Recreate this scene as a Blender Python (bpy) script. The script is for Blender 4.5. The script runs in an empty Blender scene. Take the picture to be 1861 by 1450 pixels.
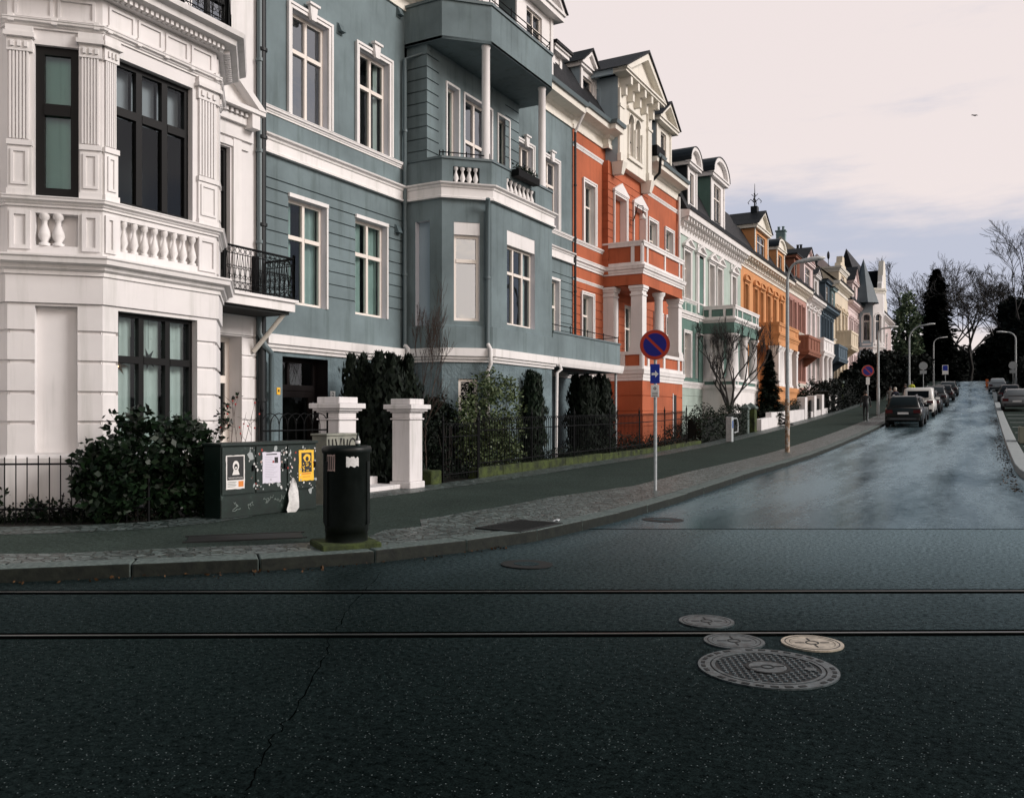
import bpy, math, random
from mathutils import Vector, Matrix
R = random.Random(7)
sin, cos, pi = math.sin, math.cos, math.pi
SC = bpy.context.scene
COL = SC.collection
# ---------------------------------------------------------------- camera
F, CX, HY, EYE = 1560.0, 930.5, 756.0, 1.5
TH = math.atan2(860, F)
SN, CS = sin(TH), cos(TH)
cd = bpy.data.cameras.new('camera')
cam = bpy.data.objects.new('camera', cd); COL.objects.link(cam)
cam.location = (0, 0, EYE); cam.rotation_euler = (pi/2, 0, TH)
cd.sensor_fit = 'HORIZONTAL'; cd.sensor_width = 36; cd.lens = F/1861*36
cd.shift_y = 31/1861; cd.clip_start = 0.05; cd.clip_end = 3000
SC.camera = cam

def ray(px, py):
    u = (px-CX)/F
    return Vector((-SN+u*CS, CS+u*SN, (HY-py)/F))
def onX(px, py, X):
    r = ray(px, py); t = X/r.x
    return r.y*t, EYE+r.z*t
def Yx(px, X): return onX(px, 700, X)[0]
def Zx(px, py, X): return onX(px, py, X)[1]
PR = [(-60, 0), (0, 0), (14, 0), (20, .06), (28.8, .18), (43.8, .68), (68, 1.8), (96, 3.4), (124, 5.2), (150, 6.8), (166, 7.3), (200, 7.5), (400, 7.5)]
def gz(y):
    if y <= 14: return 0.0
    for i in range(1, len(PR)-2):
        (x1, y1), (x2, y2) = PR[i], PR[i+1]
        if y <= x2:
            x0, y0 = PR[i-1]; x3, y3 = PR[i+2]
            m1 = (y2-y0)/(x2-x0); m2 = (y3-y1)/(x3-x1)
            if i == 2: m1 = 0
            h = x2-x1; t = (y-x1)/h
            return (2*t**3-3*t*t+1)*y1+(t**3-2*t*t+t)*h*m1+(-2*t**3+3*t*t)*y2+(t**3-t*t)*h*m2
    return 7.5
def gnd(px, py, off=0.0):
    r = ray(px, py); t = 2.0; 
    while t < 400:
        if EYE+r.z*t <= gz(r.y*t)+off: break
        t += .05
    return Vector((r.x*t, r.y*t, gz(r.y*t)+off))

# ---------------------------------------------------------------- objects
def tag(o, label=None, cat=None, group=None, kind=None):
    if label: o['label'] = label
    if cat: o['category'] = cat
    if group: o['group'] = group
    if kind: o['kind'] = kind
    return o
def thing(name, label, cat, loc=(0, 0, 0), rz=0, group=None):
    o = bpy.data.objects.new(name, None); COL.objects.link(o)
    o.location = loc; o.rotation_euler = (0, 0, rz); o.empty_display_size = .2
    return tag(o, label, cat, group)
def copy_tree(o, parent=None):
    c = o.copy(); COL.objects.link(c)
    if parent: c.parent = parent
    for ch in list(o.children): copy_tree(ch, c)
    return c
def origin(o):
    v = Vector((0, 0, 0))
    while o is not None:
        v += Vector(o.location); o = o.parent
    return v

class MB:
    def __init__(s): s.v = []; s.f = []; s.m = []; s.ms = []; s.sm = []
    def mi(s, m):
        if m not in s.ms: s.ms.append(m)
        return s.ms.index(m)
    def add(s, vs, fs, m, smooth=False):
        b = len(s.v); k = s.mi(m)
        s.v += [tuple(v) for v in vs]
        for f in fs:
            s.f.append([b+i for i in f]); s.m.append(k); s.sm.append(smooth)
    def quad(s, a, b, c, d, m): s.add([a, b, c, d], [(0, 1, 2, 3)], m)
    def hexa(s, p, m):  # p: 4 bottom ccw, 4 top
        s.add(p, [(3, 2, 1, 0), (4, 5, 6, 7), (0, 1, 5, 4), (1, 2, 6, 5), (2, 3, 7, 6), (3, 0, 4, 7)], m)
    def box(s, x0, x1, y0, y1, z0, z1, m):
        s.hexa([(x0, y0, z0), (x1, y0, z0), (x1, y1, z0), (x0, y1, z0), (x0, y0, z1), (x1, y0, z1), (x1, y1, z1), (x0, y1, z1)], m)
    def fbox(s, f, s0, s1, o0, o1, z0, z1, m):   # box in the frame of a wall face
        P = f.P
        s.hexa([P(s0, o1, z0), P(s1, o1, z0), P(s1, o0, z0), P(s0, o0, z0), P(s0, o1, z1), P(s1, o1, z1), P(s1, o0, z1), P(s0, o0, z1)], m)
    def fpoly(s, f, pts, o0, o1, m):   # polygon (s,z) on a wall face, given thickness
        n = len(pts)
        vs = [f.P(a, o1, b) for a, b in pts]+[f.P(a, o0, b) for a, b in pts]
        s.add(vs, [tuple(range(n)), tuple(range(2*n-1, n-1, -1))]+[(i, n+i, n+(i+1) % n, (i+1) % n) for i in range(n)], m)
    def prism(s, poly, z0, z1, m):
        n = len(poly)
        vs = [(x, y, z0) for x, y in poly]+[(x, y, z1) for x, y in poly]
        s.add(vs, [tuple(range(n-1, -1, -1)), tuple(range(n, 2*n))]+[(i, (i+1) % n, n+(i+1) % n, n+i) for i in range(n)], m)
    def sweep(s, path, prof, m, caps=True):   # plan path, profile (outward, z), mitred, outward = right of travel
        path = [Vector(p).to_2d() for p in path]; n = len(path); k = len(prof); vs = []
        for i, p in enumerate(path):
            d1 = (path[i]-path[i-1]).normalized() if i else None
            d2 = (path[i+1]-path[i]).normalized() if i < n-1 else None
            d1 = d1 or d2; d2 = d2 or d1
            n1 = Vector((d1.y, -d1.x)); n2 = Vector((d2.y, -d2.x)); b = (n1+n2).normalized()
            q = 1/max(.35, b.dot(n1))
            for o, z in prof: vs.append((p.x+b.x*o*q, p.y+b.y*o*q, z))
        fs = [(i*k+j, (i+1)*k+j, (i+1)*k+(j+1) % k, i*k+(j+1) % k) for i in range(n-1) for j in range(k)]
        if caps: fs += [tuple(range(k)), tuple(range(n*k-1, n*k-k-1, -1))]
        s.add(vs, fs, m)
    def tube(s, pts, r, m, n=8, smooth=True, cap=True):
        pts = [Vector(p) for p in pts]; N = len(pts); rs = r if isinstance(r, (list, tuple)) else [r]*N
        vs = []; up = Vector((0, 0, 1)); prev = None
        for i, p in enumerate(pts):
            t = (pts[min(i+1, N-1)]-pts[max(i-1, 0)]).normalized()
            a = prev-t*prev.dot(t) if prev is not None else None
            if a is None or a.length < 1e-4:
                a = t.cross(up if abs(t.z) < .9 else Vector((1, 0, 0)))
            a.normalize(); prev = a; b = t.cross(a)
            for j in range(n):
                q = 2*pi*j/n; vs.append(p+(a*cos(q)+b*sin(q))*rs[i])
        fs = [(i*n+j, i*n+(j+1) % n, (i+1)*n+(j+1) % n, (i+1)*n+j) for i in range(N-1) for j in range(n)]
        s.add(vs, fs, m, smooth)
        if cap: s.add([vs[j] for j in range(n)]+[vs[(N-1)*n+j] for j in range(n)], [tuple(range(n-1, -1, -1)), tuple(range(n, 2*n))], m)
    def lathe(s, c, prof, m, n=16, smooth=True, sx=1, sy=1):
        vs = []; k = len(prof)
        for r, z in prof:
            for j in range(n):
                q = 2*pi*(j+.5)/n; vs.append((c[0]+r*cos(q)*sx, c[1]+r*sin(q)*sy, c[2]+z))
        fs = [(i*n+j, i*n+(j+1) % n, (i+1)*n+(j+1) % n, (i+1)*n+j) for i in range(k-1) for j in range(n)]
        s.add(vs, fs, m, smooth)
        s.add(vs[:n]+vs[-n:], [tuple(range(n-1, -1, -1)), tuple(range(n, 2*n))], m)
    def disc(s, c, u, v, r, th, m, n=28):   # flat disc: axes u,v, thickness along u x v
        c, u, v = Vector(c), Vector(u).normalized(), Vector(v).normalized(); w = u.cross(v)
        vs = [c+(u*cos(2*pi*j/n)+v*sin(2*pi*j/n))*r+w*o for o in (0, th) for j in range(n)]
        s.add(vs, [tuple(range(n-1, -1, -1)), tuple(range(n, 2*n))]+[(j, (j+1) % n, n+(j+1) % n, n+j) for j in range(n)], m)
    def leaf(s, p, size, m, rnd=R, flat=None):
        a = Vector((rnd.gauss(0, 1), rnd.gauss(0, 1), rnd.gauss(0, .8))).normalized()
        b = a.cross(Vector((rnd.gauss(0, 1), rnd.gauss(0, 1), rnd.gauss(0, 1))))
        if b.length < .01: return
        b.normalize(); l = size*rnd.uniform(.6, 1.3); w = l*.32
        s.add([p-a*l*.5, p+b*w-a*l*.05, p+a*l*.5, p-b*w-a*l*.05], [(0, 1, 2, 3)], m)
    def build(s, name, parent=None, bevel=0, seg=1):
        me = bpy.data.meshes.new(name)
        off = origin(parent) if parent is not None else Vector((0, 0, 0))
        me.from_pydata([(x-off.x, y-off.y, z-off.z) for x, y, z in s.v], [], s.f)
        for m in s.ms: me.materials.append(m)
        me.polygons.foreach_set('material_index', s.m); me.polygons.foreach_set('use_smooth', s.sm)
        me.update()
        o = bpy.data.objects.new(name, me); COL.objects.link(o)
        if parent is not None: o.parent = parent
        if bevel:
            b = o.modifiers.new('bevel', 'BEVEL'); b.width = bevel; b.segments = seg; b.limit_method = 'ANGLE'; b.angle_limit = .6
        return o

class Face:
    def __init__(s, a, b):
        s.a = Vector(a).to_2d(); s.b = Vector(b).to_2d(); s.d = (s.b-s.a).normalized(); s.L = (s.b-s.a).length
        s.n = Vector((s.d.y, -s.d.x))
    def P(s, t, o, z): return (s.a.x+s.d.x*t+s.n.x*o, s.a.y+s.d.y*t+s.n.y*o, z)
    def at(s, px, py):
        r = ray(px, py); k = (s.a.x*s.n.x+s.a.y*s.n.y)/(r.x*s.n.x+r.y*s.n.y)
        q = Vector((r.x*k, r.y*k)); return (q-s.a).dot(s.d), EYE+r.z*k
    def rect(s, l, t, r, b):    # pixel box: left, top (at left), right, bottom (at right)
        s0, z1 = s.at(l, t); s1, z0 = s.at(r, b); return s0, s1, z0, z1
def Front(X, y0, y1): return Face((X, y0), (X, y1))

# ---------------------------------------------------------------- materials
def mat(name):
    m = bpy.data.materials.new(name); m.use_nodes = True
    nt = m.node_tree; return m, nt, nt.nodes['Principled BSDF']
def N(nt, t, **k):
    n = nt.nodes.new(t)
    for a, b in k.items():
        if a[0] == '_': n.inputs[int(a[1:])].default_value = b
        else: setattr(n, a, b)
    return n
def L(nt, a, b): nt.links.new(a, b)
def ramp(nt, fac, stops):
    r = N(nt, 'ShaderNodeValToRGB'); e = r.color_ramp.elements
    e[0].position, e[0].color = stops[0][0], (*stops[0][1], 1) if len(stops[0][1]) == 3 else stops[0][1]
    e[1].position, e[1].color = stops[-1][0], (*stops[-1][1], 1)
    for p, c in stops[1:-1]:
        x = e.new(p); x.color = (*c, 1)
    L(nt, fac, r.inputs[0]); return r
def mul(c, k): return tuple(min(1, x*k) for x in c)
def coords(nt, scale=(1, 1, 1)):
    t = N(nt, 'ShaderNodeNewGeometry'); mp = N(nt, 'ShaderNodeMapping'); mp.inputs['Scale'].default_value = scale
    L(nt, t.outputs['Position'], mp.inputs[0]); return mp.outputs[0]
def noise(nt, vec, scale, detail=4, rough=.55):
    n = N(nt, 'ShaderNodeTexNoise'); n.inputs['Scale'].default_value = scale; n.inputs['Detail'].default_value = detail; n.inputs['Roughness'].default_value = rough
    L(nt, vec, n.inputs['Vector']); return n.outputs['Fac']
def bump(nt, h, strength, dist, bs):
    b = N(nt, 'ShaderNodeBump'); b.inputs['Strength'].default_value = strength; b.inputs['Distance'].default_value = dist
    L(nt, h, b.inputs['Height']); L(nt, b.outputs[0], bs.inputs['Normal'])
def plain(name, c, rough=.6, metal=0, spec=.5):
    m, nt, b = mat(name); b.inputs['Base Color'].default_value = (*c, 1); b.inputs['Roughness'].default_value = rough
    b.inputs['Metallic'].default_value = metal; b.inputs['Specular IOR Level'].default_value = spec; return m
def plaster(name, c, var=.16, rough=.8, bumps=.25, scale=1.0, fine=60, dirt=.25, bd=.004):
    m, nt, b = mat(name); b.inputs['Roughness'].default_value = rough; b.inputs['Specular IOR Level'].default_value = .3
    n1 = noise(nt, coords(nt), .7*scale, 6, .6); n2 = noise(nt, coords(nt, (3.5, 3.5, .28)), 1.3*scale, 5, .65)
    r1 = ramp(nt, n1, [(.3, mul(c, 1-var)), (.7, mul(c, 1+var*.6))])
    r2 = ramp(nt, n2, [(.52, (1, 1, 1)), (.8, (1-dirt, 1-dirt*.95, 1-dirt*1.05))])
    x = N(nt, 'ShaderNodeMix', data_type='RGBA', blend_type='MULTIPLY'); x.inputs[0].default_value = 1
    L(nt, r1.outputs[0], x.inputs[6]); L(nt, r2.outputs[0], x.inputs[7]); L(nt, x.outputs[2], b.inputs['Base Color'])
    bump(nt, noise(nt, coords(nt), fine, 5, .6), bumps, bd, b); return m
def speckle(name, c, c2, scale=8, rough=.85, bumps=.4, dist=.02, detail=6):
    m, nt, b = mat(name); b.inputs['Roughness'].default_value = rough; b.inputs['Specular IOR Level'].default_value = .25
    n = noise(nt, coords(nt), scale, detail, .65)
    L(nt, ramp(nt, n, [(.35, c), (.65, c2)]).outputs[0], b.inputs['Base Color']); bump(nt, n, bumps, dist, b); return m
def leafmat(name, c, c2, rough=.5):
    m, nt, b = mat(name); b.inputs['Roughness'].default_value = rough; b.inputs['Specular IOR Level'].default_value = .18
    g = N(nt, 'ShaderNodeNewGeometry'); L(nt, ramp(nt, g.outputs['Random Per Island'], [(0, c), (1, c2)]).outputs[0], b.inputs['Base Color'])
    return m
def glassmat(name, tint=(.8, .88, .88), ior=1.75, rough=.02, wav=.03):
    m, nt, b = mat(name); nt.nodes.remove(b); out = nt.nodes['Material Output']
    fr = N(nt, 'ShaderNodeFresnel'); fr.inputs[0].default_value = ior
    tr = N(nt, 'ShaderNodeBsdfTransparent'); tr.inputs[0].default_value = (*tint, 1)
    gl = N(nt, 'ShaderNodeBsdfGlossy'); gl.inputs['Roughness'].default_value = rough; gl.inputs[0].default_value = (.84, .92, 1, 1)
    bp = N(nt, 'ShaderNodeBump'); bp.inputs['Strength'].default_value = wav; bp.inputs['Distance'].default_value = .05
    L(nt, noise(nt, coords(nt), 2.2, 2), bp.inputs['Height']); L(nt, bp.outputs[0], gl.inputs['Normal'])
    mx = N(nt, 'ShaderNodeMixShader'); L(nt, fr.outputs[0], mx.inputs[0]); L(nt, tr.outputs[0], mx.inputs[1]); L(nt, gl.outputs[0], mx.inputs[2])
    L(nt, mx.outputs[0], out.inputs[0]); return m

WHITE = plaster('white_plaster', (.70, .68, .675), .10, .7, .18, dirt=.26)
TRIM = plaster('white_trim', (.72, .70, .69), .09, .6, .12, dirt=.24)
CREAMT = plaster('cream_trim', (.72, .69, .62), .08, .6, .1, dirt=.22)
BLUE = plaster('blue_grey_plaster', (.146, .192, .204), .30, .8, .4, dirt=.42)
BLUE2 = plaster('rough_blue_plaster', (.140, .190, .208), .36, .85, 1.0, 2.2, 9, dirt=.45, bd=.035)
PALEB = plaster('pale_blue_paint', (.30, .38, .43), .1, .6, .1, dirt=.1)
LILAC = plaster('reveal_paint', (.55, .56, .60), .05, .55, .08, dirt=.05)
RED = plaster('orange_red_plaster', (.40, .108, .048), .24, .78, .3, dirt=.36)
GREEN = plaster('sage_green_plaster', (.105, .185, .16), .18, .8, .2, dirt=.2)
PALEG = plaster('pale_green_plaster', (.36, .44, .395), .14, .75, .15, dirt=.2)
OCHRE = plaster('ochre_plaster', (.55, .265, .115), .14, .8, .2, dirt=.22)
PINK = plaster('pink_plaster', (.42, .235, .20), .12, .8, .2, dirt=.2)
DKBLUE = plaster('slate_blue_plaster', (.075, .11, .14), .12, .8, .2, dirt=.2)
CREAM = plaster('cream_plaster', (.62, .54, .42), .12, .8, .2, dirt=.2)
ROSEW = plaster('rose_white_plaster', (.66, .55, .54), .08, .8, .15, dirt=.2)
BRICKR = plaster('brick_red_paint', (.24, .10, .065), .15, .8, .3, dirt=.25)
SLATE, _nt, _b = mat('slate_roof')
_b.inputs['Roughness'].default_value = .6; _b.inputs['Specular IOR Level'].default_value = .25
_br = N(_nt, 'ShaderNodeTexBrick'); _br.inputs['Scale'].default_value = 3.2; _br.inputs['Color1'].default_value = (.006, .007, .009, 1); _br.inputs['Color2'].default_value = (.015, .016, .019, 1); _br.inputs['Mortar'].default_value = (.006, .006, .008, 1); _br.inputs['Mortar Size'].default_value = .03
_mp = N(_nt, 'ShaderNodeMapping'); _mp.inputs['Rotation'].default_value = (0, pi/2, pi/2)
_ge = N(_nt, 'ShaderNodeNewGeometry'); L(_nt, _ge.outputs['Position'], _mp.inputs[0]); L(_nt, _mp.outputs[0], _br.inputs['Vector']); L(_nt, _br.outputs[0], _b.inputs['Base Color'])
bump(_nt, _br.outputs['Fac'], .6, -.02, _b)
LEAD = plain('lead_sheet', (.016, .02, .024), .5, .1, .3)
SPIRED = plaster('slate_spire', (.085, .115, .135), .2, .5, .2)
SPIRE = plaster('verdigris_sheet', (.20, .29, .30), .14, .5, .2)
GLASS = glassmat('window_glass')
GLASSW = glassmat('wide_window_glass', (.62, .7, .7), 1.5)
GLASSS = glassmat('sky_window_glass', (.5, .55, .55), 3.3, .03, .10)
GLASSD = glassmat('dark_window_glass', (.6, .65, .65), 1.45)
ROOM = plain('dark_room', (.012, .014, .014), .9)
FRAMEW = plain('white_frame_paint', (.74, .68, .62), .4)
FRAMEB = plain('black_frame_paint', (.005, .005, .005), .5, 0, .2)
CURT = plaster('pale_curtain', (.47, .56, .52), .2, .9, .1, 3)
CURTW = plaster('white_curtain', (.72, .74, .70), .08, .9, .1, 3)
BLIND = plaster('green_blind', (.30, .52, .45), .06, .8, .05, 3)
IRON = plain('black_iron', (.003, .0035, .004), .6, 0, .12)
PIPE = plain('painted_pipe', (.095, .13, .14), .45)
PIPEK = plain('black_pipe', (.010, .013, .015), .5, 0, .3)
DOORM = plain('dark_door_wood', (.007, .005, .005), .5, 0, .2)
GALV = speckle('galvanised_steel', (.30, .33, .34), (.42, .45, .46), 14, .42, .1, .003)
RUST, _nt, _b = mat('rusty_stickered_steel')
_n = noise(_nt, coords(_nt), 9, 6, .7)
L(_nt, ramp(_nt, _n, [(.35, (.10, .045, .025)), (.5, (.30, .20, .12)), (.56, (.42, .42, .40)), (.7, (.12, .06, .04))]).outputs[0], _b.inputs['Base Color']); _b.inputs['Roughness'].default_value = .7

# ---------------------------------------------------------------- world and sun
W = bpy.data.worlds.new('World'); SC.world = W; W.use_nodes = True
nt = W.node_tree; bg = nt.nodes['Background']
SUN_EL, SUN_AZ = math.radians(27), math.radians(76)     # azimuth clockwise from +Y
sky = N(nt, 'ShaderNodeTexSky', sky_type='NISHITA'); sky.sun_disc = False; sky.sun_elevation = SUN_EL; sky.sun_rotation = SUN_AZ
sky.air_density = 1.0; sky.dust_density = 2.0
skb = N(nt, 'ShaderNodeVectorMath', operation='SCALE'); skb.inputs['Scale'].default_value = .10
L(nt, sky.outputs[0], skb.inputs[0])
tc = N(nt, 'ShaderNodeTexCoord'); sp = N(nt, 'ShaderNodeSeparateXYZ'); L(nt, tc.outputs['Generated'], sp.inputs[0])
def M(op, a, b=None, clamp=False):
    n = N(nt, 'ShaderNodeMath', operation=op); n.use_clamp = clamp
    for i, x in enumerate((a, b)):
        if x is None: continue
        if isinstance(x, (int, float)): n.inputs[i].default_value = x
        else: L(nt, x, n.inputs[i])
    return n.outputs[0]
def sstep(x, a, b):
    n = N(nt, 'ShaderNodeMapRange', interpolation_type='SMOOTHSTEP'); n.inputs[1].default_value = a; n.inputs[2].default_value = b
    L(nt, x, n.inputs[0]); return n.outputs[0]
mp = N(nt, 'ShaderNodeMapping'); mp.inputs['Scale'].default_value = (1.0, 1.0, 5.0); mp.inputs['Rotation'].default_value = (.10, -.12, 0); L(nt, tc.outputs['Generated'], mp.inputs[0])
nz = noise(nt, mp.outputs[0], 3.4, 8, .58); nz2 = noise(nt, mp.outputs[0], 1.3, 5, .5)
band = M('MULTIPLY', sstep(sp.outputs[2], .075, .12), M('SUBTRACT', 1, sstep(sp.outputs[2], .19, .36)))
mask = sstep(M('ADD', M('MULTIPLY', M('ADD', M('MULTIPLY', nz, .65), M('MULTIPLY', nz2, .35)), 1.5), M('MULTIPLY', band, .36)), .88, 1.16)
cl = N(nt, 'ShaderNodeMix', data_type='RGBA'); L(nt, mask, cl.inputs[0])
cl.inputs[6].default_value = (.925, .82, .80, 1); cl.inputs[7].default_value = (.56, .585, .70, 1)
dr = N(nt, 'ShaderNodeVectorMath', operation='DOT_PRODUCT'); L(nt, tc.outputs['Generated'], dr.inputs[0]); dr.inputs[1].default_value = (.80, .60, .25)
br = sstep(dr.outputs['Value'], -.55, .12)
dk = N(nt, 'ShaderNodeMix', data_type='RGBA'); L(nt, br, dk.inputs[0]); dk.inputs[6].default_value = (.030, .065, .095, 1)
ze = N(nt, 'ShaderNodeMix', data_type='RGBA'); L(nt, sstep(sp.outputs[2], .48, .85), ze.inputs[0]); L(nt, cl.outputs[2], ze.inputs[6]); ze.inputs[7].default_value = (.15, .205, .25, 1); L(nt, ze.outputs[2], dk.inputs[7])
mx = N(nt, 'ShaderNodeMix', data_type='RGBA'); mx.inputs[0].default_value = .93; L(nt, skb.outputs[0], mx.inputs[6]); L(nt, dk.outputs[2], mx.inputs[7])
gd = N(nt, 'ShaderNodeVectorMath', operation='DOT_PRODUCT'); L(nt, tc.outputs['Generated'], gd.inputs[0]); gd.inputs[1].default_value = Vector((.83, -.52, .20)).normalized()
gw = N(nt, 'ShaderNodeMix', data_type='RGBA', blend_type='ADD'); L(nt, sstep(gd.outputs['Value'], .90, .985), gw.inputs[0]); L(nt, mx.outputs[2], gw.inputs[6]); gw.inputs[7].default_value = (1.7, 1.3, .95, 1); gw.clamp_result = False
L(nt, gw.outputs[2], bg.inputs[0]); bg.inputs[1].default_value = 1.0
sl = bpy.data.lights.new('sun', 'SUN'); sl.energy = 2.9; sl.angle = math.radians(22); sl.color = (1, .935, .90)
so = bpy.data.objects.new('sun', sl); COL.objects.link(so)
sd = Vector((sin(SUN_AZ)*cos(SUN_EL), cos(SUN_AZ)*cos(SUN_EL), sin(SUN_EL)))
so.rotation_euler = sd.to_track_quat('Z', 'Y').to_euler(); so.location = (30, 20, 40)
SC.view_settings.view_transform = 'Standard'; SC.view_settings.look = 'None'; SC.view_settings.exposure = 0; SC.view_settings.gamma = 1
SC.cycles.max_bounces = 6; SC.cycles.transparent_max_bounces = 12
# ================================================================ ground, roads, pavement
def asphalt(name, c, wet0, wet1, spk=.10, kf=.5, tone=.35, patch=.5, tint=(.50, .68, .74), stretch=(1, 1, 1), bd=.004, wet=None, grain=.6):
    m, nt, b = mat(name); v = coords(nt)
    n1 = noise(nt, coords(nt, stretch), patch, 6, .65); n2 = noise(nt, v, 90, 4, .7); n3 = noise(nt, v, 6, 5, .6)
    base = ramp(nt, n1, [(.3, mul(c, 1-tone)), (.7, mul(c, 1+tone))])
    n4 = noise(nt, v, 24, 4, .7); av = N(nt, 'ShaderNodeMath', operation='ADD'); L(nt, n2, av.inputs[0]); L(nt, n4, av.inputs[1]); hv = N(nt, 'ShaderNodeMath', operation='MULTIPLY'); L(nt, av.outputs[0], hv.inputs[0]); hv.inputs[1].default_value = .5; n2 = hv.outputs[0]
    g = ramp(nt, n2, [(.38, (.22, .22, .22)), (.62, (1.8, 1.8, 1.8))])
    x = N(nt, 'ShaderNodeMix', data_type='RGBA', blend_type='MULTIPLY'); x.inputs[0].default_value = 1; x.clamp_result = False
    L(nt, base.outputs[0], x.inputs[6]); L(nt, g.outputs[0], x.inputs[7])
    vo = N(nt, 'ShaderNodeTexVoronoi'); vo.inputs['Scale'].default_value = 85; L(nt, v, vo.inputs['Vector'])
    sx = N(nt, 'ShaderNodeSeparateColor'); L(nt, vo.outputs['Color'], sx.inputs[0])
    a = ramp(nt, sx.outputs[0], [(1-spk, (0, 0, 0)), (1-spk*.5, (.10, .12, .12)), (1, (.22, .26, .26))]); a.color_ramp.interpolation = 'LINEAR'
    d = ramp(nt, vo.outputs['Distance'], [(.18, (1, 1, 1)), (.34, (0, 0, 0))])
    y = N(nt, 'ShaderNodeMix', data_type='RGBA', blend_type='MULTIPLY'); y.inputs[0].default_value = 1; L(nt, a.outputs[0], y.inputs[6]); L(nt, d.outputs[0], y.inputs[7])
    z = N(nt, 'ShaderNodeMix', data_type='RGBA', blend_type='ADD'); z.inputs[0].default_value = 1; L(nt, x.outputs[2], z.inputs[6]); L(nt, y.outputs[2], z.inputs[7])
    L(nt, z.outputs[2], b.inputs['Base Color'])
    mp = N(nt, 'ShaderNodeMapping'); mp.inputs['Scale'].default_value = (.75, .10, 1); L(nt, v, mp.inputs[0])
    nr = noise(nt, mp.outputs[0], 1.0, 5, .6); ad = N(nt, 'ShaderNodeMath', operation='ADD'); L(nt, nr, ad.inputs[0])
    m3 = N(nt, 'ShaderNodeMath', operation='MULTIPLY'); L(nt, n3, m3.inputs[0]); m3.inputs[1].default_value = .35; L(nt, m3.outputs[0], ad.inputs[1])
    rr = N(nt, 'ShaderNodeMapRange'); L(nt, ad.outputs[0], rr.inputs[0]); rr.inputs[1].default_value = .45; rr.inputs[2].default_value = .92; rr.inputs[3].default_value = wet0; rr.inputs[4].default_value = wet1
    b.inputs['Roughness'].default_value = .95; b.inputs['Specular IOR Level'].default_value = 0; bump(nt, n2, .5, bd*1.5, b)
    gl = N(nt, 'ShaderNodeBsdfGlossy'); gl.inputs[0].default_value = (*tint, 1); L(nt, rr.outputs[0], gl.inputs['Roughness']); bump(nt, n2, .5, bd, gl)
    fr = N(nt, 'ShaderNodeFresnel'); fr.inputs[0].default_value = 1.36; fk = N(nt, 'ShaderNodeMath', operation='MULTIPLY'); L(nt, fr.outputs[0], fk.inputs[0]); fk.inputs[1].default_value = kf
    if wet:
        vd = N(nt, 'ShaderNodeVectorMath', operation='DOT_PRODUCT'); L(nt, v, vd.inputs[0]); vd.inputs[1].default_value = (-SN*wet[4]+CS*wet[5], CS*wet[4]+SN*wet[5], 0)
        nw = N(nt, 'ShaderNodeMath', operation='MULTIPLY_ADD'); L(nt, noise(nt, v, .55, 5, .6), nw.inputs[0]); nw.inputs[1].default_value = wet[6]; L(nt, vd.outputs['Value'], nw.inputs[2])
        mw = N(nt, 'ShaderNodeMapRange', interpolation_type='SMOOTHSTEP'); L(nt, nw.outputs[0], mw.inputs[0]); mw.inputs[1].default_value = wet[0]; mw.inputs[2].default_value = wet[1]; mw.inputs[3].default_value = wet[2]; mw.inputs[4].default_value = wet[3]
        f2 = N(nt, 'ShaderNodeMath', operation='MULTIPLY'); L(nt, fk.outputs[0], f2.inputs[0]); L(nt, mw.outputs[0], f2.inputs[1]); fk = f2
    sg = N(nt, 'ShaderNodeSeparateColor'); L(nt, g.outputs[0], sg.inputs[0]); f3 = N(nt, 'ShaderNodeMath', operation='MULTIPLY'); L(nt, fk.outputs[0], f3.inputs[0])
    gm = N(nt, 'ShaderNodeMapRange'); L(nt, sg.outputs[0], gm.inputs[0]); gm.inputs[1].default_value = .2; gm.inputs[2].default_value = 1.8; gm.inputs[3].default_value = 1-grain; gm.inputs[4].default_value = 1+grain*.6; L(nt, gm.outputs[0], f3.inputs[1]); fk = f3
    ms = N(nt, 'ShaderNodeMixShader'); L(nt, fk.outputs[0], ms.inputs[0]); L(nt, b.outputs[0], ms.inputs[1]); L(nt, gl.outputs[0], ms.inputs[2]); L(nt, ms.outputs[0], nt.nodes['Material Output'].inputs[0]); return m
ASPH = asphalt('dark_asphalt', (.0058, .0100, .0094), .24, .46, .14, .22, tint=(.52, .70, .76), bd=.012, wet=(5.5, 13.5, .6, 4.2, 1.0, .33, 2.2), grain=.85)
ASPS = asphalt('worn_wet_asphalt', (.032, .054, .062), .12, .38, .04, 1.0, .5, .75, (.70, .88, .96), (1.3, .06, 1), .0012, wet=(10.5, 20, .66, .86, 1.0, .25, 3.0), grain=.35)
ASPW = asphalt('pavement_asphalt', (.0135, .0205, .0168), .55, .75, .06, .08, tint=(.68, .82, .76))
_nt = ASPW.node_tree; _b = _nt.nodes['Principled BSDF']; _k = N(_nt, 'ShaderNodeTexBrick'); _k.inputs['Scale'].default_value = 1; _k.inputs['Brick Width'].default_value = .62; _k.inputs['Row Height'].default_value = .31; _k.inputs['Mortar Size'].default_value = .012; _k.inputs['Color1'].default_value = (1, 1, 1, 1); _k.inputs['Color2'].default_value = (.72, .74, .72, 1); _k.inputs['Mortar'].default_value = (.35, .38, .33, 1); L(_nt, coords(_nt), _k.inputs['Vector'])
_o = _b.inputs['Base Color'].links[0].from_socket; _x = N(_nt, 'ShaderNodeMix', data_type='RGBA', blend_type='MULTIPLY'); _x.inputs[0].default_value = 1; L(_nt, _o, _x.inputs[6]); L(_nt, _k.outputs[0], _x.inputs[7]); L(_nt, _x.outputs[2], _b.inputs['Base Color'])
SOIL = speckle('dark_soil', (.004, .005, .004), (.014, .013, .009), 9)
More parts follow.
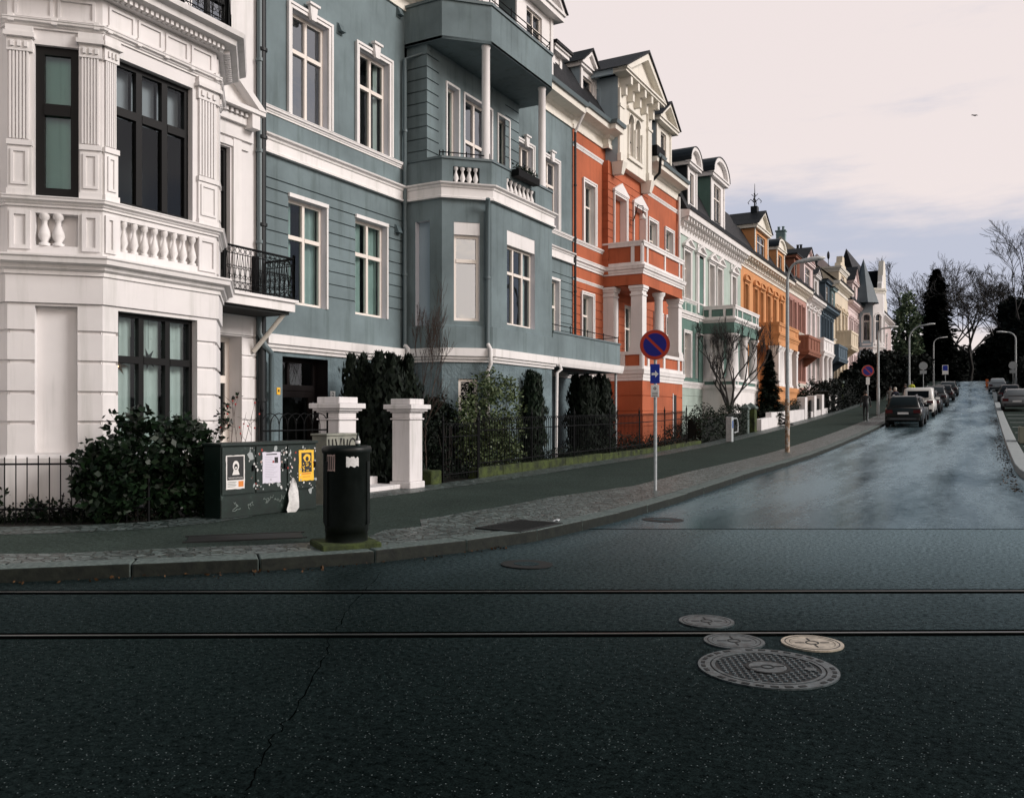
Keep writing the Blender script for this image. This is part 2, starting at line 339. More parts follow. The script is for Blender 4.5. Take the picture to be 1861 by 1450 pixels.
MOSS = speckle('mossy_stone', (.012, .016, .010), (.055, .075, .020), 3.2, .9, .9, .05)
GRAN = speckle('granite_kerb', (.05, .07, .066), (.14, .175, .165), 22, .7, .35, .01)
CONC = speckle('pale_concrete', (.26, .29, .29), (.36, .39, .39), 10, .75, .3, .01)
KERBSHADE = speckle('shaded_kerb_side', (.003, .005, .004), (.011, .014, .010), 9, .7, .5, .015)  # shade on the kerb's street side, put into the colour as near-black stone
SETT, _nt, _b = mat('granite_setts')
_v = coords(_nt); _vo = N(_nt, 'ShaderNodeTexVoronoi', feature='DISTANCE_TO_EDGE'); _vo.inputs['Scale'].default_value = 10.0; L(_nt, _v, _vo.inputs['Vector'])
_vc = N(_nt, 'ShaderNodeTexVoronoi'); _vc.inputs['Scale'].default_value = 10.0; L(_nt, _v, _vc.inputs['Vector']); _s = N(_nt, 'ShaderNodeSeparateColor'); L(_nt, _vc.outputs['Color'], _s.inputs[0])
_c = ramp(_nt, _s.outputs[0], [(0, (.018, .030, .028)), (1, (.125, .165, .16))]); _e = ramp(_nt, _vo.outputs['Distance'], [(.02, (.22, .25, .18)), (.11, (1, 1, 1))])
_x = N(_nt, 'ShaderNodeMix', data_type='RGBA', blend_type='MULTIPLY'); _x.inputs[0].default_value = 1; L(_nt, _c.outputs[0], _x.inputs[6]); L(_nt, _e.outputs[0], _x.inputs[7]); L(_nt, _x.outputs[2], _b.inputs['Base Color'])
_b.inputs['Roughness'].default_value = .42; bump(_nt, _e.outputs[0], 1.0, .035, _b)

def sheet(name, rows, m, cols=1, kind='structure', off=0.0):
    mb = MB(); n = cols+1; vs = []
    for a, b in rows:
        for j in range(n):
            t = j/cols; x = a[0]+(b[0]-a[0])*t; y = a[1]+(b[1]-a[1])*t; vs.append((x, y, gz(y)+off))
    mb.add(vs, [(i*n+j, i*n+j+1, (i+1)*n+j+1, (i+1)*n+j) for i in range(len(rows)-1) for j in range(cols)], m, True)
    o = mb.build(name); tag(o, kind=kind); return o
ys = [-60, 0, 14]+[14+2.5*i for i in range(1, 64)]+[200, 300, 1500]
sheet('ground', [((-900, y), (900, y)) for y in ys], SOIL, 1, off=-.03)
def cam2(r, f): return (-SN*f+CS*r, CS*f+SN*r)
DJ = 2340/206
o = MB(); a = [cam2(-70, -40), cam2(70, -40), cam2(70, DJ+.01), cam2(-70, DJ+.01)]
o.add([(x, y, .0) for x, y in a], [(0, 1, 2, 3)], ASPH); tag(o.build('cross_street'), kind='structure')
jl = gnd(1020, 962); j2 = cam2(15, DJ)
rows = [((jl.x, jl.y), j2), ((-5.3, 11.5), (5.5, 18)), ((-5.2, 14), (2.6, 19.4)), ((-5.2, 17), (1.5, 20.6)), ((-5.2, 20.5), (1.1, 22.5)), ((-5.2, 24), (1.0, 24.5))]
rows += [((-5.2, y), (1.0, y)) for y in [26+2*i for i in range(73)]]
sheet('street', rows, ASPS, 3, off=.005)
tag(MB().build('x')) if False else None
# far cross slope behind the crest
# kerb line of the near pavement, read on the ground
KP = [gnd(*p) for p in [(0, 1061), (106, 1056), (338, 1044), (480, 1039), (600, 1031), (725, 1019), (822, 1007), (900, 997), (965, 986), (1020, 975), (1065, 963), (1110, 952), (1149, 942), (1194, 928)]]
K = [Vector((-34, -9.9)), Vector((-12.2, 2.15)), Vector((-8.9, 3.85))]+[p.to_2d() for p in KP]
K += [Vector((-4.68, 16)), Vector((-4.8, 20))]+[Vector((-4.8, 24+3*i)) for i in range(48)]
INN = [(-36, -7), (-14.6, 4.1), (-11.6, 5.6), (-10.7, 6.3), (-10.3, 6.6), (-9.9, 7.0), (-9.6, 7.4), (-9.5, 7.9), (-9.6, 8.7), (-9.7, 9.6), (-9.75, 10.3), (-9.75, 10.9), (-9.75, 11.5), (-9.75, 12.0), (-9.75, 12.5), (-9.75, 13.0), (-9.75, 13.8), (-9.75, 16), (-9.75, 20)]+[(-9.75, 24+3*i) for i in range(48)]
INN = [Vector(p) for p in INN]
KH = .125
def norms(P):
    out = []
    for i in range(len(P)):
        d = (P[min(i+1, len(P)-1)]-P[max(i-1, 0)]).normalized(); out.append(Vector((-d.y, d.x)))   # left of travel = towards the houses
    return out
NK, NI = norms(K), norms(INN)
def off(P, NN, d): return [p+n*d for p, n in zip(P, NN)]
k1 = off(K, NK, .30)
wd = [.9]*len(K)
for i, p in enumerate(K):
    if 7.8 < p.y < 13.2 and p.x < -4: wd[i] = 1.9 if p.y > 9 else 1.35
    if p.y > 13.2: wd[i] = 1.35
k2 = [p+n*w for p, n, w in zip(K, NK, wd)]
i1 = off(INN, NI, -.75)
def ribbon(name, A, B, m, off_):
    mb = MB(); vs = []
    for a, b in zip(A, B): vs += [(a.x, a.y, gz(a.y)+off_), (b.x, b.y, gz(b.y)+off_)]
    mb.add(vs, [(2*i, 2*i+1, 2*i+3, 2*i+2) for i in range(len(A)-1)], m); return tag(mb.build(name), kind='structure')
ribbon('pavement', k2, i1, ASPW, KH-.004)
ribbon('pavement_setts', k1, k2, SETT, KH)
ribbon('pavement_setts', i1, INN, SETT, KH)
# kerb of separate granite stones, one strip
mb = MB(); acc = 0; stones = []; cur = [0]
def along(P, step):
    out = [P[0]]; i = 0; cur = P[0].copy()
    while i < len(P)-1:
        r = (P[i+1]-cur).length
        if r >= step: cur = cur+(P[i+1]-cur).normalized()*step; out.append(cur.copy())
        else:
            need = step-r; i += 1; cur = P[i].copy()
            while i < len(P)-1 and (P[i+1]-cur).length < need: need -= (P[i+1]-cur).length; i += 1; cur = P[i].copy()
            if i >= len(P)-1: break
            cur = cur+(P[i+1]-cur).normalized()*need; out.append(cur.copy())
    return out
st = along(K, 1.15); nst = norms(st)
for i in range(len(st)-1):
    a, b = st[i], st[i+1]; d = (b-a).normalized()*.008; dz = R.uniform(-.006, .006); sh = R.uniform(-.008, .008)
    na, nb = nst[i], nst[i+1]
    A, B = a+d, b-d; A2, B2 = A+na*(.30), B+nb*(.30)
    A, B = A+na*sh, B+nb*sh
    za, zb = gz(a.y), gz(b.y)
    mb.hexa([(A.x, A.y, za-.1), (B.x, B.y, zb-.1), (B2.x, B2.y, zb-.1), (A2.x, A2.y, za-.1), (A.x, A.y, za+KH+.004+dz), (B.x, B.y, zb+KH+.004+dz), (B2.x, B2.y, zb+KH+.004), (A2.x, A2.y, za+KH+.004)][::1], GRAN)
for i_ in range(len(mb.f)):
    if i_ % 6 == 2: mb.m[i_] = mb.mi(KERBSHADE)  # street face of each stone gets the painted shade
# winding: kerb runs with houses on the left
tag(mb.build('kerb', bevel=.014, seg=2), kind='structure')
# right side: concrete kerb strip, dirt channel, parking surface
mb = MB(); RK = [(6.2, 16.2), (2.6, 17.6), (1.3, 19.2), (.85, 21), (.66, 24)]+[(.66, 24+3*i) for i in range(1, 48)]
RKv = along([Vector(p) for p in RK], 2.0); nr = norms(RKv)
for i in range(len(RKv)-1):
    a, b = RKv[i], RKv[i+1]; d = (b-a).normalized()*.006; A, B = a+d, b-d; A2, B2 = A-nr[i]*.36, B-nr[i+1]*.36; za, zb = gz(a.y), gz(b.y)
    mb.hexa([(A2.x, A2.y, za-.1), (B2.x, B2.y, zb-.1), (B.x, B.y, zb-.1), (A.x, A.y, za-.1), (A2.x, A2.y, za+.17), (B2.x, B2.y, zb+.17), (B.x, B.y, zb+.17), (A.x, A.y, za+.17)], CONC)
tag(mb.build('kerb', bevel=.012), kind='structure')
A = [p-n*.34 for p, n in zip(RKv, nr)]; B = [Vector((14, p.y)) for p in RKv]
ribbon('parking_ground', A, B, ASPW, .10)
mb = MB()
for i, y in enumerate([30, 34.5, 39, 43.5, 48, 52.5, 57, 61.5]):
    mb.add([(1.15, y, gz(y)+.106), (6, y+.0, gz(y)+.106), (6, y+.14, gz(y+.14)+.106), (1.15, y+.14, gz(y+.14)+.106)], [(0, 1, 2, 3)], plain('worn_white_paint', (.55, .58, .58), .7))
tag(mb.build('parking_markings'), kind='structure')
LEAFD = leafmat('dead_leaf', (.03, .018, .01), (.10, .05, .02), .7)
mb = MB()
for i in range(900):
    y = R.uniform(19, 60); mb.leaf(Vector((.62-abs(R.gauss(0, .16)), y, gz(y)+.012)), .05, LEAFD)
for i in range(500):
    t = R.uniform(6, 22); p = st[min(len(st)-1, int(t*1.4))]; n = nst[min(len(st)-1, int(t*1.4))]
    q = p-n*abs(R.gauss(0, .10))+Vector((R.uniform(-.6, .6), R.uniform(-.6, .6)))*0; q = q+Vector((n.y, -n.x))*R.uniform(-.6, .6)
    mb.leaf(Vector((q.x, q.y, gz(q.y)+.012)), .04, LEAFD)
tag(mb.build('leaves'), 'scattered wet brown leaves lying in the gutters', 'leaves', kind='stuff')
# garden soil behind the fences
sheet('garden_soil', [((-16, y), (-9.8, y)) for y in [8.6, 12, 14, 17, 20, 24, 28, 32, 36, 40, 45, 50, 55, 60, 66, 72, 80, 90, 100, 110, 120, 130, 140]], SOIL, 1, off=.105)
mb = MB(); mb.add([(x, y, .10) for x, y in [(-36, -7.3), (-14.6, 3.9), (-11.6, 5.45), (-9.62, 7.3), (-9.8, 8.6), (-16, 8.6), (-40, 8.6)]], [(0, 1, 2, 3, 4, 5, 6)], SOIL); tag(mb.build('garden_soil'), kind='structure')

# ---------------------------------------------------------------- tram rails
STEEL = plain('worn_rail_steel', (.13, .145, .145), .34, .9); GROOVE = plain('rail_groove_dirt', (.0015, .002, .002), 1, 0, 0)
for (ya, yb, lab) in ((1077, 1075, 'steel tram rail set in the asphalt, the one nearer the pavement kerb'), (1158, 1150, 'steel tram rail set in the asphalt, the one passing the manhole covers')):
    a = gnd(0, ya).to_2d(); b = gnd(1861, yb).to_2d(); d = (b-a).normalized(); n = Vector((-d.y, d.x)); a = a-d*30; b = b+d*30
    t = thing('tram_rail', lab, 'rail', (a.x, a.y, 0), group='tram rails across the street')
    for nm, w0, w1, z, m in (('rail_head', -.030, -.004, .011, STEEL), ('rail_groove', -.002, .04, .006, GROOVE), ('guard_lip', .04, .050, .010, GROOVE), ('joint_filler', -.075, -.030, .007, GROOVE)):
        q = MB(); c = [a+n*w0, b+n*w0, b+n*w1, a+n*w1]
        q.hexa([(p.x, p.y, -.05) for p in c]+[(p.x, p.y, z) for p in c], m); q.build(nm, t)
# ---------------------------------------------------------------- manhole covers
IRONW, _nt, _b = mat('worn_cast_iron'); _b.inputs['Metallic'].default_value = .55
_n = noise(_nt, coords(_nt), 18, 6, .65); L(_nt, ramp(_nt, _n, [(.35, (.03, .04, .043)), (.68, (.14, .175, .185))]).outputs[0], _b.inputs['Base Color']); _b.inputs['Roughness'].default_value = .42; bump(_nt, _n, .3, .004, _b)
IRONWARM, _nt, _b = mat('bright_worn_iron'); _b.inputs['Metallic'].default_value = .5
_n = noise(_nt, coords(_nt), 18, 6, .65); L(_nt, ramp(_nt, _n, [(.3, (.26, .23, .18)), (.65, (.62, .55, .44))]).outputs[0], _b.inputs['Base Color']); _b.inputs['Roughness'].default_value = .4; bump(_nt, _n, .3, .004, _b)
IROND = plain('dirty_iron', (.009, .011, .011), .6, 0, .3)
def ring(mb, c, r0, r1, z0, z1, m, n=48):
    vs = []
    for r, z in ((r0, z0), (r0, z1), (r1, z1), (r1, z0)):
        for j in range(n):
            q = 2*pi*j/n; vs.append((c[0]+r*cos(q), c[1]+r*sin(q), c[2]+z))
    mb.add(vs, [(i*n+j, i*n+(j+1) % n, ((i+1) % 4)*n+(j+1) % n, ((i+1) % 4)*n+j) for i in range(3) for j in range(n)], m)
def rbox(mb, c, r, q, w, l, z0, z1, m):
    u = Vector((cos(q), sin(q), 0)); v = Vector((-sin(q), cos(q), 0)); p = Vector(c)+u*r
    P = [p-u*l-v*w, p+u*l-v*w, p+u*l+v*w, p-u*l+v*w]
    mb.hexa([(a.x, a.y, a.z+z0) for a in P]+[(a.x, a.y, a.z+z1) for a in P], m)
c = gnd(1395, 1218); t = thing('manhole_cover', 'large round iron manhole cover with studded lid in the dark asphalt', 'manhole cover', c)
q = MB(); ring(q, c, .335, .405, -.02, .010, IRONW)
for i in range(30):
    if i % 8 == 3: continue
    rbox(q, c, .375, 2*pi*i/30, .022, .012, .009, .0125, IROND)
q.build('frame', t)
q = MB(); q.disc((c.x, c.y, .002), (1, 0, 0), (0, 1, 0), .333, .004, IROND, 40); ring(q, c, .305, .325, .002, .011, IRONW)
for i in range(-7, 8):
    for j in range(-7, 8):
        x, y = i*.042+(j % 2)*.021, j*.042; rr = math.hypot(x, y)
        if .135 < rr < .295:
            q.hexa([(c.x+x+dx, c.y+y+dy, .004) for dx, dy in ((-.012, -.012), (.012, -.012), (.012, .012), (-.012, .012))]+[(c.x+x+dx, c.y+y+dy, .0125) for dx, dy in ((-.008, -.008), (.008, -.008), (.008, .008), (-.008, .008))], IRONW)
q.box(c.x+.2, c.x+.26, c.y+.05, c.y+.10, .004, .013, IRONW)
l = q.build('lid', t)
q = MB(); ring(q, c, .112, .128, .003, .012, IROND); q.disc((c.x, c.y, .004), (1, 0, 0), (0, 1, 0), .11, .0085, IRONW, 32); ring(q, c, .03, .04, .011, .0155, IROND, 20); rbox(q, c, .07, .6, .006, .03, .012, .015, IROND); rbox(q, c, .07, 3.7, .006, .03, .012, .015, IROND); q.build('centre_cap', l)
for px, py, m, lab in ((1334, 1168, IRONW, 'small round grey iron cover directly left above the large manhole cover'), (1476, 1171, IRONWARM, 'small round iron cover worn bright and warm toned'), (1284, 1133, IRONW, 'small round grey iron cover between the two tram rails')):
    c = gnd(px, py); t = thing('valve_cover', lab, 'manhole cover', c, group='small round iron covers')
    q = MB(); ring(q, c, .145, .197, -.02, .011, m); ring(q, c, .168, .174, .008, .0125, IROND); q.build('frame', t)
    q = MB(); q.disc((c.x, c.y, .001), (1, 0, 0), (0, 1, 0), .140, .009, m, 32); ring(q, c, .14, .147, .001, .008, IROND); ring(q, c, .035, .044, .008, .0125, IROND, 20)
    for k in range(4): rbox(q, c, .082, k*pi/2+.5, .006, .03, .008, .012, IROND)
    q.build('lid', t)
PATCHM = asphalt('old_patch_asphalt', (.006, .009, .009), .3, .5, .03, .5)
for i, (px, py, rx, ry, lab) in enumerate([(957, 1028, .27, .24, 'flat dark iron lid in the asphalt below the drain grate'), (1205, 946, .30, .26, 'flat dark iron lid in the street beside the kerb corner')]):
    c = gnd(px, py); t = thing('inspection_cover', lab, 'cover', c); q = MB()
    q.lathe((c.x, c.y, 0), [(1, .003), (1, .012), (.93, .013)], PATCHM if i == 2 else IROND, 24, False, rx, ry); q.build('lid_plate', t)
    q = MB(); q.lathe((c.x, c.y, 0), [(.5, .012), (.5, .0145), (.4, .015)], IROND if i == 2 else PATCHM, 20, False, rx, ry); q.build('lid_centre', t)
# drain grate on the pavement edge and sunken cover on the corner
c = gnd(945, 957, KH); c2 = Vector(K[11]).lerp(K[12], .5)
def dirat(p):
    b = min(range(1, len(K)-1), key=lambda i: (K[i]-Vector(p).to_2d()).length); return (K[b+1]-K[b-1]).normalized()
d = dirat(c); n = Vector((-d.y, d.x)); z = KH+.004
def ob(mb, c, d, s0, s1, o0, o1, z0, z1, m):
    d = Vector(d).to_2d(); n = Vector((-d.y, d.x)); c = Vector(c).to_2d()
    P = [c+d*s0+n*o0, c+d*s1+n*o0, c+d*s1+n*o1, c+d*s0+n*o1]
    mb.hexa([(p.x, p.y, z0) for p in P]+[(p.x, p.y, z1) for p in P], m)
t = thing('drain_grate', 'dark iron drain grate let into the setts at the kerb', 'drain', (c.x, c.y, z))
q = MB(); 
for a in ((-.5, .5, -.33, -.28), (-.5, .5, .28, .33), (-.5, -.45, -.28, .28), (.45, .5, -.28, .28)): ob(q, c, d, *a, z-.05, z+.014, IROND)
q.build('frame', t); q = MB(); ob(q, c, d, -.45, .45, -.28, .28, z-.004, z, GROOVE)
for k in range(14): s = -.43+k*.066; ob(q, c, d, s, s+.034, -.28, .28, z, z+.012, IROND)
q.build('bars', t)
c = gnd(447, 976, KH); d = dirat(c); t = thing('utility_hatch', 'long dark sunken cover strip in the pavement near the litter bin', 'cover', (c.x, c.y, KH))
q = MB(); ob(q, c, d, -.62, .62, -.22, .22, KH-.02, KH+.006, IROND); q.build('lid_plate', t)
q = MB(); ob(q, c, d, -.66, .66, .22, .25, KH-.02, KH+.012, IROND); ob(q, c, d, -.66, .66, -.25, -.22, KH-.02, KH+.010, IROND); q.build('edge_strip', t)
mb = MB(); rnd = random.Random(4); cp = [gnd(*q) for q in ((692, 1040), (668, 1068), (642, 1096), (622, 1128), (600, 1162), (590, 1196), (566, 1240), (540, 1282), (512, 1322), (486, 1366), (462, 1410), (446, 1449))]; pts = []
for a, b in zip(cp, cp[1:]):
    for k in range(5): p = a.lerp(b, k/5); pts.append(Vector((p.x+rnd.gauss(0, .012), p.y+rnd.gauss(0, .012), .0025)))
vs = []
for p in pts: w = rnd.uniform(.0012, .004); vs += [p+Vector((-CS*w, -SN*w, 0)), p+Vector((CS*w, SN*w, 0))]
mb.add(vs, [(2*i, 2*i+1, 2*i+3, 2*i+2) for i in range(len(pts)-1)], GROOVE); tag(mb.build('asphalt_crack'), kind='structure')
# litter in the gutter
PAPER = plain('wet_white_paper', (.62, .64, .66), .7); REDP = plain('red_plastic', (.45, .03, .03), .5)
for px, py, s, m, lab, nm in ((500, 1035, .05, PAPER, 'crumpled white paper scrap in the gutter below the kerb', 'paper_scrap'), (426, 1036, .022, REDP, 'tiny red wrapper scrap in the gutter', 'wrapper'), (1010, 948, .05, PAPER, 'flat white paper scrap on the setts beside the drain grate', 'paper_scrap')):
    c = gnd(px, py, KH if py < 960 else 0); q = MB(); vs = [(c.x, c.y, c.z+.03)]
    for k in range(9): a = k*2*pi/9; r = s*R.uniform(.6, 1.5); vs.append((c.x+r*cos(a), c.y+r*sin(a), c.z+.006+R.uniform(0, .03)))
    q.add(vs, [(0, i, i % 9+1) for i in range(1, 10)], m); tag(q.build(nm), lab, 'litter')
# ================================================================ house building kit
def wall(mb, f, s0, s1, z0, z1, ops, m, depth=.2, rm=None, grooves=(), gw=.03, gd=.025):
    ops = [(*o, depth) if len(o) == 4 else o for o in ops]
    grooves = [g for g in grooves if z0+gw < g < z1-gw]
    ss = sorted({s0, s1, *[min(max(o[k], s0), s1) for o in ops for k in (0, 1)]})
    zs = sorted({z0, z1, *[min(max(o[k], z0), z1) for o in ops for k in (2, 3)], *[g+k*gw/2 for g in grooves for k in (-1, 1)]})
    P = f.P
    for zi in range(len(zs)-1):
        za, zb = zs[zi], zs[zi+1]; zc = (za+zb)/2
        if zb-za < 1e-5: continue
        gr = any(abs(zc-g) < gw*.51 for g in grooves); o = -gd if gr else 0
        for si in range(len(ss)-1):
            sa, sb = ss[si], ss[si+1]; c = (sa+sb)/2
            if any(q[0] < c < q[1] and q[2] < zc < q[3] for q in ops): continue
            mb.quad(P(sa, o, za), P(sb, o, za), P(sb, o, zb), P(sa, o, zb), m)
            if gr:
                if not any(abs(za-g-gw/2) < 1e-4 for g in grooves): mb.quad(P(sa, 0, za), P(sb, 0, za), P(sb, o, za), P(sa, o, za), m)
                if not any(abs(zb-g+gw/2) < 1e-4 for g in grooves): mb.quad(P(sa, o, zb), P(sb, o, zb), P(sb, 0, zb), P(sa, 0, zb), m)
    for a, b, c, d, e in ops:
        q = rm or m
        mb.quad(P(a, 0, c), P(a, -e, c), P(a, -e, d), P(a, 0, d), q); mb.quad(P(b, -e, c), P(b, 0, c), P(b, 0, d), P(b, -e, d), q)
        mb.quad(P(a, -e, d), P(b, -e, d), P(b, 0, d), P(a, 0, d), q); mb.quad(P(a, 0, c), P(b, 0, c), P(b, -e, c), P(a, -e, c), q)
def window(root, f, op, depth=.14, cols=2, tr=.36, fm=None, fw=.07, mw=None, glass=None, curtain=None, sur=None, sm=None, sw=.13, name='window', bottom=None, room=True, extra=None, cw=(0, .3)):
    fm = fm or FRAMEW; glass = glass or GLASS; sm = sm or TRIM; mw = mw or fw
    s0, s1, z0, z1 = op; o1, o0 = -depth, -depth-.07; mb = MB(); B = bottom or fw
    mb.fbox(f, s0, s0+fw, o0, o1, z0, z1, fm); mb.fbox(f, s1-fw, s1, o0, o1, z0, z1, fm)
    mb.fbox(f, s0+fw, s1-fw, o0, o1, z0, z0+B, fm); mb.fbox(f, s0+fw, s1-fw, o0, o1, z1-fw, z1, fm)
    zt = z1-(z1-z0)*tr if tr else None
    for k in range(1, cols):
        x = s0+(s1-s0)*k/cols; mb.fbox(f, x-mw/2, x+mw/2, o0, o1+.012, z0+B, z1-fw, fm)
    if zt:
        for k in range(cols):
            xa = s0+(s1-s0)*k/cols+(mw/2 if k else fw); xb = s0+(s1-s0)*(k+1)/cols-(mw/2 if k < cols-1 else fw)
            mb.fbox(f, xa, xb, o0, o1+.02, zt-mw*.6, zt+mw*.6, fm)
    if room:
        D = -depth-.75; P = f.P; e = .0
        mb.quad(P(s0, D, z0), P(s1, D, z0), P(s1, D, z1), P(s0, D, z1), ROOM)
        mb.quad(P(s0, o0, z0), P(s0, D, z0), P(s0, D, z1), P(s0, o0, z1), ROOM); mb.quad(P(s1, D, z0), P(s1, o0, z0), P(s1, o0, z1), P(s1, D, z1), ROOM)
        mb.quad(P(s0, D, z1), P(s1, D, z1), P(s1, o0, z1), P(s0, o0, z1), ROOM); mb.quad(P(s0, o0, z0), P(s1, o0, z0), P(s1, D, z0), P(s0, D, z0), ROOM)
    w = mb.build(name, root)
    q = MB(); o = -depth-.035; P = f.P; q.quad(P(s0+.01, o, z0+.01), P(s1-.01, o, z0+.01), P(s1-.01, o, z1-.01), P(s0+.01, o, z1-.01), glass); q.build('pane', w)
    if curtain:
        c = MB(); zb = z0+.03
        parts = cw if isinstance(cw[0], tuple) else [cw, (1-cw[1], 1-cw[0])]
        for a, b in parts:
            n = max(3, int((b-a)*(s1-s0)/.035)); vs = []
            for i in range(n+1):
                t = a+(b-a)*i/n; oo = -depth-.16-.028*sin(i*1.35+a*9)*(1 if curtain is not BLIND else .05)
                x = s0+.02+(s1-s0-.04)*t; vs += [P(x, oo, zb), P(x, oo, z1-.02)]
            c.add(vs, [(2*i, 2*i+2, 2*i+3, 2*i+1) for i in range(n)], curtain, True)
        c.build('curtain', w)
    if sur:
        q = MB(); surround(q, f, op, sur, sm, sw); q.build('surround', w)
    return w
def surround(q, f, op, kind, sm, sw):
    s0, s1, z0, z1 = op; p = .05
    if kind == 'none': return
    q.fbox(f, s0-sw, s0-.012, 0, p, z0, z1+sw, sm); q.fbox(f, s1+.012, s1+sw, 0, p, z0, z1+sw, sm); q.fbox(f, s0-.012, s1+.012, 0, p, z1+.012, z1+sw, sm)
    q.fbox(f, s0-sw-.015, s0-sw+.04, p, p+.025, z0, z1+sw+.015, sm); q.fbox(f, s1+sw-.04, s1+sw+.015, p, p+.025, z0, z1+sw+.015, sm); q.fbox(f, s0-sw+.04, s1+sw-.04, p, p+.025, z1+sw-.04, z1+sw+.015, sm)
    c = (s0+s1)/2
    if kind == 'key':
        q.fpoly(f, [(c-.07, z1-.06), (c+.07, z1-.06), (c+.12, z1+sw+.12), (c-.12, z1+sw+.12)], p+.01, .13, sm); q.fbox(f, c-.16, c+.16, p, .17, z1+sw+.12, z1+sw+.17, sm)
    if kind in ('ped', 'seg', 'hood'):
        zt = z1+sw+.02; h = (s1-s0)*.38; w = sw+.14
        q.fbox(f, s0-w, s1+w, 0, .18, zt, zt+.09, sm); q.fbox(f, s0-w+.08, s1+w-.08, 0, .1, zt-.06, zt, sm)
        if kind == 'ped':
            q.fpoly(f, [(s0-w, zt+.09), (s1+w, zt+.09), (c, zt+.09+h)], 0, .07, sm)
            q.fpoly(f, [(s0-w-.02, zt+.10), (s0-w+.1, zt+.10), (c, zt+h-.0), (c, zt+.12+h)], .07, .2, sm); q.fpoly(f, [(s1+w-.1, zt+.10), (s1+w+.02, zt+.10), (c, zt+.12+h), (c, zt+h)], .07, .2, sm)
        if kind == 'seg':
            n = 10; A = [(c+(s1-s0+2*w)*.5*cos(pi*i/n), zt+.09+h*1.1*sin(pi*i/n)) for i in range(n+1)]
            q.fpoly(f, A, 0, .08, sm)
            for i in range(n):
                a, b = A[i], A[i+1]; k = .78
                q.fpoly(f, [a, b, (c+(b[0]-c)*k, zt+.09+(b[1]-zt-.09)*k), (c+(a[0]-c)*k, zt+.09+(a[1]-zt-.09)*k)], .08, .17, sm)
def baluster(mb, x, y, z0, z1, r, m, n=10):
    h = z1-z0
    mb.lathe((x, y, z0), [(r*.9, 0), (r*.9, h*.08), (r*.5, h*.12), (r, h*.30), (r*.85, h*.42), (r*.38, h*.68), (r*.45, h*.8), (r*.8, h*.86), (r*.8, h)], m, n)
def bals(root, f, s0, s1, z0, z1, o, n, r, m, name='balustrade'):
    mb = MB()
    for i in range(n):
        x, y, z = f.P(s0+(s1-s0)*(i+.5)/n, o, 0); baluster(mb, x, y, z0, z1, r, m)
    return mb.build(name, root)
def cornice_prof(z0, z1, p):   # stepped moulding, bottom to top
    h = z1-z0
    return [(0, z0), (p*.25, z0), (p*.25, z0+h*.2), (p*.45, z0+h*.32), (p*.5, z0+h*.5), (p*.85, z0+h*.6), (p*.9, z0+h*.82), (p, z0+h*.9), (p, z1), (0, z1+.01)]
def belt(root, path, z0, z1, p, m, name='cornice'):
    mb = MB(); mb.sweep(path, cornice_prof(z0, z1, p), m); return mb.build(name, root)
def groovez(a, b, step):
    n = max(1, round((b-a)/step)); return [a+(b-a)*i/n for i in range(1, n)]
def scroll_rail(root, segs, z0, z1, m, name='iron_railing', step=.125):
    mb = MB(); h = z1-z0
    for a, b in segs:
        a, b = Vector(a), Vector(b); L_ = (b-a).length; d = (b-a)/L_; n = max(2, round(L_/step)); w = L_/n
        p = lambda t, z: (a.x+d.x*t, a.y+d.y*t, z)
        for z, r in ((z1, .022), (z0+.03, .014), (z1-h*.17, .009), (z0+h*.2, .009)): mb.tube([p(0, z), p(L_, z)], r, m, 5)
        for i in range(n+1): mb.tube([p(i*w, z0), p(i*w, z1)], .008, m, 4)
        for i in range(n):
            c = (i+.5)*w
            for zc in (z1-h*.085, z0+h*.115):
                mb.tube([p(c+w*.36*cos(q*pi/4), zc+w*.42*sin(q*pi/4)) for q in range(9)], .007, m, 4, cap=False)
            zm0, zm1 = z0+h*.2, z1-h*.17
            mb.tube([p(i*w, zm0), p(c, zm1)], .007, m, 4); mb.tube([p((i+1)*w, zm0), p(c, zm1)], .007, m, 4)
            for sg in (-1, 1):
                mb.tube([p(c+sg*w*.25+sg*w*.2*cos(q*.8), zm0+h*.33+w*.26*sin(q*.8)) for q in range(8)], .006, m, 4, cap=False)
                mb.tube([p(c+sg*w*.26+sg*w*.18*cos(q*.8), zm0+h*.12+w*.24*sin(q*.8)) for q in range(8)], .006, m, 4, cap=False)
        for e in (0, L_): mb.tube([p(e, z0-.04), p(e, z1+.07)], .028, m, 6)
    return mb.build(name, root)
def body(root, x0, x1, y0, y1, z0, z1, m, name='side_wall'):
    mb = MB(); P = [(x0, y0), (x1, y0), (x1, y1), (x0, y1)]
    for i in (0, 2, 3):
        a, b = P[i], P[(i+1) % 4]; mb.quad((*a, z0), (*b, z0), (*b, z1), (*a, z1), m)
    return mb.build(name, root)
def mansard(root, y0, y1, xf, xb, z0, zk, zt, m, name='roof', run=1.1):
    mb = MB(); pr = [(xf, z0), (xf-run, zk), (xf-run-3.2, zt), (xb, z0+1.5), (xb, z0)]
    n = len(pr); vs = [(x, y, z) for y in (y0, y1) for x, z in pr]
    mb.add(vs, [tuple(range(n)), tuple(range(2*n-1, n-1, -1))]+[((i+1) % n, i, n+i, n+(i+1) % n) for i in range(n)], m)
    return mb.build(name, root)
